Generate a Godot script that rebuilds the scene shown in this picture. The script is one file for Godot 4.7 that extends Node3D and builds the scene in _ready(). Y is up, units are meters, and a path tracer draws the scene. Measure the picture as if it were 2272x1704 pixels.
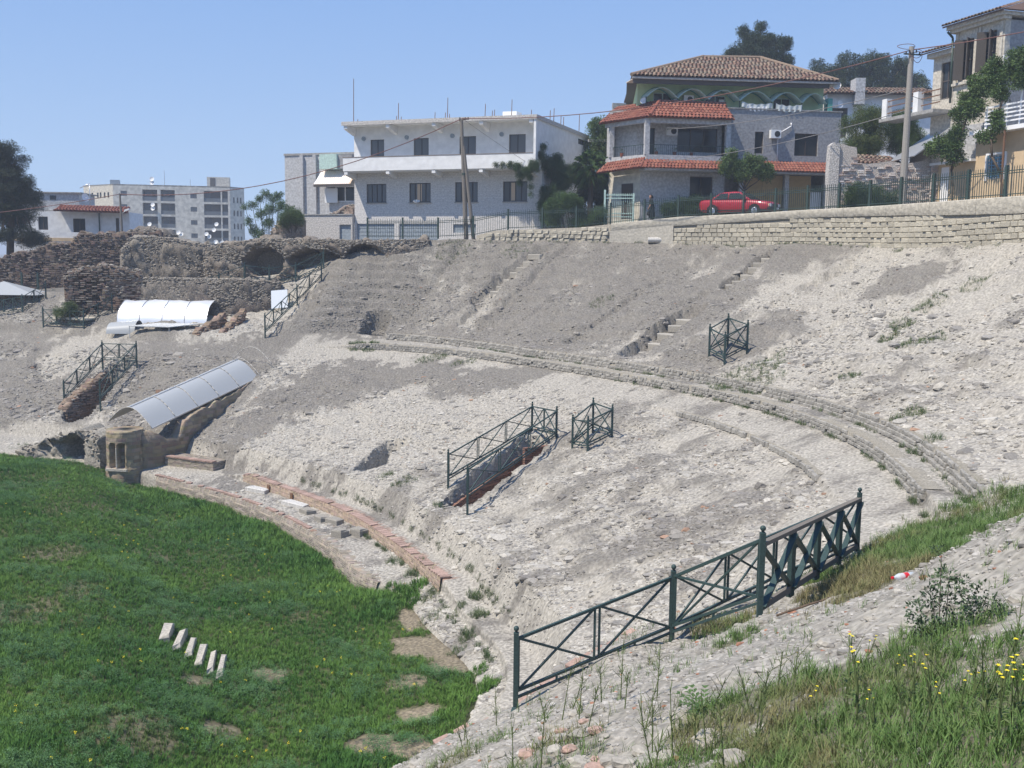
extends Node3D

# ---------------------------------------------------------------- state
const CX := -18.0          # centre of the bowl, seen from above
const CZ := -26.0
const TH0 := 132.0         # first station of the ring tables, degrees
const DTH := 4.0
var M := {}                # materials
var T := {}                # textures
var rng := RandomNumberGenerator.new()
var n_big := FastNoiseLite.new()
var n_mid := FastNoiseLite.new()
var n_fine := FastNoiseLite.new()
var G := PackedVector3Array()   # the slope's grid
var GC := PackedColorArray()
var GI := 0
var GJ := 0
const GT0 := 131.0
const GDT := 0.25
var NP := PackedVector3Array()  # the near bank's grid
const NX0 := -9.0
const NZ0 := -24.0
const NST := 0.1
const NNX := 230
const NNZ := 290
var rocks := []                 # shared stone shapes

# ---------------------------------------------------------------- measured lay-out
var KR := [
	PackedFloat32Array([30.52, 30.52, 30.16, 29.06, 27.72, 26.61, 25.58, 24.46, 23.32, 22.26, 21.23, 20.17, 19.21, 18.42, 17.76, 17.20, 16.71, 16.27, 15.88, 15.53, 15.23, 14.97, 14.77, 14.62, 14.51, 14.43, 14.38, 14.46, 14.84, 15.28, 15.52, 15.72, 16.06, 16.51, 16.97, 17.34, 17.59, 17.70, 17.72, 17.72, 17.72, 17.72, 17.72, 17.72]),
	PackedFloat32Array([30.64, 30.64, 30.28, 29.18, 27.84, 26.73, 25.70, 24.58, 23.44, 22.38, 21.35, 20.29, 19.33, 18.54, 17.88, 17.32, 16.83, 16.39, 16.00, 15.65, 15.35, 15.09, 14.89, 14.74, 14.63, 14.55, 14.50, 14.58, 14.96, 15.40, 15.64, 15.84, 16.18, 16.63, 17.09, 17.46, 17.71, 17.82, 17.84, 17.84, 17.84, 17.84, 17.84, 17.84]),
	PackedFloat32Array([35.32, 35.32, 34.81, 33.29, 31.45, 29.92, 28.56, 27.27, 25.98, 24.69, 23.42, 22.28, 21.31, 20.46, 19.73, 19.07, 18.44, 17.88, 17.41, 17.04, 16.77, 16.56, 16.37, 16.21, 16.07, 15.97, 15.95, 15.99, 16.07, 16.19, 16.36, 16.57, 16.80, 17.23, 17.69, 18.06, 18.31, 18.42, 18.44, 18.44, 18.44, 18.44, 18.44, 18.44]),
	PackedFloat32Array([35.38, 35.38, 34.87, 33.35, 31.51, 29.98, 28.62, 27.33, 26.04, 24.75, 23.48, 22.34, 21.37, 20.52, 19.79, 19.13, 18.50, 17.94, 17.47, 17.10, 16.83, 16.62, 16.43, 16.27, 16.13, 16.03, 16.01, 16.05, 16.13, 16.25, 16.42, 16.63, 16.86, 17.29, 17.75, 18.12, 18.37, 18.48, 18.50, 18.50, 18.50, 18.50, 18.50, 18.50]),
	PackedFloat32Array([36.12, 36.12, 35.61, 34.09, 32.25, 30.72, 29.36, 28.07, 26.78, 25.49, 24.22, 23.08, 22.11, 21.26, 20.53, 19.87, 19.24, 18.68, 18.21, 17.84, 17.57, 17.36, 17.17, 17.01, 16.87, 16.77, 16.75, 16.79, 16.87, 16.99, 17.16, 17.37, 17.60, 18.03, 18.49, 18.86, 19.11, 19.22, 19.24, 19.24, 19.24, 19.24, 19.24, 19.24]),
	PackedFloat32Array([36.72, 36.72, 36.21, 34.69, 32.85, 31.32, 29.96, 28.67, 27.38, 26.09, 24.82, 23.68, 22.71, 21.86, 21.13, 20.47, 19.84, 19.28, 18.81, 18.44, 18.17, 17.96, 17.77, 17.61, 17.47, 17.37, 17.35, 17.39, 17.47, 17.59, 17.76, 17.97, 18.20, 18.63, 19.09, 19.46, 19.71, 19.82, 19.84, 19.84, 19.84, 19.84, 19.84, 19.84]),
	PackedFloat32Array([51.07, 51.07, 50.39, 48.24, 45.16, 42.03, 39.23, 36.76, 34.41, 32.43, 31.18, 30.42, 29.93, 29.82, 30.10, 30.40, 30.29, 29.87, 29.32, 28.69, 28.08, 27.56, 27.11, 26.77, 26.53, 26.40, 26.48, 26.48, 26.43, 26.35, 26.25, 26.14, 26.02, 25.85, 25.66, 25.41, 25.36, 25.36, 25.36, 25.36, 25.36, 25.36, 25.36, 25.36]),
	PackedFloat32Array([51.27, 51.27, 50.59, 48.44, 45.36, 42.23, 39.43, 36.96, 34.61, 32.63, 31.38, 30.62, 30.13, 30.02, 30.30, 30.60, 30.49, 30.07, 29.52, 28.89, 28.28, 27.76, 27.31, 26.97, 26.73, 26.60, 26.58, 26.58, 26.53, 26.45, 26.35, 26.24, 26.12, 25.95, 25.76, 25.61, 25.56, 25.56, 25.56, 25.56, 25.56, 25.56, 25.56, 25.56]),
	PackedFloat32Array([52.77, 52.77, 52.09, 49.94, 46.86, 43.73, 40.93, 38.46, 36.11, 34.13, 32.88, 32.12, 31.63, 31.52, 31.80, 32.10, 31.99, 31.57, 31.02, 30.39, 29.78, 29.26, 28.81, 28.47, 28.23, 28.10, 28.08, 28.08, 28.03, 27.95, 27.85, 27.74, 27.62, 27.45, 27.26, 27.11, 27.06, 27.06, 27.06, 27.06, 27.06, 27.06, 27.06, 27.06]),
	PackedFloat32Array([52.85, 52.85, 52.17, 50.02, 46.94, 43.81, 41.01, 38.54, 36.19, 34.21, 32.96, 32.20, 31.71, 31.60, 31.88, 32.18, 32.07, 31.65, 31.10, 30.47, 29.86, 29.34, 28.89, 28.55, 28.31, 28.18, 28.16, 28.16, 28.11, 28.03, 27.93, 27.82, 27.70, 27.53, 27.34, 27.19, 27.14, 27.14, 27.14, 27.14, 27.14, 27.14, 27.14, 27.14]),
	PackedFloat32Array([53.57, 53.57, 52.89, 50.74, 47.66, 44.53, 41.73, 39.26, 36.91, 34.93, 33.68, 33.18, 33.10, 33.70, 34.78, 35.13, 34.43, 33.43, 32.47, 31.51, 30.58, 30.06, 29.61, 29.27, 29.03, 28.90, 28.88, 28.88, 28.83, 28.75, 28.65, 28.54, 28.42, 28.25, 28.06, 27.91, 27.86, 27.86, 27.86, 27.86, 27.86, 27.86, 27.86, 27.86]),
	PackedFloat32Array([53.77, 53.77, 53.09, 50.94, 47.86, 44.73, 41.93, 39.46, 37.11, 35.13, 33.88, 33.38, 33.30, 33.90, 34.98, 35.33, 34.63, 33.63, 32.67, 31.71, 30.78, 30.26, 29.81, 29.47, 29.23, 29.10, 29.08, 29.08, 29.03, 28.95, 28.85, 28.74, 28.62, 28.45, 28.26, 28.11, 28.06, 28.06, 28.06, 28.06, 28.06, 28.06, 28.06, 28.06]),
	PackedFloat32Array([55.97, 55.97, 55.29, 53.14, 50.06, 46.93, 44.13, 41.66, 39.96, 39.22, 38.92, 38.91, 38.45, 37.63, 38.47, 39.11, 39.28, 39.22, 39.09, 38.92, 38.64, 38.35, 37.96, 37.52, 37.00, 36.48, 36.08, 35.79, 35.67, 35.75, 36.00, 36.28, 36.40, 36.36, 36.27, 36.21, 36.19, 36.19, 36.19, 36.19, 36.19, 36.19, 36.19, 36.19]),
	PackedFloat32Array([57.77, 57.77, 57.09, 54.94, 51.86, 48.73, 45.93, 43.46, 41.16, 40.42, 40.12, 40.11, 40.30, 40.68, 41.32, 42.20, 43.09, 43.79, 44.34, 44.81, 45.07, 44.97, 44.63, 44.11, 43.35, 42.51, 41.80, 41.29, 41.10, 41.31, 41.84, 42.44, 42.77, 42.83, 42.83, 42.83, 42.83, 42.83, 42.83, 42.83, 42.83, 42.83, 42.83, 42.83]),
	PackedFloat32Array([58.47, 58.47, 57.79, 55.64, 52.56, 49.43, 46.63, 44.16, 41.86, 41.12, 40.82, 40.81, 41.00, 41.38, 42.02, 42.90, 43.79, 44.49, 45.04, 45.51, 45.77, 45.67, 45.33, 44.81, 44.05, 43.21, 42.50, 41.99, 41.80, 42.01, 42.54, 43.14, 43.47, 43.53, 43.53, 43.53, 43.53, 43.53, 43.53, 43.53, 43.53, 43.53, 43.53, 43.53]),
	PackedFloat32Array([58.77, 58.77, 58.09, 55.94, 52.86, 49.73, 46.93, 44.46, 42.16, 41.42, 41.12, 41.11, 41.30, 41.68, 42.32, 43.20, 44.09, 44.79, 45.34, 45.81, 46.07, 45.97, 45.63, 45.11, 44.35, 43.51, 42.80, 42.29, 42.10, 42.31, 42.84, 43.44, 43.77, 43.83, 43.83, 43.83, 43.83, 43.83, 43.83, 43.83, 43.83, 43.83, 43.83, 43.83]),
	PackedFloat32Array([71.77, 71.77, 71.09, 68.94, 65.86, 62.73, 59.93, 57.46, 55.16, 54.42, 54.12, 54.11, 54.30, 54.68, 55.32, 56.20, 57.09, 57.79, 58.34, 58.81, 59.07, 58.97, 58.63, 58.11, 57.35, 56.51, 55.80, 55.29, 55.10, 55.31, 55.84, 56.44, 56.77, 56.83, 56.83, 56.83, 56.83, 56.83, 56.83, 56.83, 56.83, 56.83, 56.83, 56.83]),
	PackedFloat32Array([127.77, 127.77, 127.09, 124.94, 121.86, 118.73, 115.93, 113.46, 111.16, 110.42, 110.12, 110.11, 110.30, 110.68, 111.32, 112.20, 113.09, 113.79, 114.34, 114.81, 115.07, 114.97, 114.63, 114.11, 113.35, 112.51, 111.80, 111.29, 111.10, 111.31, 111.84, 112.44, 112.77, 112.83, 112.83, 112.83, 112.83, 112.83, 112.83, 112.83, 112.83, 112.83, 112.83, 112.83])]
var KY := [
	PackedFloat32Array([-9.95, -9.95, -9.95, -9.95, -9.95, -9.95, -9.95, -9.95, -9.95, -9.95, -10.08, -10.33, -10.45, -10.45, -10.45, -10.45, -10.45, -10.45, -10.45, -10.45, -10.45, -10.45, -10.45, -10.45, -10.47, -10.52, -10.58, -10.65, -10.50, -10.34, -10.40, -10.42, -10.40, -10.34, -10.26, -10.17, -10.09, -10.06, -10.05, -10.05, -10.05, -10.05, -10.05, -10.05]),
	PackedFloat32Array([-9.80, -9.80, -9.80, -9.80, -9.80, -9.80, -9.80, -9.80, -9.80, -9.80, -9.80, -9.80, -9.80, -9.80, -9.80, -9.80, -9.80, -9.80, -9.80, -9.80, -9.80, -9.80, -9.80, -9.80, -9.82, -9.87, -9.93, -10.00, -10.10, -10.19, -10.25, -10.27, -10.25, -10.19, -10.11, -10.02, -9.94, -9.91, -9.90, -9.90, -9.90, -9.90, -9.90, -9.90]),
	PackedFloat32Array([-9.60, -9.60, -9.60, -9.60, -9.60, -9.60, -9.60, -9.60, -9.60, -9.60, -9.60, -9.60, -9.60, -9.61, -9.63, -9.65, -9.68, -9.70, -9.70, -9.70, -9.70, -9.70, -9.70, -9.72, -9.73, -9.75, -9.77, -9.79, -9.80, -9.80, -9.82, -9.85, -9.87, -9.86, -9.82, -9.74, -9.65, -9.61, -9.60, -9.60, -9.60, -9.60, -9.60, -9.60]),
	PackedFloat32Array([-9.60, -9.60, -9.60, -9.60, -9.60, -9.60, -9.60, -9.60, -9.60, -9.60, -9.60, -9.60, -9.60, -9.61, -9.63, -9.55, -9.36, -9.38, -9.38, -9.38, -9.38, -9.38, -9.38, -9.40, -9.41, -9.43, -9.45, -9.47, -9.48, -9.48, -9.42, -9.63, -9.65, -9.64, -9.60, -9.52, -9.43, -9.39, -9.53, -9.60, -9.60, -9.60, -9.60, -9.60]),
	PackedFloat32Array([-9.58, -9.58, -9.58, -9.58, -9.58, -9.58, -9.58, -9.58, -9.58, -9.58, -9.58, -9.58, -9.58, -9.59, -9.61, -9.53, -9.34, -9.36, -9.36, -9.36, -9.36, -9.36, -9.36, -9.38, -9.39, -9.41, -9.43, -9.45, -9.46, -9.46, -9.40, -9.61, -9.63, -9.62, -9.58, -9.50, -9.41, -9.37, -9.51, -9.58, -9.58, -9.58, -9.58, -9.58]),
	PackedFloat32Array([-8.90, -8.90, -8.90, -8.90, -8.90, -8.90, -8.90, -8.90, -8.90, -8.89, -8.87, -8.83, -8.79, -8.73, -8.67, -8.62, -8.60, -8.60, -8.60, -8.60, -8.60, -8.60, -8.60, -8.60, -8.60, -8.60, -8.60, -8.60, -8.60, -8.60, -8.60, -8.60, -8.60, -8.59, -8.55, -8.49, -8.44, -8.41, -8.40, -8.40, -8.40, -8.40, -8.40, -8.40]),
	PackedFloat32Array([-5.45, -5.45, -5.45, -5.45, -5.45, -5.45, -5.45, -5.45, -5.45, -5.46, -5.47, -5.49, -5.52, -5.54, -5.55, -5.55, -5.55, -5.55, -5.55, -5.55, -5.55, -5.55, -5.55, -5.55, -5.55, -5.55, -5.61, -5.67, -5.67, -5.67, -5.67, -5.67, -5.67, -5.67, -5.67, -5.55, -5.55, -5.55, -5.55, -5.55, -5.55, -5.55, -5.55, -5.55]),
	PackedFloat32Array([-5.40, -5.40, -5.40, -5.40, -5.40, -5.40, -5.40, -5.40, -5.40, -5.41, -5.42, -5.44, -5.47, -5.49, -5.50, -5.50, -5.50, -5.50, -5.50, -5.50, -5.50, -5.50, -5.50, -5.50, -5.50, -5.50, -5.50, -5.50, -5.50, -5.50, -5.50, -5.50, -5.50, -5.50, -5.50, -5.50, -5.50, -5.50, -5.50, -5.50, -5.50, -5.50, -5.50, -5.50]),
	PackedFloat32Array([-5.00, -5.00, -5.00, -5.00, -5.00, -5.00, -5.00, -5.00, -5.00, -5.01, -5.02, -5.04, -5.07, -5.09, -5.10, -5.10, -5.10, -5.10, -5.10, -5.10, -5.10, -5.10, -5.10, -5.10, -5.10, -5.10, -5.10, -5.10, -5.10, -5.10, -5.10, -5.10, -5.10, -5.10, -5.10, -5.10, -5.10, -5.10, -5.10, -5.10, -5.10, -5.10, -5.10, -5.10]),
	PackedFloat32Array([-5.00, -5.00, -5.00, -5.00, -5.00, -5.00, -5.00, -5.00, -5.00, -5.01, -5.02, -5.04, -5.07, -5.09, -5.00, -4.80, -4.80, -4.80, -4.80, -4.80, -4.80, -4.80, -4.80, -4.80, -4.80, -4.80, -4.80, -4.80, -4.80, -4.80, -4.80, -4.80, -4.80, -4.80, -4.80, -4.80, -4.80, -5.00, -5.10, -5.10, -5.10, -5.10, -5.10, -5.10]),
	PackedFloat32Array([-4.50, -4.50, -4.50, -4.50, -4.50, -4.50, -4.50, -4.50, -4.50, -4.50, -4.50, -4.50, -4.50, -4.49, -4.58, -4.78, -4.78, -4.78, -4.78, -4.78, -4.78, -4.78, -4.78, -4.78, -4.78, -4.78, -4.78, -4.78, -4.78, -4.78, -4.78, -4.78, -4.78, -4.78, -4.78, -4.78, -4.78, -4.56, -4.45, -4.45, -4.45, -4.45, -4.45, -4.45]),
	PackedFloat32Array([-4.50, -4.50, -4.50, -4.50, -4.50, -4.50, -4.50, -4.50, -4.50, -4.50, -4.50, -4.50, -4.50, -4.49, -4.47, -4.45, -4.45, -4.45, -4.45, -4.45, -4.45, -4.45, -4.45, -4.45, -4.45, -4.45, -4.45, -4.45, -4.45, -4.45, -4.45, -4.45, -4.45, -4.45, -4.45, -4.45, -4.45, -4.45, -4.45, -4.45, -4.45, -4.45, -4.45, -4.45]),
	PackedFloat32Array([-3.12, -3.12, -3.13, -3.19, -3.35, -3.52, -3.57, -3.46, -3.50, -3.50, -3.50, -3.50, -3.23, -2.23, -1.80, -1.61, -1.57, -1.57, -1.60, -1.64, -1.66, -1.68, -1.69, -1.71, -1.75, -1.78, -1.78, -1.74, -1.71, -1.69, -1.66, -1.63, -1.62, -1.61, -1.61, -1.61, -1.61, -1.61, -1.61, -1.61, -1.61, -1.61, -1.61, -1.61]),
	PackedFloat32Array([-1.85, -1.85, -1.86, -1.99, -2.30, -2.62, -2.72, -2.50, -2.06, -1.70, -1.54, -1.44, -1.02, -0.14, 0.67, 1.02, 1.10, 1.09, 1.03, 0.96, 0.91, 0.87, 0.85, 0.81, 0.74, 0.69, 0.69, 0.76, 0.82, 0.86, 0.91, 0.96, 1.00, 1.00, 1.00, 1.00, 1.00, 1.00, 1.00, 1.00, 1.00, 1.00, 1.00, 1.00]),
	PackedFloat32Array([-1.85, -1.85, -1.86, -1.99, -2.30, -2.62, -2.72, -2.50, -2.06, -1.70, -1.54, -1.44, -1.02, -0.14, 0.67, 1.02, 1.10, 1.09, 1.03, 0.96, 0.91, 0.87, 0.85, 0.81, 0.74, 0.69, 0.69, 0.76, 0.82, 0.86, 0.91, 0.96, 1.00, 1.00, 1.00, 1.00, 1.00, 1.00, 1.00, 1.00, 1.00, 1.00, 1.00, 1.00]),
	PackedFloat32Array([-1.85, -1.85, -1.86, -1.99, -2.30, -2.62, -2.72, -2.50, -2.06, -1.70, -1.54, -1.44, -1.02, -0.14, 0.67, 1.02, 1.10, 1.59, 1.70, 2.02, 2.30, 2.35, 2.41, 2.45, 2.45, 2.45, 2.45, 2.45, 2.45, 2.45, 2.45, 2.45, 2.45, 2.45, 2.45, 2.45, 2.45, 2.45, 2.45, 2.45, 2.45, 2.45, 2.45, 2.45]),
	PackedFloat32Array([-2.00, -1.94, -1.87, -1.81, -1.74, -1.68, -1.62, -1.55, -1.49, -1.42, -1.36, -1.30, -1.23, -0.65, 0.45, 1.04, 1.30, 1.59, 1.70, 2.02, 2.30, 2.35, 2.41, 2.45, 2.45, 2.45, 2.45, 2.45, 2.45, 2.45, 2.45, 2.45, 2.45, 2.45, 2.45, 2.45, 2.45, 2.45, 2.45, 2.45, 2.45, 2.45, 2.45, 2.45]),
	PackedFloat32Array([-2.00, -1.94, -1.87, -1.81, -1.74, -1.68, -1.62, -1.55, -1.49, -1.42, -1.36, -1.30, -1.23, -0.65, 0.45, 1.04, 1.30, 1.59, 1.70, 2.02, 2.30, 2.35, 2.41, 2.45, 2.45, 2.45, 2.45, 2.45, 2.45, 2.45, 2.45, 2.45, 2.45, 2.45, 2.45, 2.45, 2.45, 2.45, 2.45, 2.45, 2.45, 2.45, 2.45, 2.45])]
var NEAR := [Vector3(0.00, -1.60, 0.00), Vector3(4.00, -1.50, 0.00), Vector3(-4.00, -2.60, 0.00), Vector3(-9.00, -6.00, -2.00), Vector3(8.00, -0.90, -2.00), Vector3(0.00, -1.20, 5.00), Vector3(9.00, -1.40, -8.00), Vector3(12.00, -1.60, -14.00), Vector3(2.79, -2.71, -5.30), Vector3(2.33, -2.97, -5.80), Vector3(1.88, -3.39, -6.60), Vector3(1.14, -4.13, -8.00), Vector3(0.04, -4.97, -9.60), Vector3(-0.63, -5.85, -11.30), Vector3(-1.59, -7.05, -13.60), Vector3(3.03, -3.13, -7.20), Vector3(3.43, -2.79, -6.60), Vector3(2.09, -3.88, -8.90), Vector3(1.02, -4.77, -10.90), Vector3(0.31, -5.90, -12.60), Vector3(3.31, -3.85, -10.20), Vector3(4.12, -3.17, -8.90), Vector3(4.32, -2.95, -8.40), Vector3(4.87, -3.86, -12.30), Vector3(5.27, -3.34, -12.00), Vector3(5.48, -2.76, -10.80), Vector3(4.67, -3.52, -11.40), Vector3(4.92, -3.10, -10.20), Vector3(2.31, -4.99, -12.40), Vector3(4.50, -4.34, -13.00), Vector3(0.10, -6.50, -14.33), Vector3(2.51, -5.90, -15.42), Vector3(3.43, -4.90, -13.72), Vector3(6.55, -5.45, -19.05), Vector3(-1.63, -7.25, -13.98), Vector3(-0.83, -6.90, -14.34), Vector3(0.10, -6.55, -14.57), Vector3(1.29, -6.10, -15.54), Vector3(2.06, -5.95, -16.17), Vector3(8.73, -4.75, -19.14), Vector3(9.54, -4.60, -18.83), Vector3(6.82, -5.00, -17.51), Vector3(7.86, -4.90, -18.09), Vector3(4.87, -5.10, -15.06)]
var EDGE := [Vector2(-2.22, -13.89), Vector2(-1.63, -13.98), Vector2(-0.83, -14.34), Vector2(0.10, -14.57), Vector2(1.29, -15.54), Vector2(2.06, -16.17), Vector2(2.71, -16.75), Vector2(6.53, -18.99), Vector2(9.50, -22.00)]
const DARK := [[-8.53, -51.70, 3.20, 0.90], [-10.66, -50.70, 2.50, 0.85], [-12.11, -49.10, 1.60, 0.80], [-4.72, -50.90, 2.60, 0.90], [-2.06, -47.70, 2.60, 0.90], [0.30, -47.50, 2.00, 0.80], [-11.59, -46.90, 2.20, 0.85], [-10.95, -44.20, 2.20, 0.80], [-7.46, -40.50, 1.20, 0.70], [-13.48, -64.60, 3.00, 0.90], [-9.70, -62.50, 4.00, 0.85], [3.78, -51.90, 4.00, 0.80], [8.69, -52.40, 3.00, 0.80], [16.36, -43.20, 2.00, 0.70], [-19.53, -55.90, 3.00, 0.75], [-26.86, -56.90, 3.00, 0.70]]
const PALE := [[-9.57, -45.40, 2.50, 0.95], [-7.19, -46.00, 3.00, 0.95], [-4.02, -43.30, 4.00, 0.95], [-1.02, -41.10, 3.00, 0.95], [-5.36, -48.30, 1.60, 0.90], [-16.14, -61.40, 3.00, 0.95], [-14.67, -64.70, 2.50, 0.95], [-25.32, -60.20, 2.50, 0.70], [1.47, -43.80, 2.00, 0.80], [3.54, -42.70, 1.50, 0.60]]
const BARE := [[-2.91, -20.72, 0.60, 0.90], [-1.99, -21.95, 0.55, 1.00], [-1.98, -20.24, 0.50, 1.00], [-2.45, -23.94, 0.55, 0.80], [-1.72, -26.35, 1.30, 1.00], [-2.28, -28.83, 1.20, 1.00], [-1.34, -25.11, 0.80, 0.90], [-6.02, -24.84, 0.50, 0.80], [-7.57, -20.12, 1.00, 0.45], [-13.28, -26.69, 1.20, 0.40], [-14.94, -32.35, 1.20, 0.40], [-12.18, -28.53, 0.70, 0.40], [-7.45, -23.82, 0.40, 0.80], [-6.22, -21.40, 0.40, 0.70], [-12.27, -34.53, 0.80, 0.30]]
var TRENCH := [[Vector2(-1.97, -60.40), Vector2(1.59, -63.90), 0.55, 0.40], [Vector2(10.89, -52.40), Vector2(13.81, -55.50), 0.50, 0.50], [Vector2(5.44, -46.10), Vector2(8.53, -49.30), 0.75, 0.65], [Vector2(13.45, -48.20), Vector2(15.83, -49.10), 0.40, 0.40], [Vector2(13.76, -37.60), Vector2(19.72, -40.60), 0.50, 0.15], [Vector2(-9.14, -56.30), Vector2(-7.95, -60.80), 0.80, 1.10], [Vector2(-1.55, -34.90), Vector2(0.90, -38.40), 0.85, 1.70], [Vector2(-5.65, -40.80), Vector2(-5.02, -42.60), 0.60, 0.90], [Vector2(-22.90, -54.20), Vector2(-21.90, -56.60), 0.90, 1.50], [Vector2(-1.69, -60.20), Vector2(-2.80, -58.20), 0.30, 0.25], [Vector2(-12.32, -60.20), Vector2(-11.74, -64.60), 0.40, 0.10], [Vector2(-6.12, -60.51), Vector2(-3.32, -65.89), 0.22, 0.16], [Vector2(-2.04, -56.02), Vector2(2.98, -63.54), 0.25, 0.18], [Vector2(-0.27, -53.83), Vector2(6.41, -62.61), 0.20, 0.14], [Vector2(2.78, -50.33), Vector2(11.60, -59.23), 0.28, 0.20], [Vector2(4.11, -47.73), Vector2(9.66, -52.06), 0.22, 0.16], [Vector2(6.27, -43.63), Vector2(16.49, -49.97), 0.25, 0.18], [Vector2(8.01, -41.94), Vector2(17.40, -46.69), 0.20, 0.14], [Vector2(8.96, -39.15), Vector2(18.76, -42.99), 0.22, 0.15], [Vector2(10.13, -34.87), Vector2(20.39, -37.23), 0.25, 0.18]]
const NGRASS := [[2.63, -6.20, 1.30, 1.00], [2.10, -6.85, 0.90, 1.00], [3.13, -6.05, 1.00, 1.00], [2.76, -7.85, 0.90, 0.95], [2.16, -8.35, 0.70, 0.90], [3.57, -7.30, 0.80, 0.60], [1.46, -7.70, 0.50, 0.60], [-0.54, -11.70, 0.60, 0.35], [0.45, -9.25, 0.60, 0.35], [4.82, -13.25, 0.70, 0.90], [5.82, -17.35, 0.80, 1.00], [4.97, -15.40, 0.50, 0.80], [6.84, -17.35, 1.20, 1.00], [8.26, -18.45, 1.40, 1.00], [8.90, -17.90, 1.20, 1.00], [3.26, -15.30, 0.50, 0.80], [2.93, -12.90, 0.30, 0.80], [3.73, -8.65, 0.50, 0.60], [5.63, -15.70, 0.90, 1.00], [5.91, -15.30, 0.90, 1.00], [5.34, -16.10, 0.70, 0.90], [7.78, -18.30, 1.30, 1.00], [8.76, -18.65, 1.50, 1.00]]
const SLOPEGRASS := [[8.69, -38.30, 0.90, 260, 1.6], [9.09, -37.10, 0.60, 90, 1.5], [10.12, -39.30, 0.50, 40, 1.0], [14.00, -35.40, 0.70, 150, 1.2], [14.42, -38.30, 0.50, 90, 1.0], [13.76, -37.60, 0.40, 80, 1.2], [15.77, -39.20, 0.50, 90, 1.3], [17.64, -39.60, 0.50, 60, 1.2], [11.01, -28.50, 0.40, 90, 1.2], [10.36, -25.50, 0.40, 60, 1.0], [11.25, -34.30, 0.40, 40, 1.0], [-7.78, -56.50, 0.50, 120, 1.0], [-8.58, -56.80, 0.50, 120, 1.0], [-4.12, -53.50, 0.60, 120, 1.6], [-2.47, -51.70, 0.50, 60, 1.4], [0.03, -64.30, 0.70, 60, 1.3], [-3.74, -65.30, 0.90, 110, 1.3], [4.70, -54.80, 0.60, 60, 1.2], [-2.28, -34.80, 0.35, 60, 1.0], [-4.02, -37.70, 0.40, 60, 1.2], [-4.85, -38.90, 0.30, 40, 1.3], [-2.34, -29.60, 0.35, 60, 1.0], [-1.49, -27.80, 0.30, 45, 1.0], [-1.10, -26.30, 0.25, 35, 1.0], [-1.38, -25.80, 0.25, 35, 1.0], [-2.99, -31.40, 0.30, 60, 1.2], [-3.62, -32.50, 0.30, 50, 1.2], [-0.94, -28.50, 0.30, 60, 1.0], [-0.83, -27.10, 0.30, 60, 1.0], [-26.80, -88.80, 1.30, 200, 2.2], [-18.76, -76.90, 1.00, 150, 2.0], [-24.76, -51.20, 0.50, 30, 1.0], [-2.24, -28.30, 0.30, 40, 1.2]]
const FLOWERS := [[3.09, -6.60, 0.71], [3.10, -6.30, 1.04], [2.83, -6.20, 0.70], [2.88, -6.00, 1.06], [2.95, -5.80, 0.84], [2.78, -5.60, 0.91], [3.05, -5.90, 0.98], [2.84, -6.65, 0.86], [2.81, -6.85, 0.75], [2.81, -6.35, 0.69], [2.44, -6.55, 0.64], [2.44, -6.90, 0.97], [2.20, -7.05, 0.82], [2.85, -7.25, 0.68], [2.55, -7.45, 1.04], [3.02, -8.40, 0.74]]
const STALKS := [[0.78, -9.75], [1.22, -8.30], [1.25, -9.10], [0.43, -10.65], [0.58, -10.75], [0.05, -8.90], [1.99, -8.05], [-0.56, -14.50], [1.29, -7.65], [-0.47, -11.95], [-0.58, -12.75], [1.10, -7.30], [0.30, -9.00], [1.51, -6.80], [-0.59, -13.10], [1.93, -7.60], [1.58, -7.80], [1.53, -8.05], [-0.56, -15.05], [-0.16, -13.40], [1.78, -7.15], [1.58, -7.75], [1.16, -7.80], [1.60, -6.70], [1.77, -8.65], [0.70, -10.95], [2.55, -6.30], [2.37, -8.75], [2.78, -7.85], [3.11, -6.65], [2.86, -6.70], [2.49, -6.00], [3.46, -6.85], [3.17, -6.60], [2.32, -8.15], [2.41, -6.10], [1.18, -10.45], [1.18, -10.05], [0.99, -10.55], [1.52, -10.15], [0.73, -10.25]]
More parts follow.
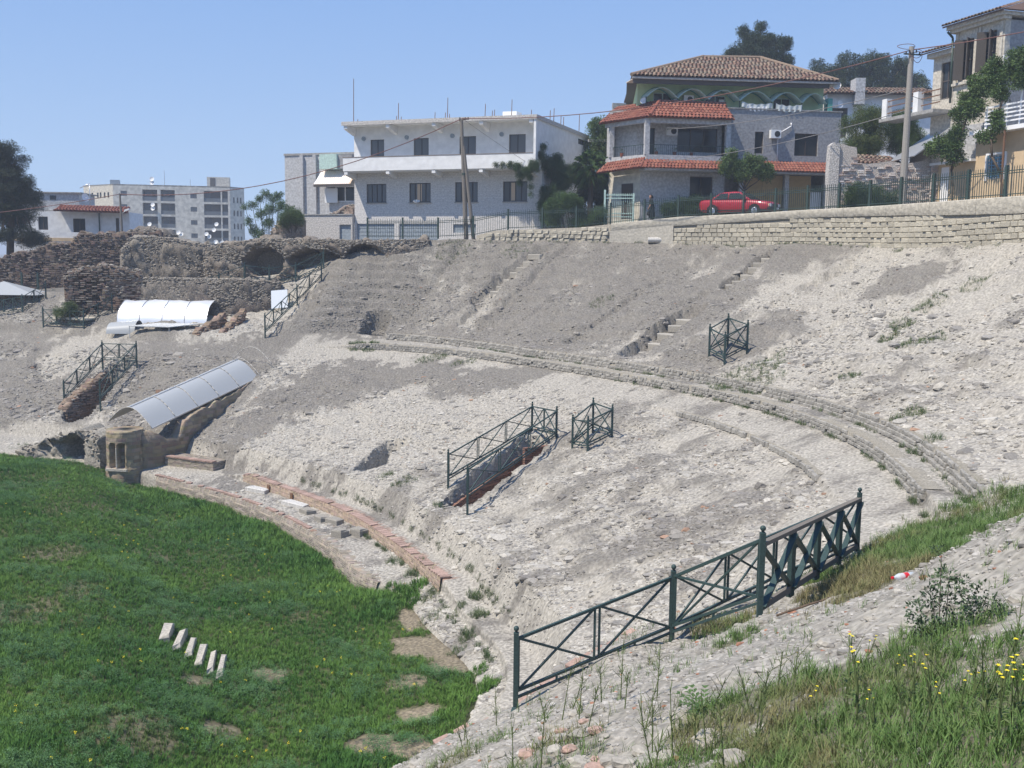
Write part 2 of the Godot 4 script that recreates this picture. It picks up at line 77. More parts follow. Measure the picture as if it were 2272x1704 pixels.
const BANKROCKS := [[0.31, -12.65, 0.18, 0.00], [0.46, -10.55, 0.20, 0.00], [0.70, -10.60, 0.16, 0.00], [0.84, -10.15, 0.20, 0.00], [0.53, -9.65, 0.22, 0.00], [0.71, -9.55, 0.24, 0.00], [0.85, -9.45, 0.20, 1.00], [0.31, -9.85, 0.20, 0.00], [0.19, -9.70, 0.22, 1.00], [0.90, -8.60, 0.22, 0.00], [0.64, -8.85, 0.24, 0.00], [0.74, -8.55, 0.20, 1.00], [0.98, -8.25, 0.26, 0.00], [0.57, -9.20, 0.16, 1.00], [0.80, -8.85, 0.14, 1.00], [0.55, -10.00, 0.16, 1.00], [0.35, -10.20, 0.10, 1.00], [0.92, -9.20, 0.10, 0.00], [0.45, -9.25, 0.20, 0.00], [0.36, -9.15, 0.16, 0.00], [0.76, -10.00, 0.12, 1.00], [1.42, -12.65, 0.16, 0.00], [1.14, -8.55, 0.20, 0.00], [1.38, -9.15, 0.16, 0.00], [1.54, -8.85, 0.22, 0.00], [1.68, -8.95, 0.18, 0.00], [1.64, -8.05, 0.30, 0.00], [1.66, -7.15, 0.30, 0.00], [1.30, -8.05, 0.25, 0.00], [3.36, -13.20, 0.16, 0.00], [3.21, -10.15, 0.20, 0.00], [3.37, -9.05, 0.18, 0.00], [3.75, -9.40, 0.18, 0.00], [4.04, -9.60, 0.20, 0.00], [3.77, -9.80, 0.14, 0.00], [4.26, -9.60, 0.20, 0.00], [4.64, -10.50, 0.16, 0.00], [4.36, -10.50, 0.16, 0.00], [3.74, -10.35, 0.14, 0.00], [3.45, -11.65, 0.14, 0.00], [1.72, -18.60, 0.12, 0.00], [1.84, -15.85, 0.14, 0.00], [2.11, -15.10, 0.14, 0.00], [1.60, -14.95, 0.12, 0.00], [0.58, -15.40, 0.12, 0.00], [0.85, -15.15, 0.16, 0.00], [0.43, -15.10, 0.14, 0.00], [1.12, -15.00, 0.12, 0.00], [-0.67, -12.10, 0.22, 0.00], [-0.99, -12.55, 0.20, 0.00], [-1.20, -12.85, 0.25, 0.00], [-0.35, -12.85, 0.16, 0.00], [0.01, -12.00, 0.12, 0.00], [-0.08, -10.25, 0.18, 0.00], [4.59, -9.05, 0.20, 0.00], [4.26, -8.85, 0.14, 0.00], [2.73, -9.75, 0.16, 0.00], [2.51, -10.35, 0.18, 0.00], [2.11, -9.80, 0.16, 0.00], [3.97, -8.65, 0.14, 0.00]]

func _ready() -> void:
	rng.seed = 4711
	# ---- camera
	var cam := Camera3D.new()
	cam.name = "camera"
	cam.fov = 40.7
	cam.near = 0.1
	cam.far = 6000.0
	cam.rotation_degrees = Vector3(-7.0, 0.0, 0.6)
	add_child(cam)
	cam.current = true
	# ---- sky and exposure
	var sm := ProceduralSkyMaterial.new()
	sm.sky_top_color = lin(0.108, 0.245, 0.57)
	sm.sky_horizon_color = lin(0.41, 0.55, 0.725)
	sm.sky_curve = 0.15
	sm.ground_bottom_color = lin(0.16, 0.15, 0.13)
	sm.ground_horizon_color = lin(0.40, 0.48, 0.58)
	sm.sun_angle_max = 1.0
	var sky := Sky.new()
	sky.sky_material = sm
	var env := Environment.new()
	env.background_mode = Environment.BG_SKY
	env.sky = sky
	env.tonemap_mode = Environment.TONE_MAPPER_LINEAR
	env.tonemap_exposure = 1.38
	env.fog_enabled = true
	env.fog_density = 0.001
	env.fog_light_color = lin(0.70, 0.77, 0.87)
	env.sdfgi_enabled = true
	env.ssao_enabled = true
	env.ssil_enabled = true
	var we := WorldEnvironment.new()
	we.name = "environment"
	we.environment = env
	add_child(we)
	# ---- sun: high on the left, a little behind the camera
	var sun := DirectionalLight3D.new()
	sun.name = "sun"
	sun.light_color = Color(1.0, 0.965, 0.91)
	sun.light_energy = 1.4
	sun.light_angular_distance = 0.53
	sun.shadow_enabled = true
	add_child(sun)
	sun.look_at_from_position(Vector3.ZERO, -Vector3(-0.44, 0.86, 0.24))
	# ---- materials, then the place, from the large to the small
	make_materials()
	make_rocks()
	build_slope()
	build_arena()
	build_near_bank()
	build_all()

func tile_bump(key: String, rows: int, cols: int, joint: float, lo: float, hi: float) -> void:
	# courses of masonry too far away to be built piece by piece: colour of each brick and a shallow joint
	var n := 256
	var im := Image.create(n, n, false, Image.FORMAT_RGB8)
	var hm := Image.create(n, n, false, Image.FORMAT_RGB8)
	var r := RandomNumberGenerator.new()
	r.seed = key.hash()
	im.fill(Color(hi, hi, hi) * 0.82)
	hm.fill(Color(0.35, 0.35, 0.35))
	var rh := float(n) / rows
	for i in rows:
		var x := -r.randf() * n / cols
		while x < n:
			var w := float(n) / cols * r.randf_range(0.7, 1.4)
			var c := r.randf_range(lo, hi)
			var rc := Rect2i(int(x), int(i * rh), int(w - joint), int(rh - joint))
			im.fill_rect(rc, Color(c, c * r.randf_range(0.9, 1.0), c * r.randf_range(0.85, 1.0)))
			var h := r.randf_range(0.6, 1.0)
			hm.fill_rect(rc, Color(h, h, h))
			x += w
	T[key] = ImageTexture.create_from_image(im)
	hm.bump_map_to_normal_map(3.0)
	T[key + "_n"] = ImageTexture.create_from_image(hm)

func make_materials() -> void:
	noise_tex("grain", 0.02, 0.84, 1.0, 6)
	noise_tex("blotch", 0.012, 0.93, 1.0, 5)
	noise_tex("rough", 0.035, 0.70, 1.0, 5)
	noise_tex("stain", 0.022, 0.82, 1.0, 6)
	tile_bump("brick", 26, 8, 2.0, 0.45, 1.0)
	tile_bump("ashlar", 16, 9, 2.0, 0.72, 1.0)
	vmat("slope", "rough", 0.45, 1.0)
	vmat("stone", "grain", 1.3, 0.6)
	vmat("vgrass", "grain", 0.7, 0.0, 0.7)
	vmat("vleaf", "grain", 0.9, 0.0, 0.6)
	for k in ["vgrass", "vleaf"]:
		M[k].backlight_enabled = true
		M[k].backlight = lin(0.05, 0.08, 0.02)
	vmat("vcloth", "grain", 2.0, 0.0, 0.9)
	mat("earth", lin(0.16, 0.15, 0.10), 0.95, "blotch", 0.05)
	mat("mortar", lin(0.36, 0.33, 0.27), 0.95, "rough", 0.8, 1.0)
	mat("coping", lin(0.60, 0.55, 0.45), 0.95, "stain", 0.35, 0.8)
	mat("grey_render", lin(0.54, 0.50, 0.42), 0.95, "stain", 0.5, 0.6)
	for k in 4:
		var g: float = [1.0, 0.9, 1.08, 0.82][k]
		mat("stone%d" % k, lin(0.40 * g, 0.37 * g, 0.315 * g), 0.95, "grain", 1.4, 1.0)
		mat("course%d" % k, lin(0.36 * g, 0.34 * g, 0.30 * g), 0.95, "grain", 1.4, 1.0)
		mat("wall%d" % k, lin(0.54 * g, 0.495 * g, 0.395 * g), 0.95, "grain", 1.1, 1.2)
	mat("iron", lin(0.035, 0.06, 0.052), 0.5)
	mat("green_paint", lin(0.042, 0.076, 0.072), 0.55, "grain", 2.0)
	mat("weathered_wood", lin(0.20, 0.175, 0.145), 0.9, "grain", 3.0, 0.5)
	mat("red_brick", lin(0.36, 0.145, 0.085), 0.9, "grain", 1.5, 0.8)
	mat("pit_brick", lin(0.40, 0.235, 0.175), 0.95, "brick", 0.6, 1.2)
	mat("brick_white", lin(0.70, 0.64, 0.58), 0.95, "rough", 0.9, 1.4)
	mat("brick_tan", lin(0.50, 0.41, 0.32), 0.95, "brick", 0.8, 1.0)
	for k in 4:
		var e: float = [1.0, 0.85, 1.12, 0.95][k]
		mat("edge_brick%d" % k, lin(0.42 * e, 0.29 * e, 0.235 * e), 0.95, "grain", 1.5, 0.8)
	mat("masonry", lin(0.46, 0.425, 0.355), 0.95, "brick", 0.7, 1.2)
	mat("white_plaster", lin(0.80, 0.80, 0.79), 0.9, "blotch", 0.25, 0.15)
	mat("rough_plaster", lin(0.72, 0.695, 0.66), 0.95, "grain", 0.7, 0.3)
	mat("peeling", lin(0.72, 0.68, 0.63), 0.95, "rough", 0.55, 0.8)
	mat("grey_plaster", lin(0.37, 0.37, 0.375), 0.95, "stain", 0.4, 0.3)
	mat("light_grey", lin(0.55, 0.55, 0.55), 0.95, "stain", 0.4, 0.25)
	mat("concrete", lin(0.40, 0.39, 0.37), 0.95, "stain", 0.4, 0.5)
	mat("green_wall", lin(0.50, 0.64, 0.38), 0.9, "blotch", 0.3)
	mat("mint", lin(0.55, 0.72, 0.64), 0.6, "grain", 0.6)
	mat("teal", lin(0.10, 0.33, 0.29), 0.5)
	mat("tan_panel", lin(0.42, 0.29, 0.13), 0.85, "blotch", 0.5)
	mat("cream", lin(0.68, 0.63, 0.53), 0.9, "stain", 0.2, 0.2)
	mat("block_wall", lin(0.76, 0.71, 0.62), 0.9, "stain", 0.08)
	mat("yellow_wall", lin(0.62, 0.47, 0.30), 0.92, "blotch", 0.3, 0.2)
	mat("old_wall", lin(0.66, 0.61, 0.52), 0.95, "stain", 0.45, 0.5)
	mat("brown_frame", lin(0.065, 0.05, 0.042), 0.6)
	mat("dark_frame", lin(0.05, 0.052, 0.055), 0.5)
	mat("white_paint", lin(0.82, 0.82, 0.82), 0.6)
	mat("white_metal", lin(0.75, 0.75, 0.74), 0.45)
	mat("rust", lin(0.22, 0.12, 0.07), 0.9, "grain", 2.0)
	mat("blue_paint", lin(0.14, 0.32, 0.45), 0.5)
	mat("roller", lin(0.33, 0.38, 0.42), 0.6, "grain", 0.5)
	mat("curtain", lin(0.62, 0.46, 0.32), 0.9)
	mat("shutter", lin(0.11, 0.098, 0.09), 0.9, "grain", 2.0, 0.4)
	mat("glass", lin(0.03, 0.035, 0.04), 0.06)
	mat("glass_grey", lin(0.12, 0.13, 0.14), 0.12)
	for k in 4:
		var a: Array = [[0.235, 0.145, 0.105], [0.29, 0.215, 0.155], [0.16, 0.105, 0.082], [0.215, 0.175, 0.135]][k]
		mat("tile_old%d" % k, lin(a[0], a[1], a[2]), 0.92, "grain", 1.3, 0.6)
		var b: Array = [[0.27, 0.092, 0.062], [0.31, 0.125, 0.085], [0.215, 0.074, 0.052], [0.265, 0.108, 0.076]][k]
		mat("tile_red%d" % k, lin(b[0], b[1], b[2]), 0.85, "grain", 1.3, 0.5)
	mat("wood_pole", lin(0.23, 0.205, 0.175), 0.9, "grain", 1.6, 0.6)
	mat("concrete_pole", lin(0.36, 0.335, 0.30), 0.9, "grain", 1.6, 0.4)
	mat("wire", lin(0.18, 0.09, 0.075), 0.6)
	mat("wire_grey", lin(0.22, 0.21, 0.20), 0.6)
	mat("bark", lin(0.11, 0.085, 0.062), 0.95, "grain", 2.0, 1.0)
	mat("marble", lin(0.60, 0.58, 0.54), 0.8, "stain", 0.9, 0.6)
	mat("slab", lin(0.50, 0.46, 0.385), 0.9, "stain", 0.8, 0.8)
	var pc := mat("plastic_sheet", lin(0.35, 0.365, 0.37), 0.42)
	pc.metallic_specular = 0.3
	var ps := mat("bright_sheet", lin(0.80, 0.81, 0.82), 0.46)
	ps.metallic = 0.55
	mat("rib_strip", lin(0.42, 0.40, 0.36), 0.7)
	mat("alu", lin(0.55, 0.56, 0.57), 0.35, "", 1.0, 0.0, 0.6)
	var cp := mat("car_paint", lin(0.36, 0.016, 0.032), 0.38)
	cp.clearcoat_enabled = true
	cp.clearcoat = 0.7
	cp.clearcoat_roughness = 0.08
	mat("rubber", lin(0.02, 0.02, 0.02), 0.85)
	mat("black_trim", lin(0.025, 0.025, 0.027), 0.5)
	mat("chrome", lin(0.7, 0.7, 0.72), 0.2, "", 1.0, 0.0, 0.9)
	mat("lamp_glass", lin(0.75, 0.77, 0.78), 0.1)
	mat("bottle_red", lin(0.55, 0.02, 0.03), 0.4)
	mat("hair", lin(0.02, 0.018, 0.018), 0.7)
	mat("twig", lin(0.12, 0.085, 0.06), 0.95)
	var bt := mat("bottle", Color(0.86, 0.9, 0.92, 0.6), 0.12)
	bt.transparency = BaseMaterial3D.TRANSPARENCY_ALPHA
	mat("curtain_pale", lin(0.62, 0.66, 0.64), 0.9, "blotch", 2.0)
	mat("leaf_green", lin(0.07, 0.13, 0.035), 0.7, "grain", 1.0)
	mat("yellow_petal", lin(0.75, 0.62, 0.03), 0.7)
	mat("stalk", lin(0.10, 0.13, 0.045), 0.8)
	mat("skin", lin(0.45, 0.27, 0.19), 0.6)
	mat("tarp", lin(0.02, 0.05, 0.042), 0.8)
	mat("board_print", lin(0.62, 0.66, 0.70), 0.4, "blotch", 2.5)

# ---------------------------------------------------------------- helpers
func lin(r: float, g: float, b: float) -> Color:
	return Color(r, g, b).linear_to_srgb()

func noise_tex(key: String, freq: float, lo: float, hi: float, oct := 5, size := 512, kind := FastNoiseLite.TYPE_SIMPLEX_SMOOTH) -> void:
	var n := FastNoiseLite.new()
	n.noise_type = kind
	n.seed = key.hash() % 1000
	n.frequency = freq
	n.fractal_octaves = oct
	var t := NoiseTexture2D.new()
	t.width = size
	t.height = size
	t.seamless = true
	t.noise = n
	var g := Gradient.new()
	g.offsets = PackedFloat32Array([0.2, 0.8])
	g.colors = PackedColorArray([Color(lo, lo, lo), Color(hi, hi, hi)])
	t.color_ramp = g
	T[key] = t
	var tn := NoiseTexture2D.new()
	tn.width = size
	tn.height = size
	tn.seamless = true
	tn.noise = n
	tn.as_normal_map = true
	tn.bump_strength = 6.0
	T[key + "_n"] = tn

func mat(key: String, c: Color, rough := 0.9, tex := "", scale := 1.0, nrm := 0.0, metal := 0.0) -> StandardMaterial3D:
	var m := StandardMaterial3D.new()
	m.resource_name = key
	m.albedo_color = c
	m.roughness = rough
	m.metallic = metal
	m.metallic_specular = 0.4
	if tex != "":
		m.albedo_texture = T[tex]
		m.uv1_triplanar = true
		m.uv1_world_triplanar = true
		m.uv1_scale = Vector3(scale, scale, scale)
		if nrm > 0.0:
			m.normal_enabled = true
			m.normal_texture = T[tex + "_n"]
			m.normal_scale = nrm
	M[key] = m
	return m

func vmat(key: String, tex: String, scale: float, nrm: float, rough := 0.95) -> StandardMaterial3D:
	var m := mat(key, Color.WHITE, rough, tex, scale, nrm)
	m.vertex_color_use_as_albedo = true
	return m

func thing(called: String, label: String, category: String, at := Vector3.ZERO, turn := 0.0, group := "") -> Node3D:
	var o := Node3D.new()
	o.name = called
	o.position = at
	o.rotation.y = turn
	add_child(o, true)
	tag(o, label, category, group)
	return o

func tag(o: Node, label: String, category: String, group := "") -> void:
	o.set_meta("label", label)
	o.set_meta("category", category)
	if not o.has_meta("kind"):
		o.set_meta("kind", "thing")
	if group != "":
		o.set_meta("group", group)

func part(parent: Node, called: String, m: Mesh, mt: Material, tr := Transform3D.IDENTITY) -> MeshInstance3D:
	var o := MeshInstance3D.new()
	o.name = called
	o.mesh = m
	o.material_override = mt
	o.transform = tr
	parent.add_child(o, true)
	return o

func many(parent: Node, called: String, m: Mesh, mt: Material, trs: Array, cols: Array = []) -> MultiMeshInstance3D:
	var mm := MultiMesh.new()
	mm.transform_format = MultiMesh.TRANSFORM_3D
	mm.use_colors = cols.size() > 0
	mm.mesh = m
	mm.instance_count = trs.size()
	for i in trs.size():
		mm.set_instance_transform(i, trs[i])
		if cols.size() > 0:
			mm.set_instance_color(i, cols[i])
	var o := MultiMeshInstance3D.new()
	o.name = called
	o.multimesh = mm
	o.material_override = mt
	o.set_meta("kind", "stuff")
	parent.add_child(o, true)
	return o

func st_new(smooth := false) -> SurfaceTool:
	var st := SurfaceTool.new()
	st.begin(Mesh.PRIMITIVE_TRIANGLES)
	st.set_smooth_group(0 if smooth else -1)
	return st

func done(st: SurfaceTool) -> ArrayMesh:
	st.generate_normals()
	return st.commit()

func tri(st: SurfaceTool, a: Vector3, b: Vector3, c: Vector3) -> void:   # counter-clockwise seen from outside
	st.add_vertex(a)
	st.add_vertex(c)
	st.add_vertex(b)

func quad(st: SurfaceTool, a: Vector3, b: Vector3, c: Vector3, d: Vector3) -> void:
	tri(st, a, b, c)
	tri(st, a, c, d)

func box(st: SurfaceTool, c: Vector3, s: Vector3, b := Basis.IDENTITY) -> void:
	var h := s * 0.5
	var p := []
	for k in 8:
		p.append(c + b * Vector3(h.x if k & 1 else -h.x, h.y if k & 2 else -h.y, h.z if k & 4 else -h.z))
	quad(st, p[4], p[5], p[7], p[6])
	quad(st, p[1], p[0], p[2], p[3])
	quad(st, p[5], p[1], p[3], p[7])
	quad(st, p[0], p[4], p[6], p[2])
	quad(st, p[6], p[7], p[3], p[2])
	quad(st, p[0], p[1], p[5], p[4])

func boxm(c: Vector3, s: Vector3, b := Basis.IDENTITY) -> ArrayMesh:
	var st := st_new()
	box(st, c, s, b)
	return done(st)

# box given by its corners
func bb(x0: float, x1: float, y0: float, y1: float, z0: float, z1: float) -> ArrayMesh:
	return boxm(Vector3((x0 + x1) / 2, (y0 + y1) / 2, (z0 + z1) / 2), Vector3(absf(x1 - x0), absf(y1 - y0), absf(z1 - z0)))

func bar(st: SurfaceTool, a: Vector3, b: Vector3, w: float, d := -1.0) -> void:   # a square bar from a to b
	var l := (b - a).length()
	if l < 0.001:
		return
	box(st, (a + b) / 2.0, Vector3(w, d if d > 0.0 else w, l), aim(b - a))

func aim(dir: Vector3) -> Basis:
	var z := dir.normalized()
	var up := Vector3.UP if absf(z.y) < 0.98 else Vector3.RIGHT
	var x := up.cross(z).normalized()
	return Basis(x, z.cross(x), z)

func tube(st: SurfaceTool, a: Vector3, b: Vector3, ra: float, rb := -1.0, n := 8) -> void:
	if rb < 0.0:
		rb = ra
	var bs := aim(b - a)
	for k in n:
		var t0 := TAU * k / n
		var t1 := TAU * (k + 1) / n
		var u0 := bs.x * cos(t0) + bs.y * sin(t0)
		var u1 := bs.x * cos(t1) + bs.y * sin(t1)
		quad(st, a + u0 * ra, a + u1 * ra, b + u1 * rb, b + u0 * rb)
		tri(st, b, b + u0 * rb, b + u1 * rb)
		tri(st, a, a + u1 * ra, a + u0 * ra)

func tubem(a: Vector3, b: Vector3, ra: float, rb := -1.0, n := 8) -> ArrayMesh:
	var st := st_new()
	tube(st, a, b, ra, rb, n)
	return done(st)

func barm(a: Vector3, b: Vector3, w: float, d := -1.0) -> ArrayMesh:
	var st := st_new()
	bar(st, a, b, w, d)
	return done(st)

func chain(pts: Array, r: float, n := 5) -> ArrayMesh:
	var st := st_new(true)
	for i in pts.size() - 1:
		tube(st, pts[i], pts[i + 1], r, r, n)
	return done(st)

# prism: a polygon in the xy plane (counter-clockwise), from z0 to z1
func prism(st: SurfaceTool, poly: PackedVector2Array, z0: float, z1: float) -> void:
	var ix := Geometry2D.triangulate_polygon(poly)
	var ccw := not Geometry2D.is_polygon_clockwise(poly)
	for k in range(0, ix.size(), 3):
		var a := poly[ix[k]]
		var b := poly[ix[k + 1]]
		var c := poly[ix[k + 2]]
		if (b - a).cross(c - a) < 0.0:
			var t := b
			b = c
			c = t
		tri(st, Vector3(a.x, a.y, z1), Vector3(b.x, b.y, z1), Vector3(c.x, c.y, z1))
		tri(st, Vector3(a.x, a.y, z0), Vector3(c.x, c.y, z0), Vector3(b.x, b.y, z0))
	for k in poly.size():
		var a := poly[k]
		var b := poly[(k + 1) % poly.size()]
		if not ccw:
			var t := a
			a = b
			b = t
		quad(st, Vector3(a.x, a.y, z0), Vector3(b.x, b.y, z0), Vector3(b.x, b.y, z1), Vector3(a.x, a.y, z1))

func prismm(poly: PackedVector2Array, z0: float, z1: float) -> ArrayMesh:
	var st := st_new()
	prism(st, poly, z0, z1)
	return done(st)

func grid_mesh(v: PackedVector3Array, ni: int, nj: int, cols := PackedColorArray(), flip := false) -> ArrayMesh:
	var nor := PackedVector3Array()
	nor.resize(v.size())
	for i in ni:
		for j in nj:
			var a := v[maxi(i - 1, 0) * nj + j]
			var b := v[mini(i + 1, ni - 1) * nj + j]
			var c := v[i * nj + maxi(j - 1, 0)]
			var d := v[i * nj + mini(j + 1, nj - 1)]
			var n := (b - a).cross(d - c).normalized()
			nor[i * nj + j] = -n if flip else n
	var ix := PackedInt32Array()
	ix.resize((ni - 1) * (nj - 1) * 6)
	var q := 0
	for i in ni - 1:
		for j in nj - 1:
			var a := i * nj + j
			var b := a + nj
			if flip:
				ix[q] = a; ix[q + 1] = b; ix[q + 2] = a + 1
				ix[q + 3] = a + 1; ix[q + 4] = b; ix[q + 5] = b + 1
			else:
				ix[q] = a; ix[q + 1] = a + 1; ix[q + 2] = b
				ix[q + 3] = a + 1; ix[q + 4] = b + 1; ix[q + 5] = b
			q += 6
	var ar := []
	ar.resize(Mesh.ARRAY_MAX)
	ar[Mesh.ARRAY_VERTEX] = v
	ar[Mesh.ARRAY_NORMAL] = nor
	if cols.size() > 0:
		ar[Mesh.ARRAY_COLOR] = cols
	ar[Mesh.ARRAY_INDEX] = ix
	var m := ArrayMesh.new()
	m.add_surface_from_arrays(Mesh.PRIMITIVE_TRIANGLES, ar)
	return m

func sstep(a: float, b: float, x: float) -> float:
	return smoothstep(a, b, x)

func rf(a: float, b: float) -> float:
	return rng.randf_range(a, b)

func rbasis(tilt: float) -> Basis:
	return Basis(Vector3.UP, rf(0, TAU)) * Basis(Vector3.RIGHT, rf(-tilt, tilt)) * Basis(Vector3.FORWARD, rf(-tilt, tilt))

func make_rocks() -> void:
	for k in 5:
		var sp := SphereMesh.new()
		sp.radius = 0.5
		sp.height = 1.0
		sp.radial_segments = 7
		sp.rings = 3
		var ar := sp.get_mesh_arrays()
		var v: PackedVector3Array = ar[Mesh.ARRAY_VERTEX]
		var st := st_new()
		var w := PackedVector3Array()
		for p in v:
			var q := p.normalized()
			var s := 0.5 * (1.0 + 0.55 * n_mid.get_noise_3d(q.x * 40.0 + k * 71.0, q.y * 40.0, q.z * 40.0))
			q *= s
			q = q.clamp(Vector3(-0.4, -0.4, -0.4), Vector3(0.4, 0.36, 0.4))
			w.append(q * Vector3(1.15, 0.9, 1.0))
		var ix: PackedInt32Array = ar[Mesh.ARRAY_INDEX]
		for t in range(0, ix.size(), 3):
			st.add_vertex(w[ix[t]])
			st.add_vertex(w[ix[t + 1]])
			st.add_vertex(w[ix[t + 2]])
		rocks.append(done(st))

# ---------------------------------------------------------------- the bowl
func ring_at(tab: Array, k: int, f: float) -> float:
	var a: PackedFloat32Array = tab[k]
	var n := a.size()
	var i := clampi(int(floor(f)), 0, n - 2)
	var t := f - i
	var p0 := a[maxi(i - 1, 0)]
	var p1 := a[i]
	var p2 := a[i + 1]
	var p3 := a[mini(i + 2, n - 1)]
	return 0.5 * (2.0 * p1 + (p2 - p0) * t + (2.0 * p0 - 5.0 * p1 + 4.0 * p2 - p3) * t * t + (3.0 * p1 - p0 - 3.0 * p2 + p3) * t * t * t)

func ring_pos(k: int, th: float) -> Vector3:      # smooth position on ring k at angle th (degrees)
	var f := (TH0 - th) / DTH
	var r := ring_at(KR, k, f)
	var a := deg_to_rad(th)
	return Vector3(CX + r * cos(a), ring_at(KY, k, f), CZ - r * sin(a))

func pol(x: float, z: float) -> Vector2:          # (angle in degrees, radius)
	var dx := x - CX
	var dz := CZ - z
	return Vector2(rad_to_deg(atan2(dz, dx)), sqrt(dx * dx + dz * dz))

func blob(x: float, z: float, list: Array) -> float:
	var s := 0.0
	for b in list:
		var d: float = Vector2(x - b[0], z - b[1]).length() / b[2]
		if d < 1.6:
			s = maxf(s, (1.0 - smoothstep(0.86, 1.04, d + 0.45 * n_mid.get_noise_2d(x * 2.2, z * 2.2) + 0.3 * n_fine.get_noise_2d(x, z))) * b[3])
	return s

# what the slope is made of here: 0 pale bare mortar and stone ... 1 dark weathered crust
func crust(x: float, z: float, th: float, r: float, seg: int) -> float:
	var n := n_big.get_noise_2d(x, z)
	var m := n_mid.get_noise_2d(x * 1.7 + 50.0, z * 1.7)
	var d := 0.35
	var streak := n_mid.get_noise_2d(th * 0.55 + 3.0, r * 0.12)
	if seg >= 11:
		d = lerpf(0.16, 0.82, sstep(22.0, 44.0, th + n * 14.0))
		d = lerpf(d, 0.45, sstep(78.0, 84.0, th))
	elif seg >= 5:
		if th > 84.0:
			d = 0.74
		else:
			d = lerpf(0.32, 0.08, sstep(38.0, 50.0, th + n * 10.0))
			d = maxf(d, 0.95 * sstep(76.0, 82.0, th))
	else:
		d = 0.25
	d += n * 0.42 + m * 0.45 + streak * 0.5
	d = maxf(d, blob(x, z, DARK))
	d = minf(d, 1.0 - blob(x, z, PALE))
	# the crust ends in a broken edge, with flakes of it left on the bare stone
	d += 0.22 * n_fine.get_noise_2d(x * 1.6 + 5.0, z * 1.6)
	return clampf(0.30 * d + 0.58 * sstep(0.34, 0.62, d), 0.0, 1.0)

func slope_color(d: float, x: float, z: float) -> Color:
	var c := Color(0.475, 0.44, 0.375).lerp(Color(0.205, 0.188, 0.163), d)
	var v := 1.0 + 0.16 * n_fine.get_noise_2d(x * 4.0, z * 4.0)
	return Color(c.r * v, c.g * v, c.b * v)

func ledge(t: float) -> float:       # one worn seat course: a tread, then a riser
	var f := t - floorf(t)
	return sstep(0.72, 1.0, f) - f

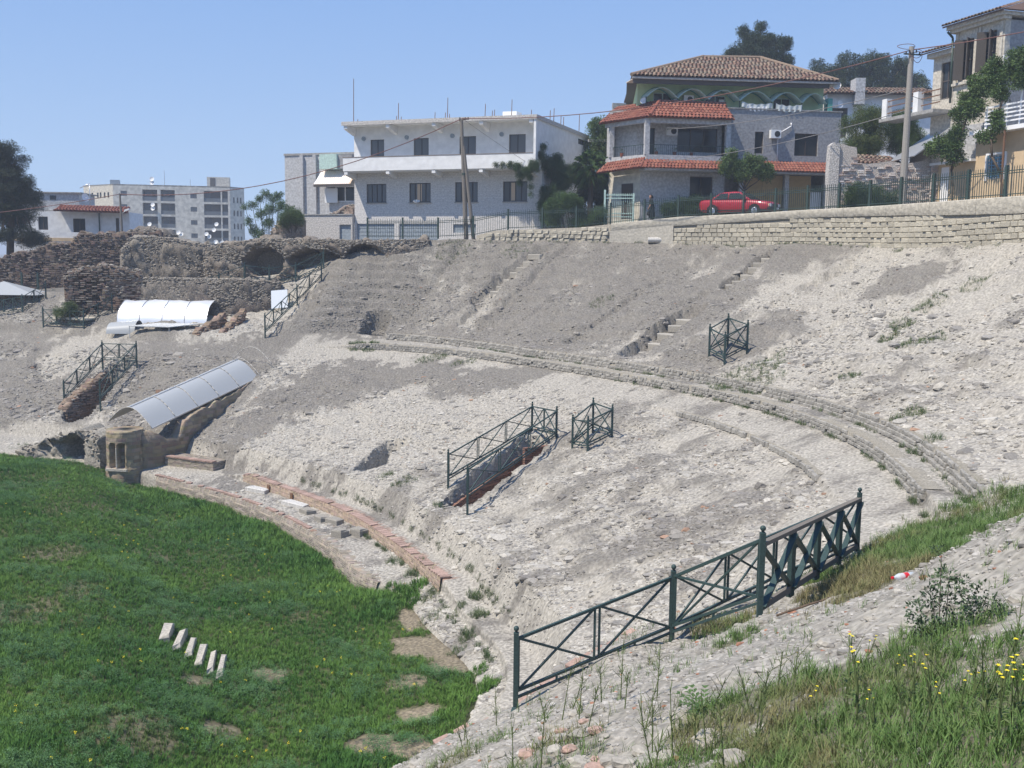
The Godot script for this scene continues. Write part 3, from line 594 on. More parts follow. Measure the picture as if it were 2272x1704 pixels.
func build_slope() -> void:
	n_big.frequency = 0.09
	n_big.seed = 3
	n_big.fractal_octaves = 3
	n_mid.frequency = 0.35
	n_mid.seed = 9
	n_mid.fractal_octaves = 4
	n_fine.frequency = 1.4
	n_fine.seed = 21
	n_fine.fractal_octaves = 3
	var seg := [3, 8, 3, 4, 5, 46, 2, 7, 3, 5, 3, 38, 32, 2, 2, 5, 5]
	GI = 681
	GJ = 1
	for s in seg:
		GJ += s
	G.resize(GI * GJ)
	GC.resize(GI * GJ)
	for i in GI:
		var th := GT0 - GDT * i
		var f := (TH0 - th) / DTH
		var a := deg_to_rad(th)
		var ca := cos(a)
		var sa := sin(a)
		var j := 0
		for k in seg.size():
			var r0 := ring_at(KR, k, f)
			var r1 := ring_at(KR, k + 1, f)
			var y0 := ring_at(KY, k, f)
			var y1 := ring_at(KY, k + 1, f)
			var cnt: int = seg[k]
			for q in cnt + (1 if k == seg.size() - 1 else 0):
				var t := float(q) / cnt
				var r := lerpf(r0, r1, t)
				var y := lerpf(y0, y1, t)
				var x := CX + r * ca
				var z := CZ - r * sa
				var amp := 0.0
				if k == 5 or k == 11 or k == 12:
					amp = 1.0 if k != 5 else 0.8
					var edge := minf(1.0, minf(t * 6.0, (1.0 - t) * 6.0)) if k == 5 else (minf(1.0, t * 6.0) if k == 11 else minf(1.0, (1.0 - t) * 5.0 + 0.15))
					amp *= maxf(edge, 0.12)
				elif k >= 15:
					amp = 0.0
				else:
					amp = 0.12
				# seat courses have worn to a faint stepping along the rings
				var stp := 0.0
				if k == 11 or k == 12:
					stp = ledge(y * 1.7 + 0.35 * n_mid.get_noise_2d(x * 0.6, z * 0.6)) * 0.32 * clampf(0.6 + 1.2 * n_big.get_noise_2d(x * 1.3 + 60.0, z * 1.3), 0.0, 1.0)
				elif k == 5:
					stp = ledge(y * 2.0 + 0.35 * n_mid.get_noise_2d(x * 0.6, z * 0.6)) * 0.26 * clampf(0.45 + 1.2 * n_big.get_noise_2d(x * 1.3 + 20.0, z * 1.3), 0.0, 1.0)
				var h := 0.30 * n_big.get_noise_2d(x, z) + 0.22 * n_mid.get_noise_2d(x, z) + 0.10 * n_fine.get_noise_2d(x, z) + 0.16 * n_mid.get_noise_2d(th * 0.6, r * 0.1 + 40.0) + stp
				var p := Vector3(x, y + h * amp, z)
				var cd := crust(x, z, th, r, k)
				# the weathered crust is a layer that stands proud of the bare mortar
				if k == 5 or k == 11 or k == 12:
					p.y += 0.07 * sstep(0.35, 0.6, cd)
				# gullies and stair trenches cut into the slope
				if k == 5 or k == 11 or k == 12:
					p.y -= trench(x, z)
				if k >= 1 and k <= 10:
					var w := 0.05 * n_fine.get_noise_3d(x * 2.0, y * 6.0, z * 2.0)
					p += Vector3(ca, 0, -sa) * w
				G[i * GJ + j] = p
				var c := slope_color(cd, x, z)
				if k == 3:
					var br := 0.5 + 0.5 * n_fine.get_noise_2d(x * 2.0, z * 2.0)
					if th > 12.0 and th < 70.0 and br * (1.0 - t) > 0.22:
						c = c.lerp(Color(0.36, 0.17, 0.11), 0.75 - 0.5 * t)
				if k >= 14:
					c = Color(0.2, 0.19, 0.17)
				GC[i * GJ + j] = c
				j += 1
	var o := MeshInstance3D.new()
	o.name = "slope"
	o.mesh = grid_mesh(G, GI, GJ, GC)
	o.material_override = M.slope
	o.set_meta("kind", "structure")
	add_child(o)
	# the country beyond, out to the horizon
	var st := st_new()
	for k in 48:
		var t0 := TAU * k / 48
		var t1 := TAU * (k + 1) / 48
		for w in [[0.0, 60.0, -14.0, -14.0], [60.0, 130.0, -14.0, -3.0], [130.0, 4000.0, -3.0, -8.0]]:
			quad(st, Vector3(CX + w[0] * cos(t0), w[2], CZ - w[0] * sin(t0)), Vector3(CX + w[1] * cos(t0), w[3], CZ - w[1] * sin(t0)), Vector3(CX + w[1] * cos(t1), w[3], CZ - w[1] * sin(t1)), Vector3(CX + w[0] * cos(t1), w[2], CZ - w[0] * sin(t1)))
	var gr := part(self, "ground", done(st), M.earth)
	gr.set_meta("kind", "structure")

# depth of a cut at this place
func trench(x: float, z: float) -> float:
	var s := 0.0
	var p := Vector2(x, z)
	for t in TRENCH:
		var q: Vector2 = Geometry2D.get_closest_point_to_segment(p, t[0], t[1])
		var d := p.distance_to(q) + 0.15 * n_fine.get_noise_2d(x, z)
		if d < t[2]:
			s = maxf(s, t[3] * (1.0 - sstep(t[2] * 0.72, t[2], d)))
	return s

# height of the slope at (x, z), from its grid
func ground_y(x: float, z: float) -> float:
	var q := pol(x, z)
	var fi := clampf((GT0 - q.x) / GDT, 0.0, GI - 1.001)
	var i := int(fi)
	var y0 := col_y(i, q.y)
	var y1 := col_y(i + 1, q.y)
	return lerpf(y0, y1, fi - i)

func col_y(i: int, r: float) -> float:
	var lo := 0
	var hi := GJ - 1
	var b := i * GJ
	while hi - lo > 1:
		var m := (lo + hi) / 2
		var v := G[b + m]
		if Vector2(v.x - CX, v.z - CZ).length() > r:
			hi = m
		else:
			lo = m
	var a := G[b + lo]
	var c := G[b + hi]
	var ra := Vector2(a.x - CX, a.z - CZ).length()
	var rc := Vector2(c.x - CX, c.z - CZ).length()
	return lerpf(a.y, c.y, clampf((r - ra) / maxf(rc - ra, 0.001), 0.0, 1.0))

func arena_y(x: float, z: float) -> float:
	# a bank of earth fills the left half of the arena
	var a := Vector2(-15.6, -42.5)
	var b := Vector2(-4.6, -17.5)
	var n := (b - a).normalized().orthogonal()
	var d := (Vector2(x, z) - a).dot(n)     # positive to the left of the crease
	if n.x > 0.0:
		d = -d
	var y := -10.55 + 0.95 * sstep(-1.2, 2.6, d) + 0.25 * sstep(2.0, 12.0, d)
	y += 0.22 * n_big.get_noise_2d(x * 1.5, z * 1.5) + 0.07 * n_mid.get_noise_2d(x, z)
	var q := pol(x, z)
	var edge := ring_at(KR, 0, (TH0 - q.x) / DTH)
	# towards its rim on the left the bank meets the rock
	y = lerpf(y, ring_at(KY, 0, (TH0 - q.x) / DTH) + 0.06, sstep(edge - 4.0, edge - 0.2, q.y))
	return y

func bare_at(x: float, z: float) -> float:     # bare trodden earth in the arena
	var b := blob(x, z, BARE)
	var n := n_mid.get_noise_2d(x * 0.7 + 9.0, z * 0.7)
	var left := sstep(-12.0, -17.0, x) * sstep(-30.0, -24.0, -absf(z + 30.0) - 20.0)
	return maxf(b, sstep(0.36, 0.55, n) * (0.2 + 0.4 * left))

func build_arena() -> void:
	var ni := 190
	var nj := 190
	var v := PackedVector3Array()
	var c := PackedColorArray()
	for i in ni:
		for j in nj:
			var x := -46.0 + 48.0 * i / (ni - 1)
			var z := -8.0 - 47.0 * j / (nj - 1)
			var q := pol(x, z)
			var y := -11.5
			if q.x > -45.0 and q.x < 131.0:
				var edge := ring_at(KR, 0, (TH0 - q.x) / DTH)
				y = arena_y(x, z) - 1.6 * sstep(edge + 0.15, edge + 0.8, q.y)
			else:
				y = arena_y(x, z)
			v.append(Vector3(x, y, z))
			var e := Color(0.085, 0.095, 0.035).lerp(Color(0.30, 0.25, 0.17), bare_at(x, z))
			var w := 1.0 + 0.3 * n_fine.get_noise_2d(x * 2.0, z * 2.0)
			c.append(Color(e.r * w, e.g * w, e.b * w))
	var o := part(self, "arena_ground", grid_mesh(v, ni, nj, c, false), M.slope)
	o.set_meta("kind", "structure")

# ---------------------------------------------------------------- the bank the camera stands on
var tps_w := PackedFloat64Array()

func tps_fit() -> void:
	var n := NEAR.size()
	var m := n + 3
	var a := []
	for i in m:
		var row := PackedFloat64Array()
		row.resize(m + 1)
		a.append(row)
	for i in n:
		var p: Vector3 = NEAR[i]
		for j in n:
			var q: Vector3 = NEAR[j]
			a[i][j] = -Vector2(p.x - q.x, p.z - q.z).length()
		a[i][i] -= 0.02
		a[i][n] = 1.0
		a[i][n + 1] = p.x
		a[i][n + 2] = p.z
		a[n][i] = 1.0
		a[n + 1][i] = p.x
		a[n + 2][i] = p.z
		a[i][m] = p.y
	for k in m:
		var piv := k
		for i in range(k + 1, m):
			if absf(a[i][k]) > absf(a[piv][k]):
				piv = i
		var t = a[k]
		a[k] = a[piv]
		a[piv] = t
		for i in range(k + 1, m):
			var f: float = a[i][k] / a[k][k]
			if f != 0.0:
				for j in range(k, m + 1):
					a[i][j] -= f * a[k][j]
	tps_w.resize(m)
	for k in range(m - 1, -1, -1):
		var s: float = a[k][m]
		for j in range(k + 1, m):
			s -= a[k][j] * tps_w[j]
		tps_w[k] = s / a[k][k]

func bank_smooth(x: float, z: float) -> float:
	var n := NEAR.size()
	var s := tps_w[n] + tps_w[n + 1] * x + tps_w[n + 2] * z
	for i in n:
		var p: Vector3 = NEAR[i]
		s -= tps_w[i] * Vector2(p.x - x, p.z - z).length()
	return s

func edge_dist(x: float, z: float) -> Vector2:   # (signed distance past the brick edge, how far along it)
	var p := Vector2(x, z)
	var best := 1e9
	var sgn := 1.0
	var al := 0.0
	for i in EDGE.size() - 1:
		var a: Vector2 = EDGE[i]
		var b: Vector2 = EDGE[i + 1]
		var q := Geometry2D.get_closest_point_to_segment(p, a, b)
		var d := p.distance_to(q)
		if d < best:
			best = d
			sgn = 1.0 if (b - a).cross(p - a) < 0.0 else -1.0
			al = i + (q - a).length() / (b - a).length()
	return Vector2(best * sgn, al)

func build_near_bank() -> void:
	tps_fit()
	NP.resize(NNX * NNZ)
	var c := PackedColorArray()
	c.resize(NNX * NNZ)
	for i in NNX:
		for j in NNZ:
			var x := NX0 + NST * i
			var z := NZ0 + NST * j
			var y := bank_smooth(x, z)
			var e := edge_dist(x, z)
			var drop := lerpf(2.6, 0.5, sstep(3.0, 7.0, e.y))
			var n := 0.10 * n_mid.get_noise_2d(x * 1.3, z * 1.3) + 0.06 * n_fine.get_noise_2d(x, z) + 0.02 * n_fine.get_noise_2d(x * 4.0, z * 4.0)
			n *= sstep(0.05, 0.6, -e.x)
			y += n
			y -= drop * sstep(0.0, 0.3 + 1.6 * sstep(4.5, 7.0, e.y), e.x) + maxf(0.0, e.x) * 0.35
			# the crest of the rock shoulder on the right
			if x > 4.2:
				var sd := crest(x, z)
				y -= 0.2 * sstep(0.0, 0.25, sd) * (1.0 - sstep(1.2, 3.2, sd)) * sstep(5.0, 5.6, x)
				y += 0.13 * n_mid.get_noise_2d(x * 2.6, z * 2.6) * sstep(2.2, 0.2, absf(sd + 0.8)) * sstep(4.9, 5.6, x)
			NP[i * NNZ + j] = Vector3(x, y, z)
			var m := n_mid.get_noise_2d(x * 2.0 + 7.0, z * 2.0)
			var f := n_fine.get_noise_2d(x * 3.0, z * 3.0)
			var col := Color(0.46, 0.43, 0.37).lerp(Color(0.26, 0.238, 0.20), clampf(0.35 + 0.6 * m + 0.3 * f, 0.0, 1.0))
			var gr := near_grass(x, z)
			col = col.lerp(Color(0.13, 0.12, 0.06), clampf(gr, 0.0, 1.0) * 0.75)
			c[i * NNZ + j] = col
	var o := part(self, "bank", grid_mesh(NP, NNX, NNZ, c, true), M.slope)
	o.set_meta("kind", "structure")

func crest(x: float, z: float) -> float:      # how far past the crest line, away from the camera
	var xs := [3.5, 4.55, 5.0, 5.45, 5.9, 9.0]
	var zs := [-10.6, -11.2, -11.9, -12.0, -11.7, -11.2]
	for i in 5:
		if x < xs[i + 1] or i == 4:
			var t: float = clampf((x - xs[i]) / (xs[i + 1] - xs[i]), 0.0, 1.0)
			return lerpf(zs[i], zs[i + 1], t) - z + 0.25 * n_mid.get_noise_1d(x * 4.0)
	return 0.0

func bank_y(x: float, z: float) -> float:
	var fx := clampf((x - NX0) / NST, 0.0, NNX - 1.001)
	var fz := clampf((z - NZ0) / NST, 0.0, NNZ - 1.001)
	var i := int(fx)
	var j := int(fz)
	var u := fx - i
	var w := fz - j
	return lerpf(lerpf(NP[i * NNZ + j].y, NP[(i + 1) * NNZ + j].y, u), lerpf(NP[i * NNZ + j + 1].y, NP[(i + 1) * NNZ + j + 1].y, u), w)

func top_y(x: float, z: float) -> float:         # the highest of the surfaces here
	var y := -12.0
	var q := pol(x, z)
	if q.x > -40.0 and q.x < 131.0:
		if q.y >= ring_at(KR, 0, (TH0 - q.x) / DTH):
			y = ground_y(x, z)
		else:
			y = arena_y(x, z)
	else:
		y = arena_y(x, z)
	if x > NX0 and x < NX0 + NST * (NNX - 1) and z > NZ0:
		y = maxf(y, bank_y(x, z))
	return y

# how grassy the near bank is
func near_grass(x: float, z: float) -> float:
	var g := blob(x, z, NGRASS)
	return g

# ---------------------------------------------------------------- loose stone and masonry
var blocks := []

func make_blocks() -> void:      # dressed blocks and rough stones, one unit across, front towards +z
	for k in 6:
		var j := func(a: float) -> float: return rf(-a, a)
		var a := 0.05 if k < 3 else 0.12
		var st := st_new()
		var o := []
		var i := []
		var b := []
		for c in [Vector2(-1, -1), Vector2(1, -1), Vector2(1, 1), Vector2(-1, 1)]:
			var q := Vector3(c.x * (0.5 + j.call(a * 0.6)), c.y * (0.5 + j.call(a * 0.6)), 0.32)
			o.append(q)
			b.append(Vector3(q.x, q.y, -0.5))
			i.append(Vector3(q.x * (0.84 + j.call(a)), q.y * (0.8 + j.call(a)), 0.5 + j.call(a * 0.6)))
		quad(st, i[0], i[1], i[2], i[3])
		for n in 4:
			var m := (n + 1) % 4
			quad(st, o[n], o[m], i[m], i[n])
			quad(st, b[n], b[m], o[m], o[n])
		blocks.append(done(st))

func frame_at(th: float, out := -1.0) -> Basis:   # x along the ring (to the right seen from the arena), z towards the arena
	var a := deg_to_rad(th)
	var rad := Vector3(cos(a), 0, -sin(a))
	var z := rad * out
	var x := Vector3.UP.cross(z).normalized()
	return Basis(x, Vector3.UP, z)

func scatter_stones() -> void:
	var trs := [[], [], [], [], []]
	var cols := [[], [], [], [], []]
	var total := 0
	for n in 150000:
		var th := rf(128.0, -30.0)
		var f := (TH0 - th) / DTH
		var k := 5
		var u := rng.randf()
		if u < 0.44:
			k = 5
		elif u < 0.78:
			k = 11
		elif u < 0.90:
			k = 12
		elif u < 0.95:
			k = 1
		elif u < 0.97:
			k = 7
		elif u < 0.985:
			k = 9
		else:
			k = 4
		var r := lerpf(ring_at(KR, k, f), ring_at(KR, k + 1, f), rng.randf())
		var a := deg_to_rad(th)
		var x := CX + r * cos(a)
		var z := CZ - r * sin(a)
		var q := Vector3(x, 0, z)
		# leave out what lies outside the view by a wide margin
		if absf(q.x) > -q.z * 0.62 + 4.0:
			continue
		var d := crust(x, z, th, r, k)
		if rng.randf() < d * 0.5 or rng.randf() > 0.55 + (0.5 if k == 5 and d < 0.3 and th > 38.0 and th < 80.0 else 0.0) + 1.3 * n_mid.get_noise_2d(x * 0.7 + 11.0, z * 0.7):
			continue
		if th < -14.0 and bank_y(x, z) > ground_y(x, z):
			continue
		var pl := blob(x, z, PALE)
		var s := (rf(0.05, 0.13) if pl < 0.5 else rf(0.05, 0.10)) * (1.0 if rng.randf() < 0.93 else rf(1.6, 3.2))
		if th > 84.0 and k == 5:
			s *= 1.45
		if k == 11 and th < 30.0:
			s *= 1.15
		if k == 4 or k == 9 or k == 7:
			s *= 0.75
		q.y = ground_y(x, z) - s * 0.12
		var w := rng.randi() % 5
		trs[w].append(Transform3D(rbasis(0.5).scaled(Vector3(s * rf(0.9, 1.7), s * rf(0.55, 0.9), s)), q))
		var g := rf(0.78, 1.2)
		var c := Color(0.49, 0.46, 0.40) if rng.randf() < 0.66 - 0.25 * d else Color(0.29, 0.272, 0.245)
		c = c.lerp(Color(0.21, 0.19, 0.17), d * 0.7)
		if rng.randf() < 0.008:
			c = Color(0.36, 0.23, 0.16)
		cols[w].append(Color(c.r * g, c.g * g, c.b * g))
		total += 1
	var root := MeshInstance3D.new()
	for w in 5:
		var o := many(self, "rubble", rocks[w], M.stone, trs[w], cols[w])
		o.set_meta("label", "small pale rubble stones strewn over the seating slopes")
		o.set_meta("category", "rubble")
	root.free()

# stones of a low wall that follows ring kf (foot) and kt (top)
func ring_wall(called: String, label: String, kf: int, kt: int, th_near: float, th_far: float, w: float, rows: int) -> void:
	var base := ring_pos(kf, th_near)
	var o := thing(called, label, "wall", base)
	var body_v := PackedVector3Array()
	var ni := 0
	var th := th_far
	while th > th_near:
		var f := frame_at(th)
		var p0 := ring_pos(kf, th)
		var p1 := ring_pos(kt, th)
		for q in [p0 + Vector3(0, -0.25, 0) + f.z * 0.03, p1 + Vector3(0, 0.01, 0) + f.z * 0.05, p1 + Vector3(0, 0.015, 0) - f.z * 0.35]:
			body_v.append(q - base)
		ni += 1
		th -= 0.7
	part(o, "wall_core", grid_mesh(body_v, ni, 3), M.mortar)
	var placed := 0
	var rest := [[], [], []]
	for row in rows:
		th = th_near + rf(0.0, 0.4)
		while th < th_far:
			var ww := w * rf(0.7, 1.35)
			var p0 := ring_pos(kf, th)
			var p1 := ring_pos(kt, th)
			var hh := (p1.y - p0.y + 0.02) / rows
			if hh < 0.05:
				break
			var r := Vector2(p0.x - CX, p0.z - CZ).length()
			var step := rad_to_deg(ww / r)
			var mid := p0.lerp(p1, (row + 0.5) / rows)
			var fr := frame_at(th + step / 2.0)
			mid = ring_pos(kf, th + step / 2.0).lerp(ring_pos(kt, th + step / 2.0), (row + 0.5) / rows) + fr.z * rf(0.0, 0.05)
			var t := Transform3D(fr * Basis(Vector3.FORWARD, rf(-0.08, 0.08)).scaled(Vector3(ww * 0.95, hh * rf(0.8, 1.0), 0.14)), mid - base)
			if rng.randf() < 0.93:
				var v := 3 + rng.randi() % 3
				if placed < 290 / rows * (row + 1):
					part(o, "stone", blocks[v], M["course%d" % (rng.randi() % 4)], t)
					placed += 1
				else:
					rest[v - 3].append(t)
			th += step
	for v in 3:
		if rest[v].size() > 0:
			many(o, "stone", blocks[v + 3], M["course%d" % (v + 1)], rest[v])

func wall_top(th: float) -> float:
	var xs := [20.0, 30.0, 41.0, 52.0, 57.0, 60.0, 67.0, 69.0, 72.0, 80.0]
	var ys := [2.6, 2.6, 2.61, 2.43, 2.1, 1.86, 1.66, 1.25, 1.12, 1.05]
	if th <= xs[0]:
		return ys[0]
	for i in xs.size() - 1:
		if th <= xs[i + 1]:
			return lerpf(ys[i], ys[i + 1], (th - xs[i]) / (xs[i + 1] - xs[i]))
	return ys[-1]

func coping_depth(th: float) -> float:
	return 0.42 + 0.08 * sstep(44.0, 52.0, th) + 0.26 * sstep(40.0, 21.0, th)

func build_retaining_wall() -> void:
	var base := ring_pos(13, 40.0)
	var o := thing("retaining_wall", "long pale stone retaining wall below the road, with a concrete coping", "wall", base)
	# core of the wall, a little behind the faces of its stones
	var v := PackedVector3Array()
	var ni := 0
	var th := 68.6
	while th > 14.0:
		var f := frame_at(th)
		var p := ring_pos(13, th)
		var top := wall_top(th) - 0.02
		for q in [Vector3(p.x, p.y - 0.6, p.z) + f.z * 0.085, Vector3(p.x, top, p.z) + f.z * 0.085, Vector3(p.x, top, p.z) - f.z * 1.1, Vector3(p.x, p.y - 0.3, p.z) - f.z * 1.1]:
			v.append(q - base)
		ni += 1
		th -= 0.5
	part(o, "wall_core", grid_mesh(v, ni, 4), M.mortar)
	# coping: a cast band, in lengths
	th = 57.5
	while th > 14.5:
		var t1 := th - 4.0 + 0.02
		var cv := PackedVector3Array()
		for n in 6:
			var a := lerpf(th, t1, n / 5.0)
			var f := frame_at(a)
			var p := ring_pos(13, a)
			var top := wall_top(a)
			var low := top - coping_depth(a) + 0.03 * n_mid.get_noise_1d(a * 9.0)
			for q in [Vector3(p.x, low, p.z) - f.z * 0.02, Vector3(p.x, low, p.z) + f.z * 0.16, Vector3(p.x, top - 0.03, p.z) + f.z * 0.16, Vector3(p.x, top, p.z) + f.z * 0.13, Vector3(p.x, top, p.z) - f.z * 1.0]:
				cv.append(q - base)
		part(o, "coping", grid_mesh(cv, 6, 5), M.coping)
		th -= 4.0
	# rendered stretch
	var rv := PackedVector3Array()
	var rn := 0
	th = 57.6
	while th > 52.4:
		var f := frame_at(th)
		var p := ring_pos(13, th)
		for q in [Vector3(p.x, p.y - 0.4, p.z) + f.z * 0.17, Vector3(p.x, wall_top(th) - 0.44, p.z) + f.z * 0.165]:
			rv.append(q - base)
		rn += 1
		th -= 0.4
	part(o, "render_panel", grid_mesh(rv, rn, 2), M.grey_render)
	# dressed blocks on the right, rough stones on the left
	for band in [[15.0, 52.6, 0.45, 0.245, 0], [57.4, 68.2, 0.42, 0.24, 3]]:
		var row := 0
		while row < 8:
			th = band[0] + rf(0.0, 0.6)
			var any := false
			while th < band[1]:
				var ww: float = band[2] * rf(0.72, 1.3)
				var p := ring_pos(13, th)
				var r := Vector2(p.x - CX, p.z - CZ).length()
				var step := rad_to_deg(ww / r)
				var at := th + step / 2.0
				p = ring_pos(13, at)
				var f := frame_at(at)
				var lim := wall_top(at) - (coping_depth(at) + 0.01 if at < 57.5 else 0.02)
				var y: float = p.y - 0.12 + band[3] * (row + 0.5)
				if y + band[3] * 0.35 < lim:
					any = true
					var t := Transform3D(f * Basis(Vector3.FORWARD, rf(-0.03, 0.03)).scaled(Vector3(ww * 0.97, band[3] * rf(0.9, 0.97), 0.3)), Vector3(p.x, y, p.z) - f.z * rf(-0.02, 0.03) - base)
					if rng.randf() < 0.992:
						part(o, "stone_block", blocks[int(band[4]) + rng.randi() % 3], M["wall%d" % (rng.randi() % 4)], t)
				th += step
			row += 1
			if not any:
				break

func build_iron_fence() -> void:
	var base := ring_pos(13, 40.0)
	base.y = wall_top(40.0)
	var o := thing("iron_fence", "dark green iron railing along the road above the retaining wall", "fence", base)
	var pts := []
	var th := 15.0
	while th < 79.0:
		var p := ring_pos(13, th)
		var f := frame_at(th)
		pts.append([Vector3(p.x, wall_top(th) - 0.02, p.z) - f.z * 0.35, th])
		th += rad_to_deg(2.15 / Vector2(p.x - CX, p.z - CZ).length())
	for n in pts.size():
		var p: Vector3 = pts[n][0] - base
		part(o, "post", boxm(Vector3(0, 0.66, 0), Vector3(0.1, 1.34, 0.1)), M.iron, Transform3D(frame_at(pts[n][1]), p))
		if n == pts.size() - 1:
			break
		var q: Vector3 = pts[n + 1][0] - base
		var st := st_new()
		for h in [0.16, 1.0, 1.1]:
			bar(st, p + Vector3(0, h, 0), q + Vector3(0, h, 0), 0.035)
		var cnt := 16
		if pts[n][1] >= 47.0:
			for k in range(1, cnt):
				var b := p.lerp(q, float(k) / cnt)
				box(st, b + Vector3(0, 0.66, 0), Vector3(0.022, 1.2, 0.022))
		var pn := part(o, "panel", done(st), M.iron)
		if pts[n][1] < 47.0:
			for k in range(1, cnt):
				var b := p.lerp(q, float(k) / cnt)
				part(pn, "bar", iron_bar(), M.iron, Transform3D(Basis.IDENTITY, b))

var _iron_bar: ArrayMesh
func iron_bar() -> ArrayMesh:
	if _iron_bar == null:
		var st := st_new()
		box(st, Vector3(0, 0.65, 0), Vector3(0.022, 1.18, 0.022))
		tube(st, Vector3(0, 1.24, 0), Vector3(0, 1.31, 0), 0.018, 0.002, 4)
		_iron_bar = done(st)
	return _iron_bar

# ---------------------------------------------------------------- green cross-braced safety fences
# spans: list of [i, j, bays]; posts: list of [base, height]
func xfence(label: String, posts: Array, spans: Array, heavy := false, group := "green safety fences in the ruins") -> Node3D:
	var o := thing("safety_fence", label, "fence", posts[0][0], 0.0, group)
	var b0: Vector3 = posts[0][0]
	for p in posts:
		var b: Vector3 = p[0] - b0
		var h: float = p[1]
		var w := 0.12 if heavy else 0.075
		var st := st_new()
		box(st, b + Vector3(0, (h - 0.5) / 2.0, 0), Vector3(w, h + 0.5, w))
		tube(st, b + Vector3(0, h - 0.01, 0), b + Vector3(0, h + 0.02, 0), w * 0.3, w * 0.3, 6)
		var cap := SphereMesh.new()
		cap.radius = w * 0.55
		cap.height = w * 1.1
		cap.radial_segments = 10
		cap.rings = 5
		var pp := part(o, "post", done(st), M.green_paint)
		part(pp, "ball_cap", cap, M.green_paint, Transform3D(Basis.IDENTITY, b + Vector3(0, h + 0.06, 0)))
	for s in spans:
		var a: Vector3 = posts[s[0]][0] - b0
		var c: Vector3 = posts[s[1]][0] - b0
		var ha: float = posts[s[0]][1]
		var hc: float = posts[s[1]][1]
		var n: int = s[2]
		var ta := a + Vector3(0, ha - 0.1, 0)
		var tc := c + Vector3(0, hc - 0.1, 0)
		var drop := minf(0.78, minf(ha, hc) - 0.2)
		var la := ta - Vector3(0, drop, 0)
		var lc := tc - Vector3(0, drop, 0)
		part(o, "top_rail", barm(ta, tc, 0.04), M.green_paint)
		part(o, "bottom_rail", barm(la, lc, 0.04), M.green_paint)
		part(o, "kick_rail", barm(la - Vector3(0, 0.1, 0), lc - Vector3(0, 0.1, 0), 0.035), M.green_paint)
		for k in n:
			var u0 := (k + 0.03) / n
			var u1 := (k + 0.97) / n
			var t0 := ta.lerp(tc, u0)
			var t1 := ta.lerp(tc, u1)
			var l0 := la.lerp(lc, u0)
			var l1 := la.lerp(lc, u1)
			part(o, "brace", barm(t0, l1, 0.032), M.green_paint)
			part(o, "brace", barm(l0 + Vector3(0, 0.003, 0), t1 + Vector3(0, 0.003, 0), 0.028), M.green_paint)
			part(o, "upright", barm(t0, l0, 0.035), M.green_paint)
			part(o, "upright", barm(t1, l1, 0.035), M.green_paint)
			var m := la.lerp(lc, (k + 0.5) / n)
			part(o, "spacer", barm(m, m - Vector3(0, 0.1, 0), 0.035), M.green_paint)
	return o

func gp(x: float, z: float) -> Vector3:
	return Vector3(x, top_y(x, z) + trench(x, z), z)

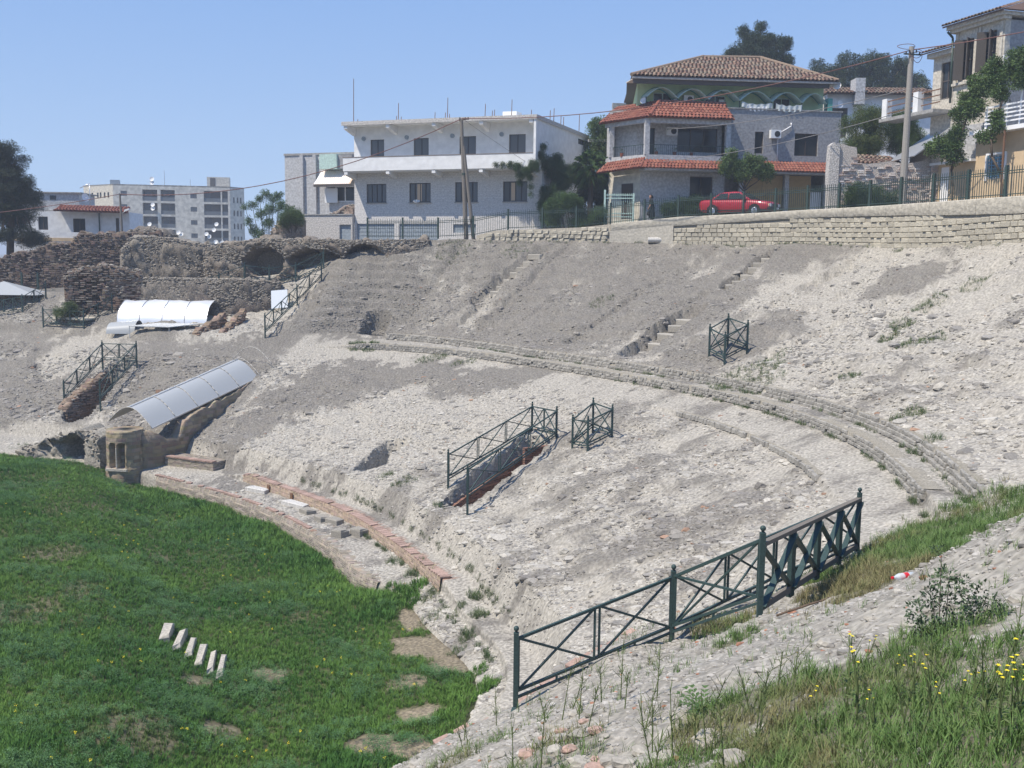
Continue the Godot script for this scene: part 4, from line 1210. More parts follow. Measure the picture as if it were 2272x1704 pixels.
func build_fences() -> void:
	# the enclosure at the brick edge, on the near bank
	var A := gp(0.1, -14.33)
	var B := gp(2.51, -15.42)
	var C := gp(3.43, -13.72)
	var D := gp(6.55, -19.05)
	var o := xfence("long green metal fence with crossed braces beside the red brick edging", [[A, 1.14], [B, 1.14], [C, 1.18], [D, 1.14]], [[0, 1, 2], [1, 2, 1], [1, 3, 4]])
	# its heavy board-braced side
	var dir := D - C
	for k in 4:
		var p := C + dir * (k / 4.0) - A
		var q := C + dir * ((k + 1) / 4.0) - A
		part(o, "board", barm(p + Vector3(0, 0.98, 0), q + Vector3(0, 0.16, 0), 0.07, 0.05), M.green_paint)
		part(o, "board", barm(p + Vector3(0.03, 0.14, 0.03), q + Vector3(0.03, 0.96, 0.03), 0.09, 0.04), M.green_paint)
		if k > 0:
			part(o, "board_post", boxm(p + Vector3(0, 0.5, 0), Vector3(0.14, 1.0, 0.07), Basis(Vector3.UP, 0.9)), M.green_paint)
	part(o, "hand_rail", barm(C - A + Vector3(0, 1.02, 0), D - A + Vector3(0, 1.02, 0), 0.09, 0.06), M.weathered_wood)
	part(o, "foot_board", barm(C - A + Vector3(0, 0.12, 0), D - A + Vector3(0, 0.12, 0), 0.05, 0.1), M.weathered_wood)
	part(o, "foot_plate", barm(Vector3(-0.02, 0.02, 0.05), Vector3(-0.12, -0.1, 0.5), 0.06, 0.05), M.green_paint)
	# round the brick stair pit in the middle of the slope
	xfence("green fence on three sides of the open stair pit in mid slope", [[gp(-2.22, -35.9), 1.3], [gp(0.8, -39.8), 1.05], [gp(1.66, -37.7), 1.1], [gp(-1.42, -33.2), 1.62]], [[0, 1, 3], [1, 2, 2], [2, 3, 3]])
	xfence("small square green fence close to the open stair pit", [[gp(2.2, -36.8), 1.15], [gp(2.99, -37.6), 1.2], [gp(3.6, -36.6), 1.18], [gp(2.67, -35.7), 1.15]], [[0, 1, 1], [1, 2, 1], [2, 3, 1], [3, 0, 1]])
	xfence("small square green fence above the two curved terrace walls", [[gp(7.88, -41.3), 1.2], [gp(8.75, -42.0), 1.25], [gp(9.3, -40.9), 1.25], [gp(8.3, -40.3), 1.2]], [[0, 1, 1], [1, 2, 1], [2, 3, 1], [3, 0, 1]])
	xfence("green fence around the brick stair left of the plastic-roofed chapel", [[gp(-24.1, -55.2), 1.2], [gp(-22.87, -57.5), 1.55], [gp(-20.6, -56.5), 1.4], [gp(-21.6, -53.8), 1.6]], [[0, 1, 3], [1, 2, 2], [2, 3, 3]])
	xfence("green stair fence climbing beside the pale rubble slope", [[gp(-13.98, -58.4), 1.3], [gp(-13.2, -63.5), 1.25], [gp(-11.9, -64.6), 1.15]], [[0, 1, 4], [1, 2, 2]])
	var row := []
	for x in [-23.0, -21.6, -20.15, -18.6, -17.0, -15.4, -13.7, -11.9]:
		row.append([gp(x, -65.9 + 0.1 * absf(x + 17.0)), 1.12])
	var sp := []
	for k in 7:
		sp.append([k, k + 1, 1])
	xfence("low green fence row in front of the cave-like vault openings", row, sp)
	xfence("dark fence around the white slab before the brick arch ruin", [[gp(-29.4, -64.8), 1.2], [gp(-26.2, -63.2), 1.15], [gp(-24.9, -64.4), 1.1]], [[0, 1, 3], [1, 2, 2]])
	xfence("dark fence in front of the pale dome shelter", [[gp(-33.6, -67.2), 1.15], [gp(-31.7, -67.0), 1.1], [gp(-30.6, -68.0), 1.1]], [[0, 1, 3], [1, 2, 2]])

# ---------------------------------------------------------------- buildings
func wall_holes(x0: float, x1: float, y0: float, y1: float, z: float, t: float, holes: Array) -> ArrayMesh:
	var xs := [x0, x1]
	var ys := [y0, y1]
	for h in holes:
		for k in 2:
			if h[k] > x0 and h[k] < x1 and not xs.has(h[k]):
				xs.append(h[k])
			if h[k + 2] > y0 and h[k + 2] < y1 and not ys.has(h[k + 2]):
				ys.append(h[k + 2])
	xs.sort()
	ys.sort()
	var st := st_new()
	for i in xs.size() - 1:
		for j in ys.size() - 1:
			var cx: float = (xs[i] + xs[i + 1]) / 2.0
			var cy: float = (ys[j] + ys[j + 1]) / 2.0
			var hole := false
			for h in holes:
				if cx > h[0] and cx < h[1] and cy > h[2] and cy < h[3]:
					hole = true
			if hole:
				continue
			quad(st, Vector3(xs[i], ys[j], z), Vector3(xs[i + 1], ys[j], z), Vector3(xs[i + 1], ys[j + 1], z), Vector3(xs[i], ys[j + 1], z))
			quad(st, Vector3(xs[i + 1], ys[j], z - t), Vector3(xs[i], ys[j], z - t), Vector3(xs[i], ys[j + 1], z - t), Vector3(xs[i + 1], ys[j + 1], z - t))
	for h in holes:
		var a := Vector3(h[0], h[2], z)
		var b := Vector3(h[1], h[2], z)
		var c := Vector3(h[1], h[3], z)
		var d := Vector3(h[0], h[3], z)
		var n := Vector3(0, 0, -t)
		quad(st, a, a + n, b + n, b)
		quad(st, b, b + n, c + n, c)
		quad(st, c, c + n, d + n, d)
		quad(st, d, d + n, a + n, a)
	var a := Vector3(x0, y0, z)
	var b := Vector3(x1, y0, z)
	var c := Vector3(x1, y1, z)
	var d := Vector3(x0, y1, z)
	var n := Vector3(0, 0, -t)
	quad(st, b, a, a + n, b + n)
	quad(st, c, b, b + n, c + n)
	quad(st, d, c, c + n, d + n)
	quad(st, a, d, d + n, a + n)
	return done(st)

# a window: frame with its panes as sub-parts; nx by ny lights
func window(o: Node, r: Array, z: float, fm: Material, gm: Material, nx := 2, ny := 1, called := "window", fw := 0.06) -> MeshInstance3D:
	var st := st_new()
	var x0: float = r[0]
	var x1: float = r[1]
	var y0: float = r[2]
	var y1: float = r[3]
	for k in nx + 1:
		var x := lerpf(x0 + fw / 2, x1 - fw / 2, float(k) / nx)
		box(st, Vector3(x, (y0 + y1) / 2, z), Vector3(fw, y1 - y0, 0.07))
	for k in ny + 1:
		var y := lerpf(y0 + fw / 2, y1 - fw / 2, float(k) / ny)
		box(st, Vector3((x0 + x1) / 2, y, z + 0.002), Vector3(x1 - x0 - 0.004, fw, 0.074))
	var w := part(o, called, done(st), fm)
	for i in nx:
		for j in ny:
			var ax := lerpf(x0, x1, float(i) / nx) + fw
			var bx := lerpf(x0, x1, float(i + 1) / nx) - fw
			var ay := lerpf(y0, y1, float(j) / ny) + fw
			var by := lerpf(y0, y1, float(j + 1) / ny) - fw
			part(w, "pane", bb(ax - 0.02, bx + 0.02, ay - 0.02, by + 0.02, z - 0.02, z + 0.005), gm)
	return w

var tiles := {}
func tile_mesh(w: float, l: float) -> ArrayMesh:      # a half-round clay tile; x across, z down the slope, y up
	var key := "%.2f_%.2f" % [w, l]
	if not tiles.has(key):
		var st := st_new(true)
		var n := 5
		var r := w * 0.5
		for k in n:
			var a0 := PI * k / n
			var a1 := PI * (k + 1) / n
			var p0 := Vector3(-cos(a0) * r, sin(a0) * r * 0.8, 0)
			var p1 := Vector3(-cos(a1) * r, sin(a1) * r * 0.8, 0)
			var z := Vector3(0, 0, l)
			var lift := Vector3(0, 0.03, 0)
			quad(st, p0 * 0.86 , p0 + z + lift, p1 + z + lift, p1 * 0.86)
		st.set_smooth_group(-1)
		for k in n:
			var a0 := PI * k / n
			var a1 := PI * (k + 1) / n
			var p0 := Vector3(-cos(a0) * r, sin(a0) * r * 0.8 + 0.03, l)
			var p1 := Vector3(-cos(a1) * r, sin(a1) * r * 0.8 + 0.03, l)
			quad(st, p0 * Vector3(0.78, 0.7, 1), p1 * Vector3(0.78, 0.7, 1), p1, p0)
		tiles[key] = done(st)
	return tiles[key]

# tiles over the slope a-b (eave, left to right) to d-c (top); rows from the eave upward
func lay_tiles(o: Node, a: Vector3, b: Vector3, c: Vector3, d: Vector3, w: float, l: float, mkey: String, most := 300) -> void:
	var n := (b - a).cross(d - a).normalized()
	if n.y < 0.0:
		n = -n
	var ux := (b - a).normalized()
	var up := n.cross(ux).normalized()
	if up.dot(d - a) < 0.0:
		up = -up
	var hgt := (d - a).dot(up)
	var rows := int(ceil(hgt / (l * 0.86)))
	var placed := 0
	var rest := [[], [], [], []]
	for j in rows:
		var v0 := hgt * j / rows
		var t := v0 / hgt
		var le := lerpf(0.0, (d - a).dot(ux), t)
		var re := lerpf((b - a).dot(ux), (c - a).dot(ux), t)
		var cnt := int(floor((re - le) / w))
		for i in cnt:
			var u := le + w * (i + 0.5) + (re - le - cnt * w) * 0.5
			var q := a + ux * u + up * (v0 + hgt / rows) + n * 0.015
			var bs := Basis(ux, n, -up) if ux.cross(n).dot(-up) > 0.0 else Basis(-ux, n, -up)
			bs = bs * Basis(Vector3.UP, rf(-0.03, 0.03)) * Basis(Vector3.RIGHT, rf(-0.02, 0.03))
			var m := rng.randi() % 4
			if placed < most:
				part(o, "tile", tile_mesh(w, l), M["%s%d" % [mkey, m]], Transform3D(bs, q))
				placed += 1
			else:
				rest[m].append(Transform3D(bs, q))
	for m in 4:
		if rest[m].size() > 0:
			many(o, "tile", tile_mesh(w, l), M["%s%d" % [mkey, m]], rest[m])

func sheet(pts: Array, t: float) -> ArrayMesh:          # a flat polygon with thickness t along its normal
	var st := st_new()
	var n: Vector3 = (pts[1] - pts[0]).cross(pts[2] - pts[0]).normalized() * t
	for k in range(1, pts.size() - 1):
		tri(st, pts[0], pts[k], pts[k + 1])
		tri(st, pts[0] - n, pts[k + 1] - n, pts[k] - n)
	for k in pts.size():
		var a: Vector3 = pts[k]
		var b: Vector3 = pts[(k + 1) % pts.size()]
		quad(st, a - n, b - n, b, a)
	return done(st)

func dish(o: Node, at: Vector3, r: float, face: Vector3, called := "satellite_dish") -> void:
	var st := st_new(true)
	var b := aim(face)
	var rings := 3
	for i in rings:
		for k in 12:
			var f := func(i_: int, k_: int) -> Vector3:
				var q := float(i_) / rings
				var t := TAU * k_ / 12
				return at + b * Vector3(cos(t) * r * q, sin(t) * r * q, r * 0.28 * q * q)
			quad(st, f.call(i, k), f.call(i + 1, k), f.call(i + 1, k + 1), f.call(i, k + 1))
	var d := part(o, called, done(st), M.white_metal)
	part(d, "arm", barm(at, at + b * Vector3(0, -r * 0.3, r * 0.9), 0.03), M.white_metal)
	part(d, "bracket", barm(at, at - b * Vector3(0, 0.1, 0.3), 0.04), M.alu)

func air_unit(o: Node, x0: float, x1: float, y0: float, y1: float, z: float) -> void:
	var a := part(o, "air_conditioner", bb(x0, x1, y0, y1, z, z + 0.32), M.white_metal)
	var c := Vector3(lerpf(x0, x1, 0.62), (y0 + y1) / 2, z + 0.32)
	part(a, "fan_grille", tubem(c, c + Vector3(0, 0, 0.012), (y1 - y0) * 0.36, -1, 16), M.black_trim)

func build_white_block() -> void:
	var o := thing("white_apartment_house", "white two storey house with a full width balcony and flat overhanging roof", "house", Vector3(-5.01, 1.13, -71.0), deg_to_rad(-20.0))
	var lowwin := [[-5.55, -4.03, 2.5, 3.77], [-2.28, -0.68, 2.5, 3.79], [1.12, 2.76, 2.5, 3.8], [4.56, 6.25, 2.5, 3.8]]
	var upwin := [[-5.23, -4.18, 4.75, 6.77], [-1.95, -0.83, 4.75, 6.78], [1.42, 2.61, 4.75, 6.8], [4.94, 6.1, 4.75, 6.83]]
	var gar := [[-6.34, -3.42, -0.3, 1.06], [-3.06, -0.13, -0.3, 1.06], [0.98, 2.65, 0.45, 1.02]]
	part(o, "wall", wall_holes(-6.5, 7.25, -0.8, 4.5, 0.0, 0.22, lowwin + gar), M.rough_plaster)
	part(o, "wall", wall_holes(-6.5, 7.1, 4.5, 7.62, 0.0, 0.22, upwin), M.white_plaster)
	part(o, "side_wall", wall_side(7.25, -10.5, 1.3, 4.5, 7.62, 0.16, [[-9.9, -8.15, 7.02, 7.4]]), M.white_plaster)
	part(o, "side_wall", bb(7.09, 7.25, -0.8, 4.5, -10.5, -0.22), M.white_plaster)
	part(o, "side_wall", bb(-6.5, -6.3, -0.8, 7.62, -10.5, -0.22), M.white_plaster)
	part(o, "back_wall", bb(-6.3, 7.09, -0.8, 7.62, -10.5, -10.3), M.white_plaster)
	part(o, "floor", bb(-6.3, 7.09, 4.3, 4.46, -10.3, -0.22), M.concrete)
	part(o, "floor", bb(-6.3, 7.09, -0.8, -0.6, -10.3, -0.22), M.concrete)
	for r in lowwin:
		var w := window(o, r, -0.12, M.dark_frame, M.glass_grey, 4, 1, "window", 0.055)
		part(w, "sill", bb(r[0] - 0.05, r[1] + 0.05, r[2] - 0.06, r[2] - 0.005, -0.05, 0.08), M.concrete)
	for r in [[-1.72, -1.38, 2.56, 3.72], [5.1, 5.42, 2.56, 3.72]]:
		part(o, "curtain", bb(r[0], r[1], r[2], r[3], -0.105, -0.09), M.curtain)
	dish(o, Vector3(-1.6, 2.5, 0.3), 0.24, Vector3(0.2, 0.9, 0.4))
	for r in upwin:
		window(o, r, -0.12, M.dark_frame, M.glass_grey, 2, 1, "balcony_door", 0.05)
		var c := Vector3(r[0] - 0.5, 6.85, 0.0)
		part(o, "wall_lamp", tubem(c, c + Vector3(0, 0, 0.09), 0.15, -1, 12), M.roller)
	for r in [gar[0], gar[1]]:
		var d := part(o, "garage_door", bb(r[0], r[1], r[2], r[3], -0.16, -0.1), M.roller)
		for k in 5:
			part(d, "slat", bb(r[0] + 0.01, r[1] - 0.01, r[2] + 0.26 * k + 0.02, r[2] + 0.26 * k + 0.2, -0.1, -0.085), M.roller)
	part(o, "garage_door", bb(0.98, 2.65, 0.45, 1.02, -0.16, -0.1), M.roller)
	# balcony
	part(o, "balcony_slab", bb(-6.65, 7.09, 4.5, 4.62, 0.003, 1.18), M.white_plaster)
	part(o, "parapet", bb(-6.65, 7.25, 4.56, 5.46, 1.18, 1.32), M.white_plaster)
	part(o, "parapet", bb(-6.65, -6.52, 4.63, 5.46, 0.0, 1.178), M.white_plaster)
	part(o, "parapet_cap", bb(-6.67, 7.07, 5.462, 5.5, 1.16, 1.34), M.tile_old1)
	part(o, "roof_slab", bb(-6.7, 7.3, 7.622, 7.84, -10.7, 1.34), M.white_plaster)
	part(o, "roof_edge", bb(-6.72, 7.32, 7.6, 7.86, 1.342, 1.37), M.peeling)
	part(o, "roof_edge", bb(7.302, 7.33, 7.6, 7.86, -10.7, 1.34), M.peeling)
	for x in [-6.45, -3.27, 0.11, 3.48, 6.9]:
		for b in [[7.6, 0.55, 0.12], [4.49, 0.4, 0.06]]:
			var y: float = b[0]
			var poly := PackedVector2Array([Vector2(0.01, y), Vector2(0.01, y - b[1]), Vector2(1.29, y - b[2] - 0.1), Vector2(1.29, y)])
			var st := st_new()
			prism(st, poly, -0.13, 0.13)
			part(o, "bracket", done(st), M.white_plaster, Transform3D(Basis(Vector3.UP, -PI / 2.0), Vector3(x, 0, 0)))
	# starter bars left standing on the roof
	for r in [[-6.3, 3.0], [-6.0, 0.3], [-3.05, 0.4], [-2.9, 1.25], [-2.7, 0.35], [-0.2, 0.55], [0.55, 0.5], [0.72, 1.45], [0.85, 0.4], [3.4, 0.95], [3.9, 0.5], [4.05, 0.55], [5.25, 1.15], [6.6, 0.45]]:
		part(o, "rebar", tubem(Vector3(r[0], 7.84, 0.4), Vector3(r[0] + 0.03, 7.84 + r[1], 0.4), 0.028, 0.022, 5), M.rust)
	for r in [[6.9, -2.6, 0.8], [7.1, -2.8, 0.95], [6.9, -5.0, 0.75], [7.0, -5.3, 0.7], [7.1, -8.8, 1.3]]:
		part(o, "rebar", tubem(Vector3(r[0], 7.84, r[1]), Vector3(r[0] + 0.02, 7.84 + r[2], r[1]), 0.03, 0.025, 5), M.rust)
	var tk := part(o, "water_tank", bb(4.1, 5.1, 7.95, 8.45, -2.0, -1.0), M.white_metal)
	part(tk, "leg", bb(4.2, 4.3, 7.842, 7.948, -1.6, -1.4), M.concrete)
	part(tk, "leg", bb(4.9, 5.0, 7.842, 7.948, -1.6, -1.4), M.concrete)
	window(o, [-0.6, 0.6, -0.15, 0.2], 0.0, M.dark_frame, M.glass_grey, 2).transform = Transform3D(Basis(Vector3.UP, PI / 2.0), Vector3(7.17, 7.2, -9.0))
	part(o, "rear_canopy", bb(7.27, 9.2, 7.3, 7.5, -12.5, -9.8), M.peeling)
	# low wing with the bricked yard wall, left of the garages
	part(o, "yard_wall", wall_holes(-10.5, -6.52, -0.8, 1.65, 0.3, 0.3, [[-7.55, -6.64, -0.3, 0.99]]), M.peeling)
	part(o, "yard_door", bb(-7.55, -6.64, -0.3, 0.99, 0.1, 0.16), M.roller)
	part(o, "yard_cap", bb(-10.55, -6.5, 1.652, 1.72, -0.05, 0.36), M.concrete)

func wall_side(x: float, z0: float, z1: float, y0: float, y1: float, t: float, holes: Array) -> ArrayMesh:   # a wall across x, its face towards +x
	var m := wall_holes(-z1, -z0, y0, y1, 0.0, t, holes.map(func(h: Array) -> Array: return [-h[1], -h[0], h[2], h[3]]))
	var st := SurfaceTool.new()
	st.begin(Mesh.PRIMITIVE_TRIANGLES)
	st.append_from(m, 0, Transform3D(Basis(Vector3.UP, PI / 2.0), Vector3(x, 0, 0)))
	return st.commit()

func build_grey_block() -> void:
	var f := Transform3D(Basis(Vector3.UP, deg_to_rad(-20.0)), Vector3(-5.01, 1.13, -71.0))
	var o := thing("grey_house", "pale grey flat roofed house with a striped awning beside the white house", "house", f * Vector3(-12.9, 0, -6.2), deg_to_rad(-20.0))
	# own axes: x from -3.1 to 3.1
	part(o, "wall", wall_holes(-3.1, 3.9, -2.0, 6.5, 0.0, 0.25, [[0.55, 3.0, 2.95, 4.1]]), M.light_grey)
	part(o, "side_wall", bb(-3.1, -2.85, -2.0, 6.5, -8.0, -0.25), M.light_grey)
	part(o, "side_wall", bb(3.65, 3.9, -2.0, 6.5, -8.0, -0.25), M.light_grey)
	part(o, "back_wall", bb(-2.85, 3.65, -2.0, 6.5, -8.0, -7.75), M.light_grey)
	part(o, "roof", bb(-3.15, 3.95, 6.502, 6.66, -8.05, 0.06), M.concrete)
	for x in [-1.5, -0.35]:
		part(o, "pilaster", bb(x - 0.14, x + 0.14, -2.0, 6.48, 0.002, 0.22), M.light_grey)
	var bx := part(o, "bay", bb(0.5, 2.0, 5.35, 6.45, 0.0, 0.9), M.mint)
	part(bx, "bay_side", bb(2.002, 3.2, 5.38, 6.4, 0.0, 0.7), M.grey_plaster)
	window(o, [0.55, 3.0, 2.95, 4.1], -0.1, M.white_paint, M.glass, 3)
	part(o, "balcony_panel", bb(0.6, 1.7, 2.85, 3.95, 0.25, 0.3), M.white_metal)
	# striped awning
	var aw := part(o, "awning", sheet([Vector3(0.15, 4.2, 1.2), Vector3(3.3, 4.2, 1.2), Vector3(3.3, 5.3, 0.02), Vector3(0.35, 5.3, 0.02)], 0.02), M.curtain)
	for k in 16:
		var x := 0.2 + 0.19 * k
		part(aw, "stripe", sheet([Vector3(x, 4.21, 1.21), Vector3(x + 0.1, 4.21, 1.21), Vector3(x + 0.12, 5.31, 0.03), Vector3(x + 0.02, 5.31, 0.03)], 0.012), M.white_paint)
	part(o, "awning_valance", bb(0.15, 3.3, 4.0, 4.18, 1.17, 1.2), M.shutter)

func arch_shell(x0: float, x1: float, y0: float, rise: float, z0: float, z1: float) -> ArrayMesh:
	var st := st_new(true)
	var n := 10
	for k in n:
		var p := []
		for q in [k, k + 1]:
			var u := float(q) / n
			var x := lerpf(x0, x1, u)
			var y := y0 + rise * sin(PI * u)
			p.append(Vector3(x, y, z0))
			p.append(Vector3(x, y - 0.14, z1))
		quad(st, p[1], p[3], p[2], p[0])
		var d := Vector3(0, -0.03, 0)
		quad(st, p[0] + d, p[2] + d, p[3] + d, p[1] + d)
		quad(st, p[1] + d, p[3] + d, p[3], p[1])
	return done(st)

func build_tiled_house() -> void:
	var o := thing("tiled_house", "three storey house with grey walls, red tiled porch and mint green top floor", "house", Vector3(14.72, 2.83, -68.0), deg_to_rad(10.0))
	# ground floor
	part(o, "wall", wall_holes(-6.9, -1.5, -0.9, 3.2, 0.3, 0.25, [[-3.62, -2.1, 0.4, 2.38]]), M.light_grey)
	window(o, [-3.62, -2.1, 0.4, 2.38], 0.15, M.brown_frame, M.glass, 2)
	part(o, "wall", bb(-1.5, 6.0, 2.66, 3.38, -0.25, 0.0), M.grey_plaster)
	part(o, "wall", bb(-1.5, -0.1, -0.9, 2.66, -1.2, -1.0), M.grey_plaster)
	for x in [-1.35, -0.05, 3.08, 5.85]:
		part(o, "column", bb(x - 0.14, x + 0.14, -0.9, 2.655, -0.2, 0.05), M.light_grey)
	for r in [[0.1, 1.5], [1.52, 2.93], [3.23, 4.9]]:
		part(o, "tan_panel", bb(r[0], r[1], -0.9, 2.62, -0.35, -0.3), M.tan_panel)
	part(o, "wall", bb(4.92, 5.7, -0.9, 1.6, -0.4, -0.32), M.white_plaster)
	# chamfered left corner of the ground floor
	part(o, "corner_wall", sheet([Vector3(-8.3, -0.9, -2.2), Vector3(-6.902, -0.9, 0.28), Vector3(-6.902, 3.2, 0.28), Vector3(-8.3, 3.2, -2.2)], 0.2), M.cream)
	part(o, "corner_door", sheet([Vector3(-7.72, -0.3, -1.12), Vector3(-7.22, -0.3, -0.24), Vector3(-7.22, 1.9, -0.24), Vector3(-7.72, 1.9, -1.12)], 0.06), M.brown_frame)
	part(o, "side_wall", sheet([Vector3(-6.1, -0.9, -10.0), Vector3(-8.3, -0.9, -2.2), Vector3(-8.3, 6.5, -2.2), Vector3(-6.1, 6.5, -10.0)], 0.2), M.light_grey)
	# first floor, right: grey wall
	var g := [[0.77, 1.36, 3.96, 5.34], [3.51, 5.13, 3.88, 5.31]]
	part(o, "wall", wall_holes(-1.2, 6.67, 3.385, 6.72, 0.0, 0.25, g), M.grey_plaster)
	part(o, "parapet_cap", bb(-1.2, 6.75, 6.722, 6.8, -0.3, 0.06), M.concrete)
	window(o, g[0], -0.14, M.brown_frame, M.glass, 1)
	window(o, g[1], -0.14, M.brown_frame, M.glass, 2)
	part(o, "side_wall", bb(6.42, 6.67, -0.9, 6.72, -10.0, -0.25), M.grey_plaster)
	part(o, "terrace_slab", bb(-6.2, 6.42, 6.5, 6.66, -9.9, -0.26), M.concrete)
	part(o, "terrace_slab", sheet([Vector3(-8.3, 6.66, -2.3), Vector3(-6.202, 6.66, -0.3), Vector3(-6.202, 6.66, -9.9)], 0.15), M.concrete)
	part(o, "back_wall", bb(-6.0, 6.42, -0.9, 8.3, -10.2, -10.0), M.grey_plaster)
	part(o, "floor", bb(-6.2, 6.4, 3.1, 3.24, -9.9, -0.3), M.concrete)
	# first floor, left: the porch
	part(o, "porch_wall", wall_holes(-6.9, -1.2, 3.25, 6.5, -0.7, 0.2, [[-4.2, -1.5, 4.0, 5.5], [-6.25, -5.7, 3.3, 5.45]]), M.light_grey)
	window(o, [-4.2, -1.5, 4.0, 5.5], -0.82, M.brown_frame, M.glass, 3)
	window(o, [-6.25, -5.7, 3.3, 5.45], -0.82, M.brown_frame, M.glass, 1, 1, "porch_door")
	part(o, "porch_side", sheet([Vector3(-8.2, 3.25, -3.2), Vector3(-6.9, 3.25, -0.75), Vector3(-6.9, 6.5, -0.75), Vector3(-8.2, 6.5, -3.2)], 0.15), M.light_grey)
	var slab := st_new()
	var plan := PackedVector2Array([Vector2(-1.25, 0.32), Vector2(-1.25, -1.25), Vector2(-6.85, -1.25), Vector2(-8.5, 1.6), Vector2(-8.5, 3.4), Vector2(-7.0, 0.7)])
	prism(slab, plan, 3.26, 3.58)
	part(o, "balcony_slab", done(slab), M.light_grey, Transform3D(Basis(Vector3(1, 0, 0), Vector3(0, 0, -1), Vector3(0, 1, 0)), Vector3.ZERO))
	for p in [Vector3(-6.8, 0, 1.1), Vector3(-1.5, 0, 1.1), Vector3(-8.35, 0, -1.5)]:
		part(o, "porch_post", boxm(p + Vector3(0, 4.55, 0), Vector3(0.3, 1.93, 0.3)), M.light_grey)
	part(o, "porch_beam", bb(-6.95, -1.35, 5.52, 5.8, 0.95, 1.25), M.light_grey)
	part(o, "porch_beam", barm(Vector3(-6.8, 5.66, 1.1), Vector3(-8.6, 5.62, -1.9), 0.26), M.light_grey)
	var rl := st_new()
	bar(rl, Vector3(-6.7, 4.2, 1.15), Vector3(-1.6, 4.2, 1.15), 0.035)
	bar(rl, Vector3(-6.9, 4.2, 1.1), Vector3(-8.35, 4.2, -1.5), 0.035)
	for k in 38:
		var x := lerpf(-6.6, -1.65, k / 37.0)
		box(rl, Vector3(x, 3.88, 1.15), Vector3(0.016, 0.62, 0.016))
	for k in 16:
		var p := Vector3(-6.9, 3.88, 1.1).lerp(Vector3(-8.35, 3.88, -1.5), k / 15.0)
		box(rl, p, Vector3(0.016, 0.62, 0.016))
	part(o, "balcony_railing", done(rl), M.iron)
	# porch roof
	var e0 := Vector3(-6.75, 5.85, 1.55)
	var e1 := Vector3(-1.25, 5.85, 1.55)
	var t0 := Vector3(-5.6, 7.0, -0.25)
	var t1 := Vector3(-1.2, 7.0, -0.25)
	var h0 := Vector3(-9.1, 5.75, -1.9)
	var h1 := Vector3(-7.565, 7.0, -3.4)
	part(o, "porch_roof", sheet([e0, e1, t1, t0], 0.07), M.tile_red2)
	part(o, "porch_roof", sheet([h0, e0, t0, h1], 0.07), M.tile_red2)
	lay_tiles(o, e0, e1, t1, t0, 0.24, 0.42, "tile_red", 180)
	lay_tiles(o, h0, e0, t0, h1, 0.24, 0.42, "tile_red", 110)
	part(o, "hip_ridge", tubem(e0 + Vector3(0, 0.08, 0), t0 + Vector3(0, 0.1, 0), 0.12, 0.12, 8), M.tile_red0)
	part(o, "ridge", tubem(t0 + Vector3(0, 0.05, 0), t1 + Vector3(0, 0.05, 0), 0.11, 0.11, 8), M.tile_red3)
	# skirt roofs under the balcony and over the garages
	var sa := [[Vector3(-7.2, 2.78, 1.75), Vector3(-1.3, 2.78, 1.75), Vector3(-1.3, 3.25, 1.25), Vector3(-6.9, 3.25, 1.25)], [Vector3(-9.3, 2.6, -1.6), Vector3(-7.2, 2.78, 1.75), Vector3(-6.9, 3.25, 1.25), Vector3(-8.55, 3.25, -1.6)], [Vector3(-1.0, 2.82, 0.85), Vector3(6.5, 2.82, 0.85), Vector3(6.5, 3.45, 0.02), Vector3(-1.0, 3.45, 0.02)]]
	for s in sa:
		var sk := part(o, "skirt_roof", sheet(s, 0.08), M.tile_red2)
		lay_tiles(sk, s[0], s[1], s[2], s[3], 0.22, 0.36, "tile_red", 120)
	part(o, "skirt_beam", bb(-1.0, 6.5, 2.66, 2.8, 0.02, 0.8), M.light_grey)
	part(o, "skirt_soffit", bb(-7.0, -1.5, 2.6, 2.74, 0.31, 1.7), M.light_grey)
	air_unit(o, -5.0, -4.3, 4.98, 5.5, -0.68)
	air_unit(o, 1.7, 2.38, 4.92, 5.45, 0.08)
	part(o, "pipe", chain([Vector3(2.45, 5.3, 0.1), Vector3(3.2, 5.75, 0.08), Vector3(3.2, 5.95, 0.02)], 0.035), M.white_paint)
	part(o, "pipe", chain([Vector3(2.3, 4.9, 0.1), Vector3(2.32, 3.5, 0.06)], 0.03), M.white_paint)
	# flower pots on the balcony
	for x in [-7.9, -6.1, -4.9, -3.8]:
		var z := 0.9 if x > -6.8 else -0.6
		var pt := part(o, "flower_pot", tubem(Vector3(x, 3.58, z), Vector3(x, 3.8, z), 0.09, 0.13, 8), M.tile_red1)
		part(pt, "plant", leaf_ball(0.14, 26, 0.09), M.leaf_green, Transform3D(Basis.IDENTITY, Vector3(x, 3.92, z)))
	# top floor, set back
	var tw := [[-5.7, -4.4, 6.7, 7.75], [-2.2, -0.8, 6.7, 7.7], [2.5, 3.7, 6.7, 7.7]]
	part(o, "top_wall", wall_holes(-6.76, 6.0, 6.66, 8.45, -1.3, 0.2, tw), M.green_wall)
	for r in tw:
		window(o, r, -1.4, M.mint, M.glass, 2)
	part(o, "shutter", bb(-1.3, -0.95, 6.9, 7.45, -1.24, -1.2), M.white_paint)
	part(o, "shutter", bb(-4.35, -4.05, 6.75, 7.4, -1.28, -1.24), M.white_paint)
	air_unit(o, -3.75, -3.1, 7.1, 7.6, -1.25)
	part(o, "side_wall", sheet([Vector3(-4.5, 6.67, -10.0), Vector3(-6.74, 6.67, -1.5), Vector3(-6.74, 8.4, -1.5), Vector3(-4.5, 8.4, -10.0)], 0.2), M.green_wall)
	part(o, "side_wall", bb(5.8, 6.0, 6.66, 8.45, -10.0, -1.5), M.green_wall)
